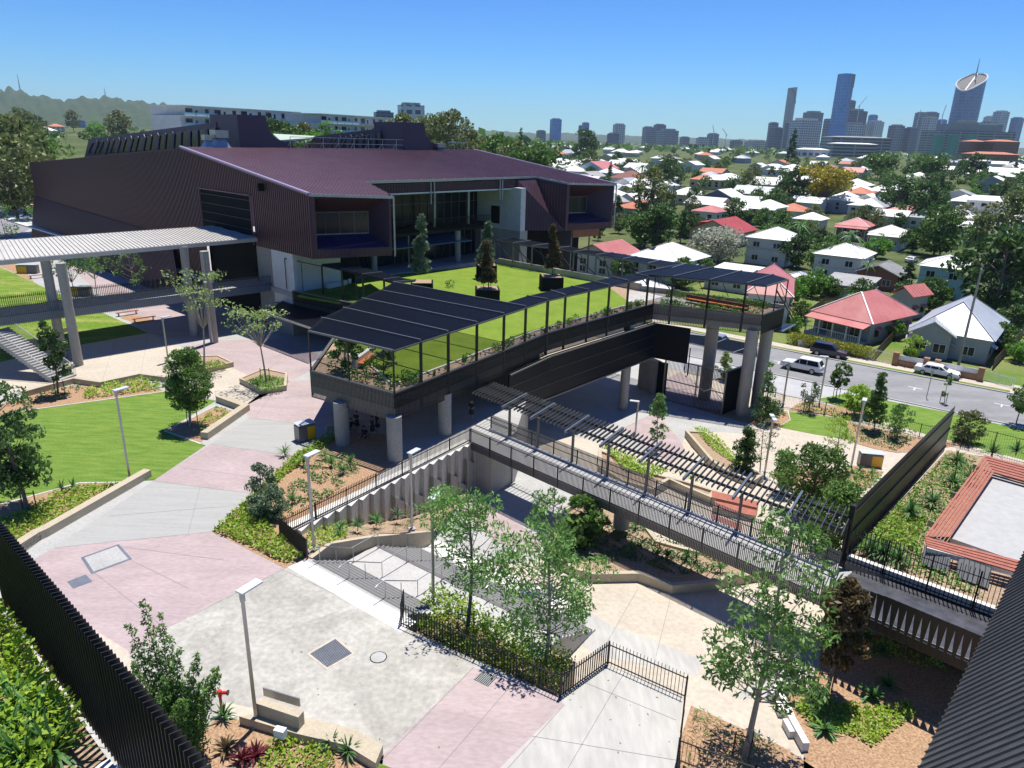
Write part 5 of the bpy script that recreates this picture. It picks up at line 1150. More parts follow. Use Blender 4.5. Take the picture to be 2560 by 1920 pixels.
# covers on the upper level
cover('lime green ground cover between bench wall and round lawn', [(0, 1300), (30, 1290), (150, 1230), (230, 1215), (314, 1212), (345, 1192), (45, 1360), (0, 1385)], 0, lf_lime, 60, .17)
cover('yellow-green plants in the strip beside the zigzag planter wall', [(215, 975), (290, 960), (351, 952), (405, 956), (400, 976), (280, 990), (205, 1000)], 0, lf_lime, 40, .2, .4, patchy=.4)
cover('sparse green tufts around the thin-trunked tree on the far left', [(0, 1015), (62, 995), (187, 965), (215, 972), (150, 1000), (68, 1020)], 0, lf_strap, 25, .2, .3, patchy=.6)
cover('lime green hedge-like cover edging the mulch bed beside the pink path', [(532, 1329), (555, 1310), (634, 1235), (739, 1139), (830, 1085), (850, 1092), (770, 1150), (715, 1190), (672, 1240), (660, 1290), (690, 1335), (760, 1395), (750, 1402), (712, 1410), (640, 1375)], 0, lf_lime, 70, .18, .38)
cover('scattered grassy tufts on the mulch below the garden deck', [(740, 1190), (800, 1150), (880, 1130), (900, 1180), (830, 1240), (730, 1290), (700, 1270)], 0, lf_strap, 45, .16, .25, patchy=.75)
cover('patchy yellow cover in the L-shaped bed under the round tree', [(490, 1060), (540, 1020), (585, 1032), (535, 1070), (505, 1090)], 0, lf_lime, 40, .17, .2, patchy=.5)
def bzf(x, y): return bedz(x, y)
bp_ = [P(770, 1385, -.1), P(829, 1365, -.2), P(870, 1345, -.8), P(870, 1310, -1.2), P(780, 1330, -.5), P(755, 1350, -.2)]
RS.seed(5); stuff(leafmesh('ground_cover', scatter(bp_, 70, bzf, .35), .17, lf_lime, asp=.7, up=1.), 'lime ground cover in the sloping bed beside the stairs', 'ground cover')
RS.seed(6); cc = []
for i in range(34):
    s = RS.uniform(.3, 1.0); u = RS.uniform(.15, .85); a = gw[1].lerp(gw[4], s); b = zb[1].lerp(zb[4], s); p = a.lerp(b, u); z = bed[1][1]*(1-s)+bed[4][1]*s; z = z*(1-u)+(zh[1]*(1-s)+zh[4]*s)*u
    cc.append(np.array([p.x, p.y, z+.1])+ball(60, .28, .6))
stuff(leafmesh('mounded_tufts', np.concatenate(cc), .1, lf_dark, asp=.25, up=.8), 'small dark green grassy mounds dotted over the sloping mulch bed', 'ground cover')
# planter boxes
cover('green cover filling the five-sided planter', [(609, 956), (660, 938), (712, 948), (708, 972), (655, 980)], .42, lf_fresh, 60, .14, .2)
cover('green cover filling the low planter by the walkway columns', [(450, 918), (475, 906), (546, 903), (572, 916), (518, 928)], .42, lf_lime, 50, .15, .2)
# front mulch bed
cover('lime cover at the foot of the front concrete wall', [(700, 1838), (760, 1868), (800, 1872), (850, 1900), (800, 1960), (640, 1990), (650, 1900)], 0, lf_lime, 75, .15, .4)
# shrub planter by the slatted fence
shp = [(1062, 1502), (1090, 1480), (1160, 1500), (1230, 1552), (1330, 1600), (1440, 1650), (1395, 1735), (1250, 1690), (1100, 1620), (1010, 1560)]
RS.seed(8); q = [P(x, y, -1.2) for x, y in shp]; g = MB(); g.prism(XY(q), -3.2, -1.3, soil, conc_wall); struct(g.build('planting_bed'))
stuff(leafmesh('ground_cover', [(x, y, z+.25*math.sin(x*2)*math.sin(y*1.7)) for x, y, z in scatter(q, 170, lambda x, y: -1.25, .75)], .17, lf_lime, asp=.6, up=1.), 'dense lime shrub mass behind the slatted fence under the two leafy trees', 'shrubbery')
# lower beds
cover('dark green grass cover in the big angular planter', [(1560, 1290), (1600, 1305), (1640, 1355), (1700, 1372), (1795, 1392), (1830, 1430), (1763, 1448), (1681, 1452), (1596, 1420), (1482, 1424), (1440, 1400)], .35, lf_strap, 60, .16, .2, True, patchy=.3)
cover('lime cover in the wedge-shaped planter', [(1730, 1082), (1760, 1085), (1800, 1112), (1840, 1160), (1880, 1188), (1830, 1172), (1782, 1140)], .6, lf_lime, 50, .17, .25, True)
cover('yellow-green plants behind the footbridge railing', [(1500, 1130), (1570, 1158), (1640, 1190), (1719, 1209), (1760, 1225), (1715, 1215), (1672, 1195), (1630, 1215), (1560, 1195)], .6, lf_lime, 45, .2, .5, True)
cover('bright lime cover carpeting the mulch garden under the dark building', [(1985, 1762), (2040, 1740), (2100, 1760), (2190, 1770), (2270, 1760), (2290, 1790), (2230, 1830), (2180, 1870), (2120, 1840), (2060, 1825), (2005, 1800)], .05, lf_lime, 90, .15, .28, True)
cover('small lime tufts scattered on the shaded mulch', [(2120, 1600), (2260, 1600), (2400, 1660), (2420, 1700), (2300, 1670), (2180, 1640)], .05, lf_lime, 40, .15, .25, True, patchy=.9, seed=9)
cover('grassy tufts in the bed behind the bottom spiked fence', [(1735, 1775), (1850, 1825), (1960, 1880), (1900, 1930), (1720, 1900)], .05, lf_strap, 30, .3, .45, True, patchy=.6, asp=.12)
cover('tiny green seedlings over the bark bed by the street fence', [(2130, 1060), (2290, 1097), (2240, 1128), (2150, 1105)], .05, lf_strap, 14, .2, .15, True)
cover('low green plants along the inside of the street fence', [(1990, 1015), (2100, 1030), (2290, 1085), (2290, 1092), (2100, 1045), (1985, 1024)], .05, lf_fresh, 14, .25, .35, True, patchy=.3)
cover('leafy cover around the bin bed in the right middle', [(2085, 1195), (2140, 1180), (2215, 1195), (2180, 1225), (2050, 1260), (2060, 1300), (1990, 1290), (1980, 1240)], .05, lf_fresh, 30, .22, .45, True, patchy=.4)
# terrace garden
def terr(pxs, z): return [P(x, y, z) for x, y in pxs]
RS.seed(13); q = terr([(2140, 1375), (2365, 1135), (2440, 1150), (2420, 1195), (2320, 1330), (2300, 1380), (2470, 1500), (2300, 1440)], .35)
stuff(leafmesh('ground_cover', scatter(q, 70, lambda x, y: .3, .35), .17, lf_fresh, asp=.7, up=1.), 'lush green cover on the planted terrace behind the tall screen', 'ground cover')
RS.seed(14); q = terr([(2140, 1370), (2250, 1260), (2320, 1300), (2280, 1370), (2230, 1400)], .35)
stuff(leafmesh('ground_cover', scatter(q, 110, lambda x, y: .35, .3), .16, lf_lime, asp=.7, up=1.), 'lime patch of cover nearest the bridge end on the planted terrace', 'ground cover')
pos = [(2175, 1385), (2245, 1410), (2205, 1395), (2275, 1290), (2330, 1265), (2390, 1160), (2380, 1215), (2425, 1205), (2480, 1140), (2540, 1135)]
for k, (x, y) in enumerate(pos):
    strap(('large spiky plant in the front corner of the terrace, nearest the bridge', 'large spiky plant by the white rim, second from the corner', 'dark spiky plant between the two at the white rim', 'bushy spiky tussock in the middle of the terrace garden', 'bushy spiky tussock nearer the red bench', 'spiky plant at the far corner below the tall screen', 'broad-leaved clump beside the far bench end', 'broad-leaved clump touching the red bench', 'spiky plant behind the far bench by the spiked fence', 'spiky plant at the right edge behind the bench')[k], P(x, y, .4), 60, 1.25, .085, lf_strap, seed=40+k, group='spiky plants on the terrace', stemh=.25)
# deck planting
RS.seed(15); cc = []
for a, b in ((c1, b0), (b0, b1), (b1, b2)):
    d = (b-a); n = Vector((-d.y, d.x, 0)).normalized(); L = d.length
    for i in range(int(L*2.8)):
        s = RS.uniform(0, 1); p = a+d*s+n*RS.uniform(.4, 1.2); r = RS.uniform(.15, .5)*(1 if math.sin(s*L*1.1+a.x) > -.2 else .25); cc.append(np.array([p.x, p.y, 5.05+r*.6])+ball(int(170*r+20), r*.9, 1.))
stuff(leafmesh('deck_planting', np.concatenate(cc), .16, lf_young, asp=.5), 'low mixed plants in the trough along the front of the garden deck', 'plants')
RS.seed(16); cc = []
for (a, b, n_) in ((Vector((15.5, 77.6, 0)), Vector((25.6, 73.9, 0)), 34), (Vector((17.5, 82.4, 0)), Vector((28.6, 77.6, 0)), 46)):
    for i in range(n_): p = a.lerp(b, RS.uniform(0, 1)); cc.append(np.array([p.x+RS.uniform(-.3, .3), p.y+RS.uniform(-.4, .8), 5.25])+ball(40, .5, .8))
stuff(leafmesh('deck_planting', np.concatenate(cc), .26, lf_fresh, asp=.4), 'broad-leaved plants either side of the orange bench on the right arm of the deck', 'plants')
RS.seed(17); cc = []
for (x, y, r) in ((840, 926, .7), (880, 940, .6), (905, 950, .6), (950, 962, .5), (925, 930, .7), (985, 955, .5), (1015, 945, .5), (870, 912, .6), (930, 912, .6), (740, 700, .8), (760, 705, .8), (790, 705, .7), (850, 735, .5), (870, 742, .4), (1125, 715, .6)):
    p = P(x, y, 5.1); cc.append(np.array(p)+np.array([0, 0, r*.5])+ball(int(180*r), r, .8))
stuff(leafmesh('deck_planting', np.concatenate(cc), .24, lf_mid, asp=.4), 'mixed green shrubs in the corner planting beneath the big louvre roof', 'plants')
tree('round glossy shrub behind the left railing posts of the deck corner', P(866, 925, 5.0), 3.0, 1.15, .12, 'round', lf_mid, .24, 30, 80, .06, name='shrub', cat='shrub', seed=51)
tree('open pale-leaved shrub near the right post of the deck corner', P(962, 935, 5.0), 2.8, 1.05, .1, 'vase', lf_grey, .2, 26, 60, .05, name='shrub', cat='shrub', seed=52)
# trees in the cube planters
for k, (x, y, lab, lf, h) in enumerate(((1052, 688, 'slim conical tree in the left shaded cube planter', lf_grey, 6.9), (1216, 668, 'slim conical tree in the rear cube planter', lf_grey, 5.6), (1218, 724, 'bronze and green slim tree in the front cube planter', lf_bronze, 5.2), (1378, 690, 'narrow bronze-leaved tree in the right cube planter', lf_bronze, 6.3))):
    tree(lab, P(x, y, 6.4), h, 1.3 if k < 2 else .95, .08 if k < 2 else .18, 'cone', lf, .26, 70, 80, .06, seed=60+k, group='slim trees in cube planters', stakes=2 if k > 1 else 0)
# near young trees -------------------------------------------------
tree('leafy young tree left of its neighbour behind the slatted fence', P(1165, 1588, -1.3), 8.2, 2.3, .42, 'vase', lf_young, .27, 44, 80, .10, bark, 2, seed=71, asp=.3)
tree('fuller young tree standing nearest the fence corner', P(1356, 1660, -1.3), 7.4, 2.5, .25, 'vase', lf_young, .27, 56, 84, .10, barkp, 1, seed=72, asp=.3)
tree('slender young tree behind the fuller one, beside the angular planter', G(1366, 1465), 7.0, 1.35, .35, 'vase', lf_young, .24, 22, 80, .06, seed=73, asp=.3)
tree('large pale-trunked tree in the lower right with long leafy arms', G(1858, 1895), 11.2, 2.7, .30, 'vase', lf_young, .30, 52, 84, .13, barkp, 3, seed=74, asp=.34, flat=.55)
tree('bronze and dark leafed dense tree beside the notched white wall', G(2065, 1735), 6.6, 1.25, .22, 'round', lf_bronze, .3, 60, 70, .09, bark, 2, seed=75)
def plumes(label, base, stems, leaf, ls, seed):
    RS.seed(seed); t = thing('shrub', label, 'shrub', base); g = MB(); C = []
    for dx, dy, h in stems:
        pts = [np.array([dx*f**1.1, dy*f**1.1, h*f]) for f in np.linspace(0, 1, 8)]; g.tube([tuple(p) for p in pts], [.035*(1-f*.8) for f in np.linspace(0, 1, 8)], bark, 5)
        for k in range(16):
            f = .12+.88*k/15; p = np.array([dx*f**1.1, dy*f**1.1, h*f])+RS.normal(size=3)*.12*(1.4-f); C.append(p+ball(int(210*(1.12-f)), .62*(1.1-f)+.06, 1.3))
    g.build('trunk', t, origin=(0, 0, 0)); leafmesh('crown', np.concatenate(C), ls, leaf, asp=.34, up=.9, parent=t); return t
plumes('tall feathery shrub with upright tips beside the blade fence', P(440, 1905), [(-1.5, 1.0, 5.2), (-.9, 1.2, 6.0), (-.2, .9, 5.6), (.5, .4, 4.7), (1.2, .3, 4.5), (1.9, .2, 3.9), (-1.1, .2, 4.2), (.1, -.2, 3.9), (.9, -.5, 3.3), (-.4, -.6, 3.2), (1.5, .9, 3.4)], lf_mid, .17, 76)
tree('round leafy tree in the L-shaped walled bed', P(480, 1066), 6.3, 1.75, .24, 'round', lf_mid, .2, 74, 170, .1, barkp, 2, seed=77)
tree('dark open-branched tree at the left picture edge by the bench wall', P(70, 1278), 9.0, 2.1, .18, 'vase', lf_dark, .28, 60, 120, .11, bark, 2, seed=78, lean=(-.12, 0))
tree('slim dark tree by the zigzag planter wall near the stair', P(148, 988), 6.6, 1.2, .25, 'column', lf_dark, .3, 40, 50, .08, bark, 2, seed=79, lean=(-.05, 0))
tree('umbrella-shaped bare-stemmed tree in the five-sided planter', P(662, 955, .4), 7.2, 2.7, .45, 'spread', lf_paleg, .28, 32, 22, .08, barkp, 2, seed=80, flat=.4)
tree('tall thin umbrella tree beside the walkway columns', P(512, 917, .4), 9.4, 2.6, .4, 'spread', lf_paleg, .3, 36, 24, .08, barkp, seed=81, flat=.4)
tree('low grey-green bush at the corner of the upper fence', P(680, 1290), 1.9, 1.2, .02, 'round', lf_grey, .18, 40, 90, .05, name='shrub', cat='shrub', seed=82)
tree('feathery blue-green shrub left of the bush by the fence corner', P(655, 1270), 2.9, 1.0, .05, 'round', lf_grey, .18, 34, 70, .05, name='shrub', cat='shrub', seed=83)
tree('glossy broad-leaved shrub at the left end of the big angular planter', G(1452, 1370, .4), 3.6, 1.5, .08, 'round', lf_mid, .36, 50, 50, .07, name='shrub', cat='shrub', seed=84, asp=.6)
tree('slim young tree in the lower plaza between pergola and gate', G(1640, 1125), 5.6, 1.15, .2, 'column', lf_young, .24, 36, 50, .06, barkp, seed=85)
tree('dark dense columnar shrub tree by the wedge planter', G(1855, 1190), 4.6, 1.2, .08, 'column', lf_dark, .24, 60, 90, .07, seed=86, name='shrub', cat='shrub')
tree('sparse pale sapling right of the dark columnar shrub', G(1895, 1185), 5.2, 1.2, .3, 'vase', lf_grey, .16, 26, 26, .05, barkp, seed=87)
tree('airy young tree beside the round columns and street fence', G(1905, 1055), 6.6, 1.3, .12, 'cone', lf_young, .26, 44, 40, .06, seed=88)
tree('spreading green shrub at the foot of the columns', G(1915, 1060), 2.8, 1.9, .05, 'round', lf_mid, .2, 44, 60, .06, name='shrub', cat='shrub', seed=89)
tree('broad dark green tree left of the tall screen', G(2020, 1290), 6.0, 2.6, .1, 'round', lf_mid, .32, 90, 60, .11, seed=90)
tree('leafy tree just left of the tall screen base', G(2070, 1390), 5.6, 2.2, .1, 'round', lf_mid, .3, 80, 60, .1, seed=91)
tree('yellow-green shrub tree left of the broad dark tree', G(1955, 1235), 4.0, 1.3, .1, 'round', lf_young, .26, 40, 60, .07, seed=92)
tree('pale lime sapling in front of the street lawn', G(2080, 1180), 5.4, 1.5, .35, 'vase', lf_lime, .18, 34, 50, .05, barkp, seed=93)
tree('round-headed street tree nearest the white wagon', G(2092, 997), 4.4, 1.15, .35, 'round', lf_mid, .28, 34, 60, .05, bark, 2, seed=94)
tree('lime round shrub tree beside the street lawn', G(2135, 1040), 3.6, 1.6, .15, 'round', lf_lime, .3, 44, 60, .06, seed=95)
tree('dark conical young tree in the bark bed by the street fence', G(2182, 1078), 6.4, 1.25, .15, 'cone', lf_mid, .28, 60, 60, .06, seed=96)
tree('grey-green weeping sapling on the mulch strip by the fence', G(2020, 1030), 3.6, 1.2, .2, 'round', lf_grey, .24, 26, 40, .05, seed=97)
tree('golden green sapling right of the dark conical tree', G(2240, 1098), 3.8, 1.3, .1, 'round', lf_young, .28, 34, 40, .05, seed=98)
tree('thin stake-supported street sapling in the square pit', G(2360, 1008), 3.8, .5, .2, 'column', lf_young, .24, 16, 24, .03, bark, 2, seed=99)
tree('round olive shrub behind the spiked terrace fence', G(2410, 1102), 3.2, 1.6, .05, 'round', lf_olive, .26, 50, 60, .06, name='shrub', cat='shrub', seed=100)
tree('round street tree at the right picture edge', G(2542, 1062), 4.6, 1.4, .35, 'round', lf_mid, .28, 40, 60, .06, seed=101)
tree('pale young tree behind the slatted gate', G(1808, 950), 3.6, 1.1, .1, 'column', lf_paleg, .26, 34, 60, .05, seed=102)
tree('small bare-branched tree left of the walkway columns', P(185, 745), 5.2, 2.0, .4, 'spread', lf_mid, .3, 26, 30, .06, seed=103)
tree('small spreading tree behind the yellow bin', P(245, 738), 5.4, 2.6, .4, 'spread', lf_young, .3, 30, 30, .06, barkp, seed=104)
tree('spindly tree in front of the blue and white canopy', P(335, 752), 6.6, 2.0, .35, 'vase', lf_young, .26, 26, 30, .05, barkp, seed=105)
tree('thin tree furthest left by the road end of the canopy', P(20, 620), 8, 2.3, .3, 'vase', lf_young, .35, 26, 30, .07, seed=106)
tree('thin tree by the canopy near the road', P(110, 600), 6.6, 2.6, .35, 'spread', lf_young, .35, 24, 30, .06, seed=107)
# spiky plants on the mulch
sp = [(712, 1140), (760, 1165), (828, 1168), (857, 1185), (875, 1165), (812, 1150), (730, 1262), (690, 1300)]
for k, (x, y) in enumerate(sp): strap(('spiky plant nearest the bin on the mulch bed', 'spiky plant in the sunlit centre of the mulch bed', 'tall spiky plant beside the shade edge of the deck', 'spiky plant closest to the slatted fence in the sun', 'spiky plant half in the deck shade', 'small spiky plant high on the mulch bed', 'strappy plant at the lower middle of the mulch bed', 'strappy plant beside the bush at the fence corner')[k], P(x, y, 0), 30, 1.0, .07, lf_strap, stemh=.3, seed=120+k, group='spiky plants on the mulch bed by the deck')
for k, (t_, u) in enumerate(((.12, .3), (.2, .45), (.3, .35), (.42, .3), (.55, .3), (.66, .35), (.8, .3), (.88, .35))):
    p = ZA+zdir*ZL*t_+zn*(1.1+u); strap('spiky plant number %s from the low end of the zigzag wall' % ('one', 'two', 'three', 'four', 'five', 'six', 'seven', 'eight')[k], (p.x, p.y, bedz(p.x, p.y)+.1), 34, .95, .07, lf_grey if k in (3, 4) else lf_strap, stemh=.2, seed=140+k, group='spiky plants under the zigzag wall')
for k, (x, y) in enumerate(((1475, 1275), (1500, 1300), (1590, 1320), (1640, 1395), (1668, 1400), (1718, 1400), (1580, 1385), (1740, 1402), (1800, 1430))): strap(('spiky plant at the sunny top of the angular planter', 'spiky plant above the footbridge column', 'grassy clump right of the footbridge column', 'dark spiky plant against the white kerb', 'dark spiky plant second along the white kerb', 'upright spiky plant third along the white kerb', 'spiky plant in deep shade of the angular planter', 'upright spiky plant at the lit lower end of the planter', 'small spiky plant at the right tip of the planter')[k], G(x, y, .5), 26, .9, .07, lf_strap, stemh=.25, seed=160+k, group='spiky plants in the angular planter')
for k, (x, y) in enumerate(((2165, 1595), (2205, 1630), (2060, 1830), (2180, 1745), (2220, 1720))): strap(('spiky plant under the footbridge end in the mulch garden', 'dark spiky plant at the shade edge of the mulch garden', 'strap-leaf clump at the front of the lime carpet', 'strap-leaf clump behind the lime carpet', 'broad-leaved clump right of the lime carpet')[k], G(x, y, .05), 40, 1.0, .1, lf_strap, stemh=.1, seed=180+k, group='strap plants in the mulch garden')
for k, (x, y) in enumerate(((608, 1905), (640, 1898), (565, 1880))): strap(('maroon-leaved plant at the bottom below the front lamp', 'maroon-leaved plant right of its twin below the front lamp', 'reddish green plant under the feathery shrub')[k], P(x, y, 0), 26, .75, .1, lf_red if k < 2 else lf_bronze, stemh=.15, seed=190+k, group='maroon plants at the bottom')
for k, (x, y) in enumerate(((155, 1228), (183, 1222), (560, 1800), (870, 1890), (830, 1870))): strap(('upright dark plant behind the lime cover of the bench wall', 'thin upright plant next to the dark one at the lawn edge', 'grassy tuft at the foot of the feathery shrub', 'spiky green plant at the corner of the front wall', 'spiky green plant left of the corner one by the front wall')[k], P(x, y, 0), 26, .8, .07, lf_strap, stemh=.2, seed=200+k)
for k, (x, y) in enumerate(((2095, 1175), (2150, 1175), (2180, 1180), (2115, 1190), (2155, 1195))): strap('tufted plant near the right-hand bin, '+('leftmost', 'directly below the bin', 'rightmost', 'second from the left', 'in front of the others')[k], G(x, y, .05), 24, .8, .08, lf_strap, stemh=.1, seed=210+k, group='tufted plants by the right-hand bin')
# ================================================================ lamps, bins, hydrant
def lamp(label, x, y, z, ty, low_=False, dirn=(.5, .85), double=False):
    b = G(x, y, 0) if low_ else P(x, y, z); h = top(x, y, b.z, ty); t = thing('lamp_post', label, 'lamp post', b, 'slim square lamp posts of the plaza'); g = MB()
    g.box((b.x, b.y, b.z+h/2), (.13, .13, h), steel, rz=.5); g.build('pole', t)
    g = MB(); g.box((b.x, b.y, b.z+.03), (.4, .4, .06), conc_pale, rz=.5); g.build('base_plate', t)
    g = MB(); d = Vector((*dirn, 0)).normalized(); c = b+Vector((0, 0, h-.25)); g.box((c.x, c.y, c.z+.1), (.19, .19, .35), steel, rz=.5); g.build('collar', t)
    for s in ((1, -1) if double else (1,)):
        g = MB(); c = b+Vector((0, 0, h+.06)); g.bar(c-d*.12*s, c+d*.82*s, .38, .07, M_('lamp head', (.62, .66, .68), rough=.35, metal=.2)); g.build('lamp_head', t)
    return t
lamp('nearest slim lamp post rising from the mulch at the bottom', 642, 1813, 0, 1482)
lamp('lamp post at the round lawn beside the long bench wall', 325, 1198, 0, 978)
lamp('lamp post by the stair head at the slatted fence corner', 785, 1372, -.1, 1142)
lamp('lamp post rising beside the zigzag wall in the sloping bed', 1030, 1322, -1.7, 1135)
lamp('lamp post in the shrub planter behind the leafy tree', 1083, 1512, -1.3, 1248)
lamp('thin lamp post by the covered walkway and low planter', 421, 905, 0, 795)
lamp('lamp post behind the bridge pergola, near the slim plaza tree', 1588, 1085, 0, 1005, True, (-1, .3))
lamp('twin-headed lamp post behind the sparse pale sapling', 1912, 1180, 0, 1045, True, (.1, 1), True)
lamp('lamp post between street lawn and bin', 2128, 1165, 0, 1003, True)
lamp('lamp post on the street paving left of the round street tree', 2048, 1008, 0, 893, True, (-1, .2))
lamp('lamp post on the street paving nearest the round columns', 1957, 1010, 0, 907, True, (-1, .2))
def pole(label, x, y, ty, r=.05):
    b = G(x, y); h = top(x, y, b.z, ty); t = thing('sign_pole', label, 'pole', b); g = MB(); g.tube([b, b+Vector((0, 0, h))], r, steel, 8); g.build('pole', t); g = MB(); g.box((b.x, b.y, b.z+h-.3), (.3, .04, .5), steel); g.build('plate', t)
pole('thin street sign pole in front of the white sedan', 2316, 995, 925)
def bin_(label, x, y, z, w_=1.45, low_=False, rz=.15, yl=1):
    b = G(x, y, 0) if low_ else P(x, y, z); t = thing('bin_enclosure', label, 'bin', b, 'bin enclosures with yellow doors'); h = 1.2
    def L(px_, py_, pz_): c, s = math.cos(rz), math.sin(rz); return (b.x+px_*c-py_*s, b.y+px_*s+py_*c, b.z+pz_)
    g = MB(); g.box(L(0, .4, h/2), (w_, .8, h), M_('bin cabinet', (.20, .19, .19), rough=.4, metal=.4), rz=rz); g.build('cabinet', t)
    g = MB(); g.box(L(w_*.24*yl, -.02, h*.5), (w_*.46, .03, h*.85), yellowp, rz=rz); g.build('door', t)
    g = MB(); g.box(L(-w_*.24*yl, -.02, h*.5), (w_*.46, .03, h*.85), M_('bin grey door', (.14, .13, .13), rough=.4), rz=rz); g.build('door', t)
    g = MB(); g.box(L(0, .4, h+.16), (w_*1.02, .95, .04), M_('bin canopy', (.66, .72, .76), rough=.3, metal=.3), rz=rz)
    for sx in (-.46, .46):
        g.box(L(sx*w_, .1, h+.06), (.04, .04, .2), steel, rz=rz); g.box(L(sx*w_, .7, h+.06), (.04, .04, .2), steel, rz=rz)
    g.build('canopy', t)
bin_('bin enclosure with amber doors on the pale paving beside the garden deck', 770, 1102, 0, 1.35, rz=.75)
bin_('yellow and grey bin enclosure behind the walkway, furthest left', 68, 684, 0, 3.0, rz=.1, yl=-1); bin_('yellow and grey bin enclosure seen through the walkway railing', 197, 741, 0, 3.0, rz=.1, yl=-1)
bin_('bin enclosure with yellow door near the tall screen on the right', 2176, 1168, 0, 2.0, True, rz=-.15)
t = thing('fire_hydrant', 'red standpipe hydrant half hidden by the feathery shrub', 'hydrant', P(556, 1785)); b = P(556, 1785); g = MB(); g.tube([b, b+Vector((0, 0, 1.0))], .06, red_p, 10); g.build('riser', t)
g = MB(); g.tube([b+Vector((-.25, 0, 1.05)), b+Vector((.28, .02, 1.05))], .07, red_p, 10); g.tube([b+Vector((0, 0, .9)), b+Vector((0, 0, 1.15))], .09, red_p, 10); g.build('valve_head', t); g = MB(); g.tube([b+Vector((.3, .02, 1.05)), b+Vector((.34, .02, 1.05))], .11, darkm, 12); g.build('hand_wheel', t)
t = thing('picnic_setting', 'red timber bench pair around a small tree patch behind the walkway', 'bench', P(340, 795))
for (x0, y0, x1, y1) in ((290, 783, 345, 775), (330, 798, 388, 790), (72, 690, 110, 686)):
    g = MB(); g.bar(P(x0, y0, .45), P(x1, y1, .45), .45, .06, timber)
    for f in (.1, .9): p = lerp(P(x0, y0, .45), P(x1, y1, .45), f); g.bar((p.x, p.y, 0), (p.x, p.y, .45), .06, .3, steel)
    g.build('seat', t)
zone('planting_bed', [(300, 795), (318, 788), (350, 790), (388, 800), (345, 810)], mulch, .012)
# bench wall lettering
fc = bpy.data.curves.new('lettering', 'FONT'); fc.body = 'HEALTH AND\nWELLBEING HUB\nLEARNING LANE'; fc.size = .17; fc.extrude = .004; fc.space_line = .95
fo = bpy.data.objects.new('lettering', fc); COL.objects.link(fo); dg = bpy.context.evaluated_depsgraph_get(); me = bpy.data.meshes.new_from_object(fo.evaluated_get(dg)); bpy.data.objects.remove(fo)
me.materials.clear(); me.materials.append(greypost); wl = [o for o in COL.objects if o.name == 'bench_wall'][0]
a, b = P(38, 1388), P(92, 1348); d = (b-a).normalized(); n = Vector((d.y, -d.x, 0)); fo = bpy.data.objects.new('lettering', me); COL.objects.link(fo)
pc = MB(); e0, e1 = a+n*.283+d*.2, a+n*.283+d*2.4; pc.face([e0, e1, e1+Vector((0, 0, .48)), e0+Vector((0, 0, .48))], conc_pink); pl_ = pc.build('sign_plate', origin=tuple(wl.location)); pl_.parent = wl
fo.parent = wl; M = Matrix((( d.x, 0, n.x, 0), (d.y, 0, n.y, 0), (0, 1, 0, 0), (0, 0, 0, 1))); q = a+n*.295+d*.35+Vector((0, 0, .34)); fo.matrix_local = Matrix.Translation(q-wl.location)@M
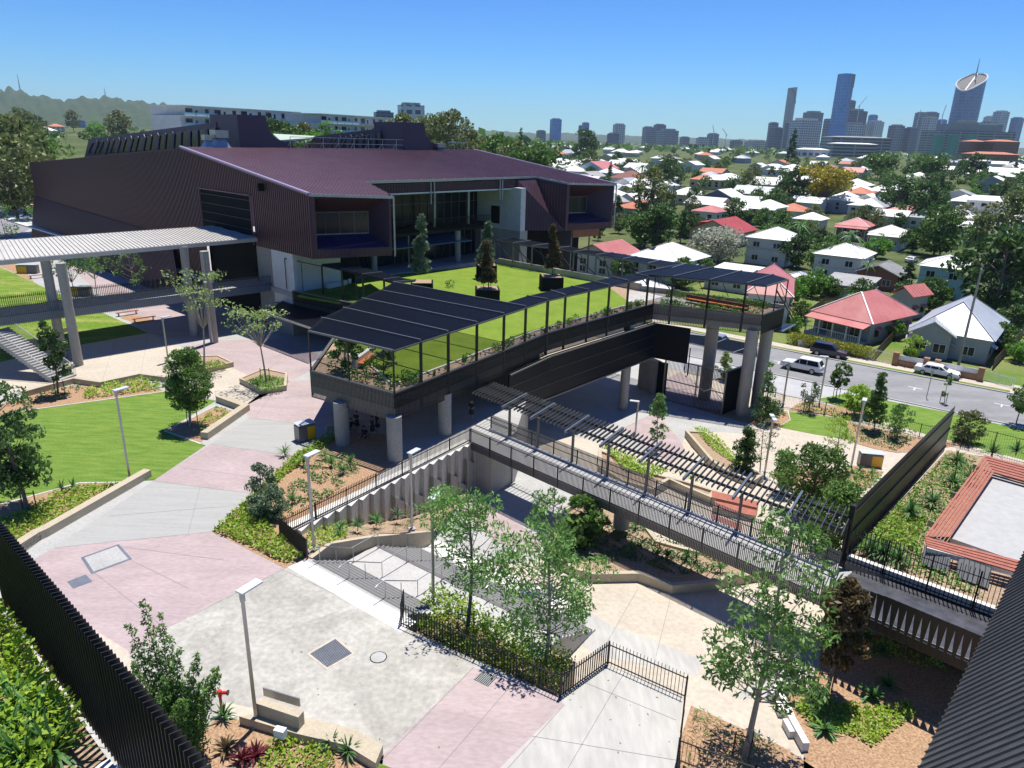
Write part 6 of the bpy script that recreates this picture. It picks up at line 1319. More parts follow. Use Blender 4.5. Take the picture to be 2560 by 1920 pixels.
# ================================================================ people
def person(label, pos, face, pose='stand', h=1.65, top_c=cloth_k, leg_c=skin, skirt=True, arm=0):
    k = h/1.65; t = thing('person', label, 'person', pos); bm = bmesh.new(); lay = bm.verts.layers.skin.verify(); V = {}
    def v(n, x, y, z, r): q = bm.verts.new((x*k, y*k, z*k)); q[lay].radius = (r*k, r*k); V[n] = q
    sit = pose == 'sit'; hz = .95 if not sit else .18
    v('pel', 0, 0, hz, .13); v('waist', 0, .01, hz+.18, .11); v('chest', 0, .02 if not sit else .06, hz+.38, .14); v('neck', 0, .02 if not sit else .08, hz+.52, .055); v('head', 0, .05 if not sit else .12, hz+.63, .095); v('crown', 0, .04 if not sit else .11, hz+.72, .075)
    E = [('pel', 'waist'), ('waist', 'chest'), ('chest', 'neck'), ('neck', 'head'), ('head', 'crown')]
    for s, n in ((-1, 'l'), (1, 'r')):
        v('sh'+n, s*.17, .02, hz+.44, .055); v('el'+n, s*.23, -.02+.1*arm, hz+.2, .042); v('wr'+n, s*(.24-.14*arm), .05+.25*arm, hz-.02+.18*arm, .032); v('ha'+n, s*(.24-.17*arm), .07+.3*arm, hz-.1+.2*arm, .03)
        E += [('chest', 'sh'+n), ('sh'+n, 'el'+n), ('el'+n, 'wr'+n), ('wr'+n, 'ha'+n)]
        if sit: v('hi'+n, s*.09, .02, hz-.04, .1); v('kn'+n, s*.16, .42, hz+.12, .065); v('an'+n, s*.12, .72, .06, .045); v('to'+n, s*.12, .86, .05, .035)
        else: v('hi'+n, s*.09, 0, hz-.1, .09); v('kn'+n, s*.1, .02, .5, .06); v('an'+n, s*.1, 0, .09, .042); v('to'+n, s*.1, .14, .04, .04)
        E += [('pel', 'hi'+n), ('hi'+n, 'kn'+n), ('kn'+n, 'an'+n), ('an'+n, 'to'+n)]
    for a, b in E: bm.edges.new((V[a], V[b]))
    V['pel'][lay].use_root = True; me = bpy.data.meshes.new('body'); bm.to_mesh(me); bm.free(); me.materials.append(skin)
    o = bpy.data.objects.new('body', me); COL.objects.link(o); m = o.modifiers.new('s', 'SKIN'); m.use_smooth_shade = True; m2 = o.modifiers.new('u', 'SUBSURF'); m2.levels = 1; m2.render_levels = 1
    o.parent = t
    g = MB(); ring = lambda z, rx, ry, y0=0: [(rx*k*math.cos(i*math.pi/6), y0*k+ry*k*math.sin(i*math.pi/6), z*k) for i in range(12)]
    def loft(L, mt, nm):
        g = MB(); vs = sum(L, []); fs = []
        for j in range(len(L)-1):
            for i in range(12): fs.append((j*12+i, j*12+(i+1) % 12, (j+1)*12+(i+1) % 12, (j+1)*12+i))
        fs += [tuple(range(12))[::-1], tuple((len(L)-1)*12+i for i in range(12))]; g.add(vs, fs, mt); ob = g.build(nm, smooth=True, origin=(0, 0, 0)); ob.parent = t
    yo = .0 if not sit else .04
    loft([ring(hz-.02, .17, .14), ring(hz+.18, .145, .125, .01+yo), ring(hz+.36, .185, .15, .02+yo), ring(hz+.46, .17, .11, .02+yo), ring(hz+.5, .07, .07, .02+yo)], top_c, 'shirt')
    for s in (-1, 1):
        g = MB(); g.tube([(s*.15*k, .02*k, (hz+.44)*k), (s*.225*k, (-.01+.08*arm)*k, (hz+.22)*k)], [.075*k, .06*k], top_c, 8); ob = g.build('sleeve', origin=(0, 0, 0)); ob.parent = t
    if not sit: loft([ring(.52, .24, .2), ring(.75, .2, .17), ring(hz+.03, .165, .14)] if skirt else [ring(.8, .2, .16), ring(hz+.03, .165, .14)], top_c, 'skirt')
    else: loft([ring(.03, .2, .2, .1), ring(.2, .2, .3, .2), ring(.32, .16, .2, .1)], top_c, 'skirt')
    hy = .05 if not sit else .12
    loft([ring(hz+.56, .07, .05, hy-.07), ring(hz+.64, .105, .09, hy-.035), ring(hz+.73, .095, .095, hy-.02), ring(hz+.78, .05, .055, hy-.01)], hair, 'hair')
    t.rotation_euler = (0, 0, face); return t
person('person in black walking on the shaded path beside the footbridge railing, hands together', P(1179, 1050), 3.0, arm=1, h=1.7)
person('standing person in black skirt and tucked-up hair under the deck, second from the left column', P(893, 1078), 2.6, arm=1)
person('person in black sitting on the seat wall right beside the left deck column', P(877, 1072, .1), 3.3, 'sit')
person('person in black sitting on the ground in the middle of the group', P(912, 1092), 2.9, 'sit')
person('standing person in black at the right of the shaded group, facing left', P(932, 1092), 1.8, arm=1)
person('standing person in black behind the right-hand one in the shaded group', P(944, 1082), 2.2)
person('person in black clothes standing by the dark entry near the umbrella tree', P(665, 822), 3.1, skirt=False)
# ================================================================ vehicles
def car(label, pos, hd, kind='suv', paint=car_w, L=4.9, group=None, spare=False):
    W = 1.95; Hh = 1.86 if kind == 'suv' else 1.46; t = thing('car', label, 'car', pos, group); t.rotation_euler = (0, 0, hd)
    if kind == 'suv':
        low_ = [(-L/2, .42), (-L/2, 1.0), (-L/2+.1, 1.12), (L/2-1.35, 1.12), (L/2-.15, 1.0), (L/2, .8), (L/2, .4)]; cab = [(-L/2+.06, 1.08), (-L/2+.5, Hh), (.3, Hh), (1.12, 1.1)]
    else:
        low_ = [(-L/2, .38), (-L/2+.02, .95), (-L/2+.2, 1.03), (L/2-1.5, .98), (L/2-.2, .8), (L/2, .62), (L/2, .32)]; cab = [(-L/2+.75, 1.0), (-L/2+1.35, Hh), (.35, Hh), (1.25, .97)]
    def ext(prof, w0, w1, zs, m):
        g = MB(); n = len(prof); f = lambda z: w0+(w1-w0)*max(0, (z-zs[0])/(zs[1]-zs[0]))
        vs = [(x, -f(z)/2, z) for x, z in prof]+[(x, f(z)/2, z) for x, z in prof]; g.add(vs, [tuple(range(n)), tuple(range(n, 2*n))[::-1]]+[(i, n+i, n+(i+1) % n, (i+1) % n) for i in range(n)], m); return g
    g = ext(low_, W, W, (0, 1), paint); o = g.build('body', origin=(0, 0, 0)); o.parent = t; bv = o.modifiers.new('b', 'BEVEL'); bv.width = .09; bv.segments = 3
    g = ext(cab, W-.06, W-.42, (1.05, Hh), paint); o = g.build('cabin', origin=(0, 0, 0)); o.parent = t; bv = o.modifiers.new('b', 'BEVEL'); bv.width = .06; bv.segments = 2
    z0, z1 = 1.14 if kind == 'suv' else 1.04, Hh-.13; x = lambda i, z: cab[i][0]+(cab[i+1][0]-cab[i][0])*0
    def xe(side, z): a, b = (cab[0], cab[1]) if side < 0 else (cab[3], cab[2]); return a[0]+(b[0]-a[0])*(z-a[1])/(b[1]-a[1])
    fw = lambda z: ((W-.06)+((W-.42)-(W-.06))*(z-1.05)/(Hh-1.05))/2+.012
    for s in (-1, 1):
        xs = [(xe(-1, z0)+.2, xe(-1, z1)+.15), (-.75, -.75), (.22, .22), (xe(1, z0)-.12, xe(1, z1)-.1)]
        for i in range(3):
            g = MB(); a, b = xs[i], xs[i+1]; q = [(a[0]+.04, s*fw(z0), z0), (b[0]-.04, s*fw(z0), z0), (b[1]-.04, s*fw(z1), z1), (a[1]+.04, s*fw(z1), z1)]; g.face(q if s < 0 else q[::-1], glass); o = g.build('window', origin=(0, 0, 0)); o.parent = t
    for sd, nm in ((1, 'windscreen'), (-1, 'rear_window')):
        g = MB(); e = .015*sd; q = [(xe(sd, z0)+e, -.72, z0+.02), (xe(sd, z0)+e, .72, z0+.02), (xe(sd, z1)+e, .64, z1), (xe(sd, z1)+e, -.64, z1)]; g.face(q if sd > 0 else q[::-1], glass); o = g.build(nm, origin=(0, 0, 0)); o.parent = t
    for sx in (-1, 1):
        for sy in (-1, 1):
            r = .38 if kind == 'suv' else .33; c = (sx*L*.295, sy*(W/2-.1)); g = MB(); g.tube([(c[0], c[1]-.13, r), (c[0], c[1]+.13, r)], r, rubber, 20); o = g.build('wheel', origin=(0, 0, 0)); o.parent = t
            g = MB(); g.tube([(c[0], c[1]+sy*.1, r), (c[0], c[1]+sy*.14, r)], r*.62, steel, 12); q = g.build('rim', origin=(0, 0, 0)); q.parent = o
        for sy in (-1, 1):
            g = MB(); g.box((sx*(L/2-.06), sy*.72, .82 if kind == 'suv' else .72), (.16, .34, .17), redlens if sx < 0 else glass); o = g.build('tail_light' if sx < 0 else 'headlight', origin=(0, 0, 0)); o.parent = t
    g = MB(); g.box((0, 0, .36), (L*.62, W-.05, .2), rubber); o = g.build('sill', origin=(0, 0, 0)); o.parent = t
    if spare: g = MB(); g.tube([(-L/2-.2, .1, .95), (-L/2, .1, .95)], .36, car_w, 18); o = g.build('spare_wheel', origin=(0, 0, 0)); o.parent = t
    return t
hs0 = math.atan2(TD.y, TD.x)
p = G(2004, 926); car('white four-wheel-drive wagon driving on the street, spare wheel on its back', p, hs0+math.pi, 'suv', car_w, 5.2, spare=True)
p = G(2072, 890); car('dark blue wagon parked at the far kerb beside yellow-green hedges', p, hs0, 'suv', car_d, 4.9)
p = G(2341, 938); car('white sedan parked at the far kerb in front of the brick fence', p, hs0, 'sedan', car_w, 5.3)
p = G(1800, 868); car('grey vehicle glimpsed below the deck behind the low pergola', p, hs0, 'suv', car_s, 5.)
p = G(2246, 706); car('white car parked under the palms between two houses', p, hs0+.9, 'sedan', car_w, 4.6)
p = G(2278, 655); car('pale car partly hidden behind the blue-walled house', p, hs0+1.4, 'sedan', car_w, 4.6)
p = P(28, 488, .02); car('white car on the road at the far left', p, .6, 'suv', car_w, 5)
p = P(46, 466, .02); car('dark car beside the white one on the far left road', p, .6, 'sedan', car_d, 4.6)
# ================================================================ houses
def house(label, c, w_, d, wh, rt, rh, rm, wm, rot=None, oh=.6, group=None, detail=2, solar_=0, dormer=0, veranda=0, chim=0):
    rot = hs0 if rot is None else rot; t = thing('house', label, 'house', (c[0], c[1], c[2]), group); t.rotation_euler = (0, 0, rot); O3 = (0, 0, 0)
    def put(g, nm, par=None): o = g.build(nm, origin=O3); o.parent = par or t; return o
    g = MB(); hw, hd = w_/2, d/2; g.prism([(-hw, -hd), (hw, -hd), (hw, hd), (-hw, hd)], -1.5, wh, wm)
    if rt == 'gable':
        for y in (-hd, hd): g.face([(-hw, y, wh), (hw, y, wh), (0, y, wh+rh*hw/(hw+oh))][::(1 if y < 0 else -1)], wm)
    wl_ = put(g, 'wall'); a, b = hw+oh, hd+oh; ze = wh-.05; E = [(-a, -b, ze), (a, -b, ze), (a, b, ze), (-a, b, ze)]
    g = MB()
    if rt == 'pyramid': g.add(E+[(0, 0, ze+rh)], [(0, 1, 4), (1, 2, 4), (2, 3, 4), (3, 0, 4), (3, 2, 1, 0)], rm)
    elif rt == 'hip':
        r = (b-a*.9) if b > a else 0
        if b > a: g.add(E+[(0, -r, ze+rh), (0, r, ze+rh)], [(0, 1, 4), (1, 2, 5, 4), (2, 3, 5), (3, 0, 4, 5), (3, 2, 1, 0)], rm)
        else: r = a-b*.9; g.add(E+[(-r, 0, ze+rh), (r, 0, ze+rh)], [(0, 1, 5, 4), (1, 2, 5), (2, 3, 4, 5), (3, 0, 4), (3, 2, 1, 0)], rm)
    elif rt == 'gable': g.add(E+[(0, -b, ze+rh), (0, b, ze+rh)]+[(x, y, z-.18) for x, y, z in E]+[(0, -b, ze+rh-.18), (0, b, ze+rh-.18)], [(1, 2, 5, 4), (3, 0, 4, 5), (8, 7, 10, 11), (6, 9, 11, 10), (0, 3, 9, 6), (2, 1, 7, 8), (0, 6, 10, 4), (4, 10, 7, 1), (3, 5, 11, 9), (5, 2, 8, 11)], rm)
    else: g.add([(x, y, z+(rh if y > 0 else 0)) for x, y, z in E]+[(x, y, z-.3+(rh if y > 0 else 0)) for x, y, z in E], [(0, 1, 2, 3), (7, 6, 5, 4), (0, 4, 5, 1), (1, 5, 6, 2), (2, 6, 7, 3), (3, 7, 4, 0)], rm)
    rf = put(g, 'roof')
    if detail > 1 and rt in ('hip', 'pyramid'):
        g = MB(); ap = [(0, 0, ze+rh)]*4 if rt == 'pyramid' else ([(0, -r, ze+rh), (0, -r, ze+rh), (0, r, ze+rh), (0, r, ze+rh)] if b > a else [(-r, 0, ze+rh), (r, 0, ze+rh), (r, 0, ze+rh), (-r, 0, ze+rh)])
        for e, q in zip(E, ap): g.bar(Vector(e)+Vector((0, 0, .04)), Vector(q)+Vector((0, 0, .04)), .22, .08, rm if rm is not roofpink else roofw)
        put(g, 'ridge_cap', rf)
    if detail > 1:
        # roof sheet joints
        g = MB(); n = int(2*a/.9)
        if rt == 'gable':
            for i in range(int(2*b/.8)):
                y = -b+.4+i*.8
                for sx in (-1, 1): g.bar((sx*a, y, ze+.03), (0, y, ze+rh+.03), .05, .03, rm)
            put(g, 'sheet_joint', rf)
    if detail:
        st_ = [1.5] if wh < 4.6 else [1.6, wh-1.6]
        for zc in st_:
            for k in range(max(2, int(w_/3.4))):
                x = -hw+(k+.5)*w_/max(2, int(w_/3.4)); g = MB(); g.box((x, -hd-.02, zc), (1.5, .06, 1.2), glass); wn = put(g, 'window')
                if detail > 1: g = MB(); [g.box((x+dx, -hd-.06, zc), (.08, .06, 1.3), whitep) for dx in (-.78, 0, .78)]; [g.box((x, -hd-.06, zc+dz), (1.64, .06, .08), whitep) for dz in (-.64, .64)]; put(g, 'frame', wn)
            for k in range(max(2, int(d/4))):
                y = -hd+(k+.5)*d/max(2, int(d/4))
                for sx in (-1, 1):
                    g = MB(); g.box((sx*(hw+.02), y, zc), (.06, 1.2, 1.1), glass); wn = put(g, 'window')
                    if detail > 1: g = MB(); g.slab([(sx*(hw+.05), y-.8, zc+.95), (sx*(hw+.05), y+.8, zc+.95), (sx*(hw+.75), y+.8, zc+.55), (sx*(hw+.75), y-.8, zc+.55)], .06, rm if rm is not roofred else roofw); put(g, 'hood', wn)
    for k in range(solar_):
        g = MB(); f0 = .22+.27*k; y0 = -b+2*b*f0
        if rt == 'gable': q = lambda x, y: (x, y, ze+rh*(1-abs(x)/a)+.08)
        else: q = lambda x, y: (x, y, ze+rh*min(1-abs(x)/a if abs(x)/a > abs(y)/b-0 or rt == 'hip' else 1, 1)*.98+.1)
        xs = -a*.72, -a*.22; g.face([q(xs[0], y0), q(xs[1], y0), q(xs[1], y0+b*.4), q(xs[0], y0+b*.4)][::-1], solar); put(g, 'solar_panel', rf)
    for k in range(dormer):
        y = -b+2*b*(.3+.2*k); x = -a*.52; z = ze+rh*(1-.52); g = MB(); g.add([(x-1.6, y-.9, z-.7), (x-1.6, y+.9, z-.7), (x-1.6, y+.9, z+.5), (x-1.6, y-.9, z+.5), (x+1.2, y-.9, z-.2), (x+1.2, y+.9, z-.2), (x+1.2, y+.9, z+.6), (x+1.2, y-.9, z+.6)], [(0, 3, 2, 1), (0, 4, 7, 3), (1, 2, 6, 5)], roofred)
        g.slab([(x-1.9, y-1.2, z+.5), (x-1.9, y+1.2, z+.5), (x+1.4, y+1.1, z+.75), (x+1.4, y-1.1, z+.75)], .12, roofred); g.box((x-1.64, y, z), (.06, 1.1, .8), whitep); put(g, 'dormer', rf)
    if veranda:
        g = MB(); z = wh-.35; g.slab([(-hw-.3, -hd-.1, z+.3), (hw+.3, -hd-.1, z+.3), (hw+.3, -hd-2.6, z-.25), (-hw-.3, -hd-2.6, z-.25)], .12, rm); put(g, 'veranda_roof')
        for k in range(5): g = MB(); x = -hw+.1+k*(w_-.2)/4; g.box((x, -hd-2.4, (z-.3)/2), (.14, .14, z-.3), whitep); put(g, 'post')
        g = MB(); g.box((0, -hd-1.3, .25), (w_, 2.5, .5), wm)
        for k in range(int(w_/.35)): 
            if abs(k*.35-w_*.3) > .9: g.box((-hw+k*.35, -hd-2.4, .95), (.05, .05, .9), whitep)
        g.box((0, -hd-2.4, 1.42), (w_, .08, .08), whitep); put(g, 'balustrade')
    if chim: g = MB(); g.box((a*.4, 0, ze+rh*.8), (.8, .8, 1.8), brick); put(g, 'chimney', rf)
    HOUSES.append((c[0], c[1], max(w_, d)*.56)); return t
HOUSES = []
def dist_of(p): return (RM.T@(np.array(p)-CAM))[2]
def hp(label, x, y, wpx, rt, rm, wm, wh=3.4, rh=None, asp=1.15, rot=None, **k):
    c = G(x, y); W_ = wpx*dist_of(c)/F; w_ = W_*.66; d = w_*asp; rh = rh or (w_*.24 if rt != 'skillion' else .8); f = Vector((NS[0], NS[1], 0))*d*.35; c = c+f; c.z = zl(c.x, c.y)
    return house(label, c, w_, d, wh, rt, rh, rm, wm, rot=rot, **k)
def hf(label, fl, fr, depth, *a, **k):   # front corners as pixels on the ground
    p, q = G(*fl), G(*fr); d = (q-p); d.z = 0; w_ = d.length; n = Vector((-d.y, d.x, 0)).normalized(); c = (p+q)/2+n*depth/2; c.z = min(p.z, q.z); return house(label, c, w_, depth, *a, rot=math.atan2(d.y, d.x), **k)
hf('grey-blue cottage with faded red hip roof and front veranda, behind the dark wagon', (2032, 828), (2168, 862), 12.5, 3.4, 'hip', 3.5, roofpink, wallg, veranda=1)
hf('small red-roofed rear wing behind the grey-blue cottage', (2225, 790), (2268, 800), 5, 4.2, 'gable', 1.6, roofpink, wallg)
h2 = hf('grey weatherboard house with broad silver hip roof, behind the white sedan', (2275, 878), (2462, 912), 15, 3.6, 'hip', 4.0, roofsil, wallg)
hf('projecting gabled front room of the silver-roofed house', (2270, 886), (2366, 900), 3.5, 3.5, 'gable', 1.9, roofsil, wallg)
hf('white house with red roof just right of the garden deck arm', (1860, 815), (1962, 826), 17, 5.6, 'hip', 2.8, roofpink, wallw)
L0 = [('white-roofed house with rooftop solar panels behind the deck pergola', 1640, 700, 215, 'hip', roofw, wallw, 4.6, dict(solar_=2)),
('white house with pinkish gabled roof behind the right bay of the hall', 1490, 690, 170, 'gable', roofpink, wallw, 4.8, {}),
('pale low house with small windows glimpsed through the rear pergola braces', 1580, 775, 150, 'hip', roofw, wallw, 3.4, {}),
('low white shed roof behind the end of the deck pergola', 1820, 725, 170, 'skillion', roofw, wallw, 3.2, {}),
('long red-roofed cream house with three dormers', 1785, 612, 180, 'gable', roofred, wally, 4.0, dict(dormer=3)),
('tall white modern house with dark undercroft right of the red roof', 1915, 660, 150, 'hip', roofw, whitewall, 6.4, {}),
('large white house with spreading white roof above the palm', 2090, 700, 165, 'hip', roofw, whitewall, 5.6, {}),
('grey-roofed brick house with a row of white hoods', 2190, 720, 140, 'gable', roofgrey, brick, 3.2, {}),
('pale blue two-storey house with white roof at the foot of the big trees', 2345, 740, 150, 'hip', roofw, wallc, 6.0, {}),
('grey sheet-roofed shed right behind the red-roofed cottage', 2110, 745, 150, 'skillion', roofgrey, wallw, 2.8, {}),
('small blue-grey roofed garage behind the low white sheds', 1985, 730, 90, 'hip', roofsil, wallg, 2.8, {}),
('brick house with dark red pyramid roof among the trees', 2128, 600, 108, 'pyramid', roofpink, brickt, 4.6, dict(veranda=1)),
('white cottage with steep white pyramid roof right of the dark red roof', 2212, 620, 112, 'pyramid', roofw, wallw, 4.4, dict(veranda=1)),
('white-roofed house left of the dark red pyramid roof', 2015, 580, 95, 'hip', roofw, wallw, 4.4, {}),
('white two-storey house with balcony and white roof', 1905, 560, 105, 'hip', roofw, wallw, 6.2, dict(veranda=1)),
('dark blue gabled house with solar panels on a white roof', 1795, 525, 105, 'gable', roofw, wallb, 5.6, dict(solar_=1)),
('cream house with wide white roof left of the blue house', 1705, 510, 105, 'hip', roofw, wally, 4.0, {}),
('house with silver pyramid roof behind the olive tree', 1620, 490, 100, 'pyramid', roofsil, wallw, 4.6, {}),
('white house with solar panels peeping out beside the hall roof', 1525, 520, 90, 'hip', roofw, wallw, 5.0, dict(solar_=1)),
('brown-roofed cream house above the hall roof edge', 1560, 468, 110, 'hip', roofbrown, wallw, 4.4, {}),
('white and red roofed two-storey house with pale blue walls', 1480, 448, 105, 'gable', roofpink, wallc, 6.0, {}),
('broad white-roofed house with a solar array on the skyline of the hall roof', 1390, 425, 85, 'hip', roofw, wally, 4.2, dict(solar_=1)),
('orange-tiled house right of the white roofs', 1750, 468, 75, 'hip', rooftile, wally, 3.8, {}),
('modern white and charcoal block with vertical panels near the right edge', 2480, 560, 190, 'skillion', roofw, whitewall, 8.0, {}),
('long low cream house with flat white roof near the right edge', 2450, 605, 160, 'skillion', roofw, wally, 4.6, {}),
('white house with mansard roof at the right edge', 2545, 600, 80, 'pyramid', roofw, wallw, 6.0, {}),
('white-roofed house partly hidden behind the yellow tree', 2140, 500, 90, 'hip', roofw, wally, 4.0, {}),
('low white roof between the dark tree mass and the long hedge', 2190, 500, 80, 'hip', roofw, wallw, 3.8, {}),
('white cottage with white pyramid roof in the middle distance on the right', 2150, 440, 50, 'pyramid', roofw, wallw, 4.2, {}),
('pinkish-roofed small house in the middle distance', 2070, 432, 42, 'hip', roofpink, wally, 3.8, {}),
('white-roofed pair of cottages below the round grey tower', 1930, 440, 40, 'pyramid', roofw, wallw, 4.0, {})]
for lab, x, y, wp, rt, rm, wm, wh, kw in L0: hp(lab, x, y, wp, rt, rm, wm, wh, detail=2 if y > 590 else 1, **kw)
# fences and hedges of the street houses
def low2(l): return [G(*q) for q in l]
fence('picket_fence', 'white picket fence of the grey-blue cottage behind the hedges', low2([(1995, 866), (2060, 872), (2178, 900)]), 1.1, sp=.2, dep=.02, th=.1, m=whitep)
fence('driveway_gate', 'white metal driveway gate between hedges and brick fence', low2([(2172, 898), (2232, 912)]), 1.7, sp=.2, m=whitep, cat='gate')
fence('driveway_gate', 'white metal gate right of the brick fence', low2([(2452, 948), (2532, 972)]), 1.5, sp=.2, m=whitep, cat='gate')
t = thing('brick_fence', 'tan brick fence with piers and white infill panels behind the white sedan', 'fence', G(2232, 912)); a, b = G(2236, 912), G(2448, 952)
for f in (0, .37, .5, 1): p = lerp(a, b, f); g = MB(); g.box((p.x, p.y, p.z+.85), (.7, .7, 1.9), brickt, rz=hs0); g.build('pier', t)
for f0, f1 in ((.03, .36), (.52, .98)):
    p, q = lerp(a, b, f0), lerp(a, b, f1); g = MB(); g.wall(p, q, p.z, p.z+.8, .3, brickt); g.build('base_wall', t); g = MB(); g.wall(p, q, p.z+.8, p.z+1.5, .08, whitep); g.build('infill_panel', t)
for lab, x, y, r in (('yellow-green clipped hedge left of the parked dark wagon', 2030, 868, 2.3), ('yellow-green clipped hedge right of the parked dark wagon', 2110, 885, 2.7)):
    RS.seed(int(x)); p = G(x, y); t = thing('hedge', lab, 'hedge', p, 'yellow-green hedges along the picket fence'); c = []
    for k in range(9): o = TD*(k-4)*r*.3; c.append(np.array([o.x, o.y, .9])+ball(420, 1.15, .8))
    leafmesh('foliage', np.concatenate(c), .28, mat('hedge leaf', (.22, .30, .02), rough=.5, c2=(.45, .42, .04), leaf=.3), parent=t)
t = thing('house_plants', 'maroon shrub by the front wall of the silver-roofed house', 'shrub', G(2300, 872)); RS.seed(3); leafmesh('foliage', np.array([0, 0, 1.5])+ball(160, 1.3, 1.2), .4, lf_red, parent=t)
tree('lime-green street tree in front of the brick fence', G(2275, 912), 4.2, 1.6, .3, 'round', lf_lime, .3, 30, 50, .07, seed=301)
for lab, pts in (('brown timber paling fence between the red-roofed cottage and the silver-roofed house', [(2186, 900), (2262, 818)]), ('timber fence along the right side yard of the silver-roofed house', [(2480, 925), (2555, 842)]), ('timber back fence behind the red-roofed cottage', [(2010, 800), (2060, 765), (2230, 775)])):
    fence('paling_fence', lab, low2(pts), 1.6, sp=.16, dep=.02, th=.13, m=M_('weathered timber', (.22, .15, .10), rough=.9, c2=(.16, .11, .075), scale=2.))
tf = [(1998, 800, 'small tree at the left side of the red-roofed cottage', 1), (2215, 845, 'shrubby tree in the gap between cottage and silver-roofed house', 5), (2500, 880, 'leafy tree right of the silver-roofed house', 1), (2548, 905, 'low tree at the right edge beside the street', 5), (2530, 830, 'backyard tree at the right edge', 0), (2440, 815, 'backyard tree behind the silver roof', 1), (2250, 770, 'backyard tree behind the red-roofed wing', 0), (2080, 745, 'backyard tree behind the red-roofed cottage', 1), (1975, 760, 'tree between the pink roof and the cottage', 5), (1700, 720, 'shrub tree behind the deck pergola arm', 1), (1890, 735, 'tree below the tall white house', 0), (2030, 742, 'tree beside the silver garage', 5), (1760, 700, 'tree below the blossom tree', 1), (1560, 705, 'tree between the pinkish and solar-roofed houses', 0), (2395, 800, 'tree below the pale blue house', 0), (2150, 760, 'backyard tree near the grey shed', 1)]
# utility poles and wires
def upole(label, x, y, ty, arms=1):
    b = G(x, y); h = top(x, y, b.z, ty); t = thing('utility_pole', label, 'utility pole', b, 'timber utility poles'); g = MB(); g.tube([b, b+Vector((0, 0, h))], [.19, .12], barkp, 10); g.build('pole', t)
    g = MB(); c = b+Vector((0, 0, h-.5)); d = Vector((NS[0], NS[1], 0)); g.bar(c-d*1.1, c+d*1.1, .1, .1, barkp); g.build('crossarm', t); return b+Vector((0, 0, h-.4))
w0 = upole('tall leaning-looking timber power pole behind the white sedan', 2393, 925, 662)
w1 = w0-TD*46; w2 = w0+TD*40
b = Vector((w1.x, w1.y, zl(w1.x, w1.y))); 
def wire(a, b, sag, k, lab):
    t = tag((lambda g: (g.tube([tuple(lerp(a, b, i/12)-Vector((0, 0, sag*4*(i/12)*(1-i/12)))) for i in range(13)], .018, darkm, 4), g.build('power_line', origin=tuple(a)))[1])(MB()), lab, 'power line', 'power lines along the street')
for k, (o, z) in enumerate(((-.9, .1), (0, .15), (.9, .1), (0, -1.4))):
    n = Vector((NS[0], NS[1], 0))*o+Vector((0, 0, z)); wire(w1+n, w0+n, .9, k, 'power line left of the tall pole, '+('near side', 'middle', 'far side', 'lowest')[k]); wire(w0+n, w2+n, .8, k, 'power line right of the tall pole, '+('near side', 'middle', 'far side', 'lowest')[k])
w3 = at(1474, 580, 150); t = tag((lambda g: (g.tube([(w3.x, w3.y, -6), tuple(w3)], [.2, .14], bark, 8), g.build('utility_pole', origin=(w3.x, w3.y, -6)))[1])(MB()), 'dark power pole in front of the pinkish gabled house', 'utility pole')
w4 = at(1686, 462, 210); t = tag((lambda g: (g.tube([(w4.x, w4.y, -6), tuple(w4)], [.2, .14], bark, 8), g.build('utility_pole', origin=(w4.x, w4.y, -6)))[1])(MB()), 'power pole left of the dark blue gabled house', 'utility pole')
wire(w3, w4, 1.5, 9, 'power line strung between the two poles behind the garden deck'); wire(w4, w4+TD*75+Vector((0, 0, -1)), 1.5, 9, 'power line sagging past the red dormer roof')
# ================================================================ far trees
def ftree(kind, leaf, h, rad, cb, nc, nl, ls, seed, asp=.6, nm='tree', flat=.7, tr=.22): 
    t = tree('x', (0, 0, 0), h, rad, cb, kind, leaf, ls, nc, nl, tr, bark, 0, nm, 'tree', seed=seed, asp=asp, flat=flat); return t
PR = [ftree('round', lf_dark, 10, 5, .12, 60, 40, .8, 401), ftree('round', lf_mid, 9, 5, .12, 60, 40, .75, 402), ftree('round', lf_olive, 11, 5, .15, 60, 40, .75, 403), ftree('spread', lf_mid, 8, 6, .2, 60, 42, .75, 404), ftree('column', lf_dark, 12, 3, .1, 50, 40, .7, 405),
      ftree('round', lf_fresh, 7, 4, .12, 50, 40, .7, 406), ftree('cone', lf_dark, 15, 3, .1, 50, 34, .7, 407), ftree('spread', lf_yel, 8, 5, .2, 60, 44, .6, 408), ftree('vase', lf_olive, 13, 5, .25, 60, 40, .65, 409), ftree('round', lf_white, 6, 5, .1, 60, 44, .6, 410)]
def palm(seed):
    RS.seed(seed); t = thing('palm_tree', 'x', 'palm', (0, 0, 0)); g = MB(); g.tube([(0, 0, -1), (.1, 0, 4), (.2, .1, 8)], [.22, .17, .14], barkp, 8); g.build('trunk', t, origin=(0, 0, 0)); g = MB()
    for i in range(16):
        th = i*.4+RS.uniform(0, .3); el = RS.uniform(.0, 1.1); d = np.array([math.cos(th)*math.cos(el), math.sin(th)*math.cos(el), math.sin(el)]); s = np.array([-math.sin(th), math.cos(th), 0])*.32; V = []
        for k in range(6): f = k/5; q = np.array([.2, .1, 8])+d*3.4*f+np.array([0, 0, -2.4*f*f]); V += [q-s*(1-f*.6)+(0, 0, -.12), q, q+s*(1-f*.6)+(0, 0, -.12)]
        g.add(V, sum([[(3*k, 3*k+1, 3*k+4, 3*k+3), (3*k+1, 3*k+2, 3*k+5, 3*k+4)] for k in range(5)], []), lf_strap)
    g.build('fronds', t, origin=(0, 0, 0)); return t
PA = palm(5)
USED = set()
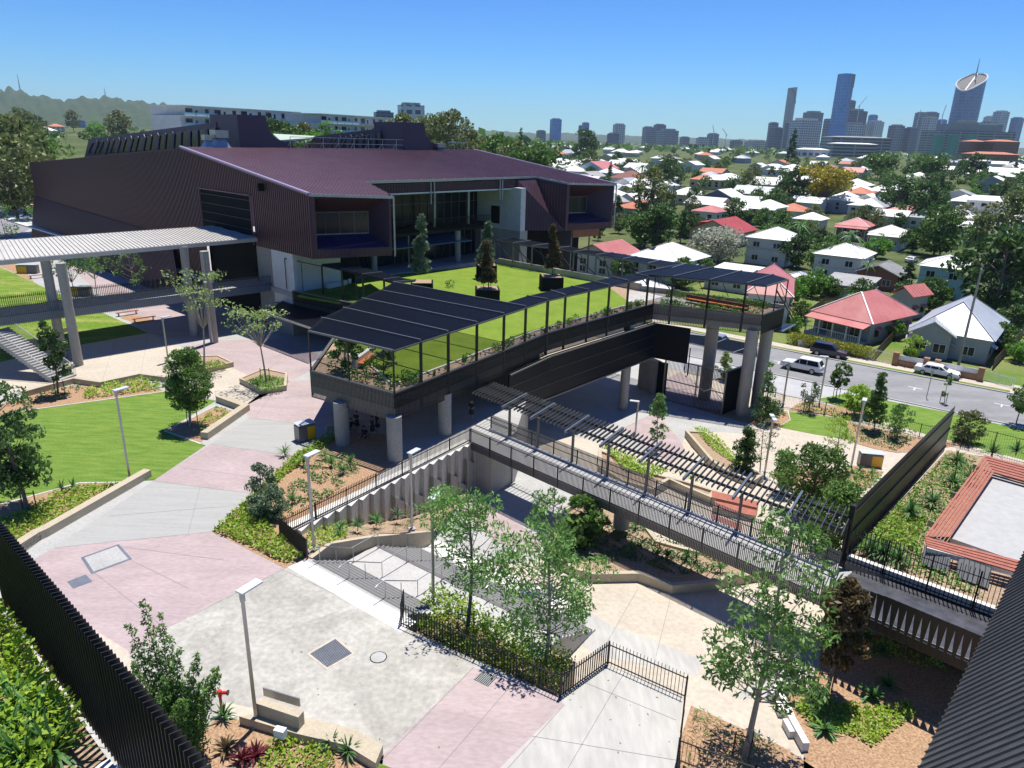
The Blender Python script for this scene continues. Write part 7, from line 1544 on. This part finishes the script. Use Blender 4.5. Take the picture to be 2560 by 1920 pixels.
def place(pr, p, sc_, label, group=None, rz=None):
    rz = RS.uniform(0, 6.28) if rz is None else rz
    if pr.name not in USED: USED.add(pr.name); pr.location = p; pr.scale = (sc_,)*3; pr.rotation_euler = (0, 0, rz); o = pr
    else: o = dup(pr, p, rz, sc_)
    o['label'] = label; o['group'] = group
    if group is None: del o['group']
    return o
RS.seed(77)
K_ = {0: 10, 1: 9, 2: 11, 3: 8, 4: 12, 5: 7, 6: 15, 7: 8, 8: 13, 9: 6}
def pt(i, x, yb, hpx, label, p=None):
    p = p or G(x, yb); h = hpx*dist_of(p)/F; return place(PR[i], p, h/K_[i], label)
NT = [(2, 1625, 555, 125, 'large olive-green tree behind the rear pergola, left of the red dormer roof'), (0, 1640, 625, 110, 'dense dark tree below the olive one, right of the hall end'), (3, 1610, 620, 80, 'leafy tree tight against the end of the hall'), (9, 1790, 655, 80, 'round tree covered in white blossom beside the red dormer roof'), (7, 2050, 525, 100, 'golden yellow tree in the middle distance'), (0, 1985, 520, 95, 'dark tree left of the golden yellow one'), (1, 1935, 535, 60, 'green tree between two white-roofed houses'), (0, 2240, 545, 95, 'dark broad tree right of the golden tree'), (0, 2300, 560, 100, 'darkest broad tree in the middle of the right suburb'), (3, 2200, 450, 60, 'wide lime-topped shade tree in the middle distance'), (3, 2320, 455, 60, 'second wide shade tree right of the first'), (0, 2430, 460, 70, 'dark spreading tree far right middle distance'), (1, 2330, 640, 120, 'mid-green tree left of the pale blue house'), (0, 2480, 790, 210, 'huge dark tree right of the pale blue house'), (0, 2560, 760, 200, 'huge dark tree at the right picture edge'), (2, 2500, 640, 150, 'tall light olive tree at the right edge'), (1, 2320, 780, 85, 'round tree in front of the pale blue house'), (5, 2190, 645, 55, 'bright green tree below the white pyramid-roofed cottage'), (1, 2060, 690, 95, 'blue-green tree above the silver-roofed garage'), (0, 1990, 670, 80, 'dark tree in front of the large white house'), (1, 1950, 600, 70, 'green tree in front of the white two-storey house'), (0, 1735, 520, 50, 'dark tree left of the blue gabled house'), (1, 1830, 560, 60, 'olive hedge-like tree right of the red dormer roof'), (4, 2260, 730, 75, 'narrow dark tree by the parked cars'), (5, 1985, 830, 40, 'small green tree at the side of the cottage'), (1, 1470, 440, 60, 'rounded tree at the hall roof edge'), (0, 1670, 470, 70, 'dark tree behind the silver pyramid roof'), (8, 1130, 420, 130, 'tall drooping gum tree behind the right lantern'), (8, 1080, 420, 120, 'pale gum tree left of the tall drooping one'), (6, 1300, 385, 60, 'lone dark pine on the skyline left of the blue tower'), (6, 1975, 420, 90, 'dark pine in the suburb below the towers'), (0, 1460, 400, 70, 'dark-topped tree in front of the mid skyline')]
for i, x, y, hpx, lab in NT: pt(i, x, y, hpx, lab)
for k, (x, y, lab, i) in enumerate(tf): pt(i, x, y, 46+(k*13) % 30, lab)
for k, (x, y, hpx, lab) in enumerate(((2110, 690, 120, 'palm beside the large white house'), (2160, 720, 70, 'small palm behind the grey sheds'), (1600, 470, 60, 'palm cluster crown at the left of the green trees'), (2270, 505, 75, 'feathery palm in front of the shade trees'), (1990, 640, 90, 'slim palm right of the tall white house'), (2120, 800, 75, 'palm behind the red-roofed cottage'))):
    p = G(x, y); place(PA, p, hpx*dist_of(p)/F/9.5, lab)
# trees rising behind the hall on the left
for k, (x, yt, Y, h, i, lab) in enumerate(((670, 300, 240, 17, 0, 'dark tree beside the left lantern'), (705, 310, 250, 15, 1, 'green tree right of the left lantern'), (760, 312, 260, 14, 2, 'olive tree left of the second apartment block'), (820, 312, 250, 13, 5, 'bright green tree below the second apartment block'), (1005, 290, 260, 17, 2, 'olive tree left of the right lantern'), (1120, 285, 230, 19, 8, 'tall pale gum behind the ridge ventilator'), (1180, 330, 240, 13, 2, 'gum tree at the right end of the hall ridge'), (1060, 300, 240, 15, 8, 'gum tree directly behind the right lantern'), (1240, 340, 230, 12, 1, 'green tree above the hall roof edge'), (1290, 355, 220, 12, 2, 'olive tree above the sloping roof edge'), (1340, 370, 215, 12, 3, 'spreading tree above the lower roof edge'), (20, 300, 190, 22, 2, 'tall tree at the left edge above the road'), (60, 340, 200, 14, 3, 'tree by the road at the left edge'), (5, 345, 150, 16, 2, 'overhanging olive tree at the left edge'))):
    p = at(x, yt, Y); zg_ = zl(p.x, p.y); place(PR[i], (p.x, p.y, p.z-h), h/K_[i], lab)
    if p.z-h > zg_+1: PR  # trunk base follows the local knoll
RS.seed(91); n = 0
def free(p): return all((p.x-a)**2+(p.y-b)**2 > r*r for a, b, r in HOUSES)
GRP = 'suburban trees among the houses'
FT = {0: 'dark round tree standing among the distant houses', 1: 'mid-green round tree standing among the distant houses', 2: 'olive gum tree standing among the distant houses', 3: 'broad spreading tree standing among the distant houses', 4: 'narrow dark tree standing among the distant houses', 5: 'small bright green tree standing among the distant houses', 6: 'dark pine standing among the distant houses', 8: 'tall airy gum standing among the distant houses'}
FH = []
# distant houses
tries = 0
while n < 190 and tries < 5000:
    tries += 1; x = RS.uniform(1330, 2580); hz_ = 343+(x-1280)*.0282; y = hz_+12+RS.uniform(0, 1)**1.7*190; p = G(x, y)
    if S(p.x, p.y) < 150 or not free(p): continue
    w_ = RS.uniform(9, 13); c = RS.choice(10); rm = [roofw, roofw, roofw, roofw, roofw, roofw, roofsil, roofpink, rooftile, roofgrey][c]
    house('distant cottage with %s roof among the trees' % {roofw: 'a white', roofsil: 'a silver', roofpink: 'a faded red', rooftile: 'an orange', roofgrey: 'a grey'}[rm], p, w_, w_*RS.uniform(1, 1.4), RS.uniform(3.4, 5), ('pyramid', 'hip', 'gable')[RS.choice(3)], w_*RS.uniform(.2, .27), rm, (wallw, wally, wallg, wallw)[RS.choice(4)], rot=hs0+RS.choice(2)*math.pi/2+RS.uniform(-.08, .08), group='distant suburban cottages', detail=0 if y < 450 else 1); n += 1
n = 0; tries = 0
while n < 160 and tries < 9000:
    tries += 1; x = RS.uniform(1340, 2600); hz_ = 343+(x-1280)*.0282; y = hz_+10+RS.uniform(0, 1)**1.05*250; p = G(x, y)
    if S(p.x, p.y) < 124 or not free(p): continue
    i = [0, 1, 2, 3, 4, 5, 6, 8, 0, 1, 2, 0][RS.choice(12)]; place(PR[i], p, RS.uniform(.65, 1.0)*(1 if y < 480 else .8), FT[i], GRP+' '+FT[i].split(' tree')[0]); n += 1
n = 0
while n < 22:
    x = RS.uniform(-40, 720); y = 318+RS.uniform(0, 1)*(70 if x < 230 else 38); p = G(x, y)
    if p.y < 200: continue
    i = [0, 1, 2, 3, 5, 8][RS.choice(6)]; place(PR[i], p, RS.uniform(.9, 1.4)*min(1.6, max(1, p.y/420)), 'leafy tree on the rise beyond the hall at left', 'trees on the rise beyond the hall'); n += 1
for k, (x, y, wp, rm, lab) in enumerate(((65, 372, 60, rooftile, 'white house with orange roof above the left road'), (35, 400, 60, roofw, 'white rendered house at the left edge above the road'), (130, 330, 40, rooftile, 'orange-roofed house low on the left skyline'), (95, 345, 60, roofw, 'white-roofed low building on the left'))):
    hp(lab, x, y, wp, 'hip', rm, wallw, 6.0, detail=1)
RS.seed(93); cc = []; n = 0
while n < 420:
    x = RS.uniform(1300, 2620) if n % 3 else RS.uniform(-60, 760); hz_ = 343+(x-1280)*.0282; y = hz_+9+RS.uniform(0, 1)**1.5*(150 if x > 1000 else 75); p = G(x, y)
    if p.y < 160 or S(p.x, p.y) < 160 or not free(p): continue
    r = RS.uniform(2.5, 5); h = RS.uniform(5, 10)
    for k in range(9): o = ball(1, r*.8, .8)[0]; cc.append(np.array([p.x, p.y, p.z+h*.55])+o+ball(22, r*.45, .75))
    n += 1
stuff(leafmesh('tree_canopy', np.concatenate(cc), 1.0, lf_mid, asp=.7, up=.5), 'remaining smaller suburban trees filling the gaps between the houses', 'tree canopy')
# ================================================================ apartment blocks and skyline
def facade(name, wall, win, fh=3.2, fw=3.0, mort=.35, rough=.3):
    if name in MATS: return MATS[name]
    m = bpy.data.materials.new(name); m.use_nodes = True; n = m.node_tree; b = n.nodes['Principled BSDF']; b.inputs['Roughness'].default_value = rough
    tc = n.nodes.new('ShaderNodeTexCoord'); sp = n.nodes.new('ShaderNodeSeparateXYZ'); ad = n.nodes.new('ShaderNodeMath'); ad.operation = 'ADD'; cb = n.nodes.new('ShaderNodeCombineXYZ'); bt = n.nodes.new('ShaderNodeTexBrick')
    L = n.links.new; L(tc.outputs['Object'], sp.inputs[0]); L(sp.outputs[0], ad.inputs[0]); L(sp.outputs[1], ad.inputs[1]); L(ad.outputs[0], cb.inputs[0]); L(sp.outputs[2], cb.inputs[1]); L(cb.outputs[0], bt.inputs[0])
    bt.offset = 0; bt.inputs['Color1'].default_value = (*win, 1); bt.inputs['Color2'].default_value = (*[c*1.6 for c in win], 1); bt.inputs['Mortar'].default_value = (*wall, 1)
    bt.inputs['Scale'].default_value = 1; bt.inputs['Brick Width'].default_value = fw; bt.inputs['Row Height'].default_value = fh; bt.inputs['Mortar Size'].default_value = mort*fh*.5; bt.inputs['Mortar Smooth'].default_value = 0
    L(bt.outputs['Color'], b.inputs['Base Color']); MATS[name] = m; return m
fa_w = facade('pale slab facade', (.55, .56, .58), (.05, .08, .13), 6.6, 8, .45); fa_g = facade('grey window facade', (.25, .28, .33), (.03, .06, .11), 7, 7, .35); fa_d = facade('dark glass facade', (.10, .14, .21), (.02, .04, .08), 7, 6, .3)
fa_b = facade('blue glass facade', (.08, .28, .60), (.02, .15, .45), 8, 6, .2, .15); fa_s = facade('white striped facade', (.6, .6, .6), (.06, .07, .1), 60, 7, .1); fa_t = facade('teal facade', (.10, .22, .24), (.03, .1, .12), 3.6, 6, .3); fa_h = facade('banded hospital facade', (.30, .29, .30), (.05, .06, .08), 4.2, 30, .5); fa_wl = facade('slate blue tower glass', (.13, .22, .42), (.05, .11, .28), 8, 5, .2, .2)
fa_green = facade('green screen facade', (.03, .30, .22), (.02, .12, .1), 4, 3, .5); fa_br = facade('brick institutional facade', (.24, .09, .06), (.05, .04, .04), 4, 4, .6)
def tower(label, x0, x1, yt, Y, m, cap=None, dep=None, rz=.35, crown=None):
    zb_ = -8; yb = 343; a, b = at(x0, yt, Y), at(x1, yt, Y); w_ = (b-a).length; c = (a+b)/2; dep = dep or w_*.8; h = c.z-zb_
    k = w_/(math.cos(rz)*1+math.sin(rz)*.8)*1.0; t = thing('tower_block', label, 'tower', (c.x, c.y+dep/2, zb_)); t.rotation_euler = (0, 0, rz); g = MB(); g.box((0, 0, h/2), (k, dep*k/w_, h), m); o = g.build('shaft', origin=(0, 0, 0)); o.parent = t
    g = MB(); g.box((0, 0, h+w_*.03), (k*.7, dep*k/w_*.7, w_*.1), cap or roofgrey); o = g.build('plant_room', origin=(0, 0, 0)); o.parent = t
    return t
TW = [(1926, 1949, 307, 2300, fa_g, 'slim grey tower at the left end of the city cluster'), (1931, 1961, 320, 2200, fa_d, 'dark low block below the left end of the city cluster'), (1968, 1994, 308, 2250, fa_d, 'dark block at the foot of the pale slim skyscraper'), (2018, 2064, 281, 2500, fa_t, 'teal-topped block behind the wide banded slab'), (1990, 2064, 301, 2200, fa_w, 'wide banded slab block left of the blue skyscraper'), (2064, 2082, 298, 2150, fa_g, 'narrow pale block touching the blue skyscraper'), (2120, 2143, 252, 2400, fa_d, 'dark round-shouldered tower right of the blue skyscraper'), (2113, 2177, 277, 2250, fa_d, 'broad dark office block right of the blue skyscraper'), (2118, 2172, 310, 2100, fa_w, 'lower white-striped block in front of the broad dark office'), (2177, 2198, 288, 2500, fa_b, 'small blue tower behind the white striped hotel'), (2177, 2216, 304, 2100, fa_s, 'white vertically striped hotel block'), (2232, 2268, 314, 2200, fa_g, 'grey block isolated right of the striped hotel'), (2296, 2324, 282, 2500, fa_g, 'grey tower left of the curved skyscraper'), (2320, 2354, 282, 2600, fa_d, 'dark tower half hidden left of the curved skyscraper'), (2316, 2350, 293, 2300, fa_w, 'pale banded tower left of the curved skyscraper'), (2270, 2300, 320, 2200, fa_d, 'dark low block with cranes'), (2350, 2372, 300, 2400, fa_b, 'blue block at the foot of the curved skyscraper'), (2401, 2455, 305, 1500, roofgrey, 'plain grey hospital tower in front of the curved skyscraper'), (2461, 2502, 306, 1900, fa_w, 'white office block right of the grey hospital tower'), (2496, 2531, 279, 2400, fa_w, 'round-capped residential tower near the right edge'), (2470, 2500, 292, 2500, fa_s, 'pale angular tower left of the round-capped one'), (2538, 2566, 295, 2300, fa_wl, 'blue-grey tower at the right picture edge'),
      (1341, 1365, 327, 2600, fa_d, 'short dark block left of the bright blue tower'), (1376, 1405, 298, 2300, fa_b, 'bright blue glass tower standing alone'), (1447, 1458, 314, 2600, fa_d, 'narrow dark half of the paired tower right of the blue one'), (1456, 1474, 307, 2550, fa_wl, 'taller half of the paired tower right of the blue one'), (1535, 1565, 311, 2600, fa_w, 'pale residential tower in the mid skyline'), (1520, 1550, 334, 2500, fa_d, 'low dark block at the foot of the pale residential tower'), (1609, 1637, 318, 2700, fa_g, 'left tower of the mid skyline group of three'), (1637, 1667, 312, 2800, fa_d, 'tallest tower of the mid skyline group of three'), (1648, 1700, 326, 2600, fa_g, 'wide low block of the mid skyline group of three'), (1703, 1726, 343, 2700, fa_g, 'low grey block right of the mid skyline group'), (1772, 1800, 335, 2600, fa_g, 'stepped grey block below the two mid skyline cranes'), (1745, 1775, 345, 2500, fa_w, 'long low white block in the mid skyline'), (1830, 1860, 352, 2500, fa_g, 'low blue-grey block between the two skylines'), (1870, 1925, 354, 2600, fa_w, 'low pale blocks left of the city cluster'),
      (987, 1059, 262, 700, fa_w, 'pale residential tower with blue glass behind the second apartment block'), (928, 982, 280, 800, fa_d, 'dark flat-topped building left of the pale residential tower'), (46, 79, 292, 1300, fa_w, 'white banded tower low on the left before the hills'), (188, 209, 302, 1500, fa_wl, 'small blue office block before the hills'), (373, 413, 280, 1400, fa_w, 'white block with red crown before the hills')]
for x0, x1, yt, Y, m, lab in TW: tower(lab, x0, x1, yt, Y, m)
tower('lower grey slab of the hospital behind the orange roofs', 2345, 2548, 328, 1300, fa_h, dep=60, rz=0.05)
for x0, x1 in ((2343, 2364), (2380, 2398), (2420, 2442)): tower('green-screened stair bay of the hospital, '+('left', 'middle', 'right')[(x0 > 2370)+(x0 > 2400)], x0, x1, 337, 1255, fa_green, dep=12, rz=0.05)
# slim pale skyscraper, blue skyscraper, curved skyscraper
a = at(1971, 216, 2750); b = at(1994, 216, 2750); c = (a+b)/2; w_ = (b-a).length; t = thing('skyscraper', 'slim pale skyscraper with a curving diagonal line at the left of the city', 'skyscraper', (c.x, c.y, -8)); h = c.z+8; g = MB(); pr = [(math.cos(k*math.pi/10)*w_*.5*(1+.0), math.sin(k*math.pi/10)*w_*.42) for k in range(20)]; g.prism(pr, 0, lambda p: h-4+p[0]*.12, facade('pale fritted glass', (.30, .33, .36), (.16, .19, .23), 4, 3, .4)); o = g.build('shaft', origin=(0, 0, 0)); o.parent = t
g = MB(); g.tube([(-w_*.4, -w_*.4, h*.08), (0, -w_*.5, h*.2), (w_*.42, -w_*.3, h*.42)], 1.6, fa_d, 4); g.tube([(w_*.45, -w_*.25, h*.75), (w_*.2, -w_*.47, h*.88), (-w_*.3, -w_*.45, h*.97)], 1.6, fa_d, 4); o = g.build('curved_band', origin=(0, 0, 0)); o.parent = t
a = at(2102, 190, 2050); b = at(2133, 190, 2050); c = (a+b)/2; w_ = (b-a).length; t = thing('skyscraper', 'tallest bright blue glass skyscraper with stepped top', 'skyscraper', (c.x, c.y, -8)); h = c.z+8; t.rotation_euler = (0, 0, .3)
g = MB(); g.prism([(-w_*.5, -w_*.4), (w_*.05, -w_*.55), (w_*.05, w_*.5), (-w_*.5, w_*.5)], 0, h+5, fa_b); g.prism([(w_*.052, -w_*.5), (w_*.5, -w_*.35), (w_*.5, w_*.5), (w_*.052, w_*.5)], 0, h, fa_wl); g.prism([(-w_*.55, -w_*.6), (w_*.15, -w_*.7), (w_*.15, w_*.5), (-w_*.55, w_*.5)], 0, h*.38, fa_b); o = g.build('shaft', origin=(0, 0, 0)); o.parent = t
g = MB(); g.prism([(w_*.053, -w_*.53), (w_*.52, -w_*.37), (w_*.52, -w_*.2), (w_*.053, -w_*.2)], h*.86, h+4, fa_d); o = g.build('crown', origin=(0, 0, 0)); o.parent = t
Yw = 2100; a = at(2376, 300, Yw); b = at(2440, 300, Yw); c = (a+b)/2; w_ = (b-a).length; zt_ = at(2453, 184, Yw).z; zlft = at(2383, 232, Yw).z; t = thing('skyscraper', 'curved skyscraper with slanted oval roof and spire near the right edge', 'skyscraper', (c.x, c.y, -8)); t.rotation_euler = (0, 0, .15)
pr = [(math.copysign(abs(math.cos(k*math.pi/16))**.7, math.cos(k*math.pi/16))*w_*.52, math.copysign(abs(math.sin(k*math.pi/16))**.8, math.sin(k*math.pi/16))*w_*.36) for k in range(32)]
hz1 = zt_+8; hz0 = zlft+8
rf_ = lambda p: hz0+(hz1-hz0)*min(1, max(0, (p[0]/w_*.75+p[1]/w_*.75+.55)))**.85
g = MB(); g.prism(pr, 0, rf_, M_('dark roof grille', (.10, .09, .09), rough=.7), fa_wl); o = g.build('shaft', origin=(0, 0, 0)); o.parent = t
g = MB(); rp = [(p[0], p[1], rf_(p)+1.5) for p in pr]; rp.append(rp[0]); g.tube(rp, 2.2, roofw, 5, cap=False); g.bar(rp[20], rp[4], 3, 3, roofw); o = g.build('roof_rim', origin=(0, 0, 0)); o.parent = t
g = MB(); s0 = at(2441, 190, Yw)-Vector((c.x, c.y, -8)); s1 = at(2449, 145, Yw)-Vector((c.x, c.y, -8)); g.tube([tuple(Vector((s0.x, s0.y, hz1-12))), (s0.x, s0.y, s1.z)], [2., .5], fa_d, 6); o = g.build('spire', origin=(0, 0, 0)); o.parent = t
def crane(label, x, yb, x1, yt, Y):
    a, b = at(x, yb, Y), at(x1, yt, Y); t = thing('tower_crane', label, 'crane', a, 'tower cranes over the city'); g = MB(); k = Y/2400; m = a+Vector((0, 0, (b.z-a.z)*.35)); g.tube([a-Vector((0, 0, 40)), m], 1.3*k, roofw, 4); g.build('mast', t); g = MB(); g.tube([m, b], 1.1*k, roofw, 4); g.tube([m, m+(m-b)*.2], 1.6*k, roofw, 4); g.build('jib', t)
crane('crane leaning above the broad dark office block', 2147, 275, 2168, 241, 2250); crane('white crane left of the curved skyscraper', 2292, 315, 2302, 275, 2300); crane('crane touching the left flank of the curved skyscraper', 2355, 298, 2366, 262, 2350); crane('left crane over the mid skyline', 1784, 335, 1782, 313, 2600); crane('right crane over the mid skyline', 1815, 343, 1806, 321, 2600)
def mast(label, x, yb, yt, Y):
    a, b = at(x, yb, Y), at(x, yt, Y); g = MB(); g.tube([a-Vector((0, 0, 20)), a+Vector((0, 0, (b.z-a.z)*.6)), (a.x, a.y, b.z)], [5, 2.6, .8], roofgrey, 4); tag(g.build('broadcast_mast', origin=tuple(a)), label, 'mast')
mast('tall broadcast mast on the hill at the far left', 52, 235, 184, 4700); mast('shorter broadcast mast on the second hill', 265, 249, 219, 4700)
# apartment blocks on the rise
def block(label, x0, x1, ybase, yt, Y0, Y1, m, wm, lev=2):
    a, b = at(x0, yt, Y0), at(x1, yt, Y1); z0 = at(x0, ybase, Y0).z-6; zt_ = a.z; n = Vector((-(b-a).y, (b-a).x, 0)).normalized()*14.; a = Vector(a); b = Vector(b); t = thing('apartment_block', label, 'apartment block', (a.x, a.y, z0))
    g = MB(); g.prism(XY([a, b, b+n, a+n]), z0, zt_-3.2, wm); g.build('wall', t); g = MB(); d = (b-a); g.prism([*XY([a+d*.04-n*.02, b-d*.06-n*.02, b+n, a+n])], zt_-3.2, zt_-.3, wm); g.build('top_storey', t)
    g = MB(); g.prism(XY([a-n*.08, b-n*.08, b+n, a+n]), zt_-.3, zt_, roofw); g.prism(XY([a-n*.12, b-n*.1, b, a]), zt_-3.5, zt_-3.2, roofw); g.build('roof', t)
    L = (b-a).length; dn = d.normalized(); nn = n.normalized()
    for k in range(int(L/4)):
        for zz in range(1, lev+2):
            p = a+dn*(2+k*4)-nn*(.05 if zz > 1 else .35); wd = [2.8, .9, 1.6][k % 3]; g = MB(); q = [(p.x, p.y, zt_-3.2*zz+.5), ((p+dn*wd).x, (p+dn*wd).y, zt_-3.2*zz+.5), ((p+dn*wd).x, (p+dn*wd).y, zt_-3.2*zz+(2.3 if wd > 1 else 1.8)), (p.x, p.y, zt_-3.2*zz+(2.3 if wd > 1 else 1.8))]; g.face(q, glass); g.build('window', t)
    for k in range(3 if x0 < 700 else 5):
        for zz in (1, 2): p = a+dn*(1+k*4.6)-nn*1.2; g = MB(); z = zt_-3.2*zz; g.add([(p.x, p.y, z), ((p+dn*4.2).x, (p+dn*4.2).y, z), ((p+dn*4.2+nn*1.2).x, (p+dn*4.2+nn*1.2).y, z), ((p+nn*1.2).x, (p+nn*1.2).y, z)]+[(p.x, p.y, z+1), ((p+dn*4.2).x, (p+dn*4.2).y, z+1), ((p+dn*4.2+nn*1.2).x, (p+dn*4.2+nn*1.2).y, z+.2), ((p+nn*1.2).x, (p+nn*1.2).y, z+.2)], BF, wallc); g.build('balcony', t)
block('long white apartment block with stepped roof left of the lantern', 447, 745, 322, 262, 250, 300, fa_w, whitewall)
block('white apartment block with glass balconies between the two lanterns', 792, 1034, 335, 283, 270, 330, fa_w, whitewall)
block('small brick and white building left of the long apartment block', 415, 452, 325, 305, 260, 262, fa_w, brick, 1)
t = thing('green_roof_building', 'low building with a pale green metal roof behind the hall ridge', 'building', at(735, 350, 150)); g = MB(); q = [at(682, 334, 150), at(790, 340, 150), at(775, 345, 135), at(700, 350, 135)]; g.slab(q, .3, M_('pale green roof', (.42, .50, .38), rough=.5)); g.build('roof', t)
# campus blocks and brick hospital wings on the right
def slab_b(label, x0, x1, ytop, ybase, Y, m, rm, dep=25, rh=2.5):
    a, b = at(x0, ytop, Y), at(x1, ytop, Y); zb_ = at((x0+x1)/2, ybase, Y).z-6; c = (a+b)/2; w_ = (b-a).length; t = thing('institution_block', label, 'building', (c.x, c.y, zb_)); g = MB(); h = c.z-zb_; g.box((0, dep/2, (h-rh)/2), (w_, dep, h-rh), m); o = g.build('wall', origin=(0, 0, 0)); o.parent = t
    g = MB(); e = 1.2; E = [(-w_/2-e, -e, h-rh), (w_/2+e, -e, h-rh), (w_/2+e, dep+e, h-rh), (-w_/2-e, dep+e, h-rh), (-w_/2+dep*.4, dep/2, h), (w_/2-dep*.4, dep/2, h)]; g.add(E, [(0, 1, 5, 4), (1, 2, 5), (2, 3, 4, 5), (3, 0, 4), (3, 2, 1, 0)], rm); o = g.build('roof', origin=(0, 0, 0)); o.parent = t
slab_b('brick wing with orange hipped roof, left of its pair below the hospital', 2430, 2470, 349, 372, 1000, fa_br, rooftile); slab_b('brick wing with orange hipped roof, right of its pair below the hospital', 2488, 2552, 349, 372, 980, fa_br, rooftile); slab_b('long brick wing with orange roof in front of the pair', 2440, 2550, 380, 405, 850, fa_br, rooftile)
slab_b('long white terraced grandstand-like building below the city', 2083, 2230, 341, 372, 1100, fa_h, roofgrey, 40, 1.5); slab_b('white slab-sided building in front of the grandstand-like one', 2085, 2195, 357, 382, 1000, fa_h, roofw, 20, 1.5); slab_b('long white low roof in the distance left of the terraced building', 2000, 2075, 370, 380, 950, fa_w, roofw, 20, 2); slab_b('pale blue sheds with long roofs at far right', 2330, 2470, 402, 415, 720, fa_w, roofsil, 14, 1.5); slab_b('long white school-like block at far right middle distance', 2415, 2480, 398, 412, 700, fa_w, roofw, 12, 1.5)
# ================================================================ hills
def hills(name, pts, Y, dep, mt, foot=8):
    g = MB(); xs = []; 
    for (x0, y0), (x1, y1) in zip(pts, pts[1:]):
        n = max(1, int((x1-x0)/6))
        for i in range(n): f = i/n; xs.append((x0+(x1-x0)*f, y0+(y1-y0)*f+.25*math.sin(x0*.7+i*1.9)))
    xs.append(pts[-1]); nr = 9; V = []
    for i, (x, y) in enumerate(xs):
        c = at(x, y, Y)
        for k in range(nr):
            f = k/(nr-1); z = foot+(c.z-foot)*math.sin(f*math.pi/2)*(1 if f > .98 or f < .02 else 1+.10*math.sin(i*.5+k*1.7)+.05*math.sin(i*1.3+k)); r = (Y-dep*(1-f))/Y; V.append((c.x*r, c.y*r, z))
        V.append((c.x*1.05, c.y*1.05, foot-30))
    m = nr+1; g.add(V, [(i*m+k, (i+1)*m+k, (i+1)*m+k+1, i*m+k+1) for i in range(len(xs)-1) for k in range(m-1)], mt); struct(g.build(name, smooth=True))
hills('hills', [(-300, 215), (-120, 222), (0, 229), (30, 229), (60, 237), (110, 248), (170, 256), (190, 252), (230, 248), (290, 251), (350, 260), (380, 261), (440, 270), (500, 283), (600, 287), (700, 283), (760, 289), (850, 300), (980, 310), (1080, 316)], 4700, 1900, hillm)
hills('hills', [(900, 322), (1060, 318), (1130, 322), (1190, 325), (1260, 329), (1340, 334), (1420, 333), (1500, 337), (1620, 341), (1750, 345), (2000, 355), (2600, 372), (3000, 384)], 8500, 1500, hillm, 2)
# far wooded ground reads as one mass
RS.seed(55); c = []
for i in range(1500):
    x = RS.uniform(-100, 2700); hz_ = 343+(x-1280)*.0282; p = G(x, hz_+5+RS.uniform(0, 1)**1.5*(22 if x > 1200 else 14)); 
    if p.y > 600: r = 5+RS.uniform(0, 5); c.append(np.array([p.x, p.y, p.z+3])+ball(9, r*1.6, .6))
stuff(leafmesh('far_woodland', np.concatenate(c), 9, lf_mid, asp=.8, up=.8), 'far suburban woodland below the skyline', 'woodland')
# ================================================================ air
hb = bpy.data.meshes.new('haze'); X, Y0, Y1, Z0, Z1 = 9500, -400, 12800, -40, 520
hb.from_pydata([(-X, Y0, Z0), (X, Y0, Z0), (X, Y1, Z0), (-X, Y1, Z0), (-X, Y0, Z1), (X, Y0, Z1), (X, Y1, Z1), (-X, Y1, Z1)], [], BF)
hm = bpy.data.materials.new('haze'); hm.use_nodes = True; n = hm.node_tree; n.nodes.clear(); o = n.nodes.new('ShaderNodeOutputMaterial'); v = n.nodes.new('ShaderNodeVolumePrincipled'); v.inputs['Color'].default_value = (.72, .86, 1, 1); v.inputs['Density'].default_value = 6e-5; v.inputs['Anisotropy'].default_value = .2; n.links.new(v.outputs[0], o.inputs['Volume']); hb.materials.append(hm)
ho = bpy.data.objects.new('haze', hb); COL.objects.link(ho); stuff(ho, 'thin blue air over the whole view', 'haze')
for o in bpy.data.objects:
    if '_o' in o: del o['_o']
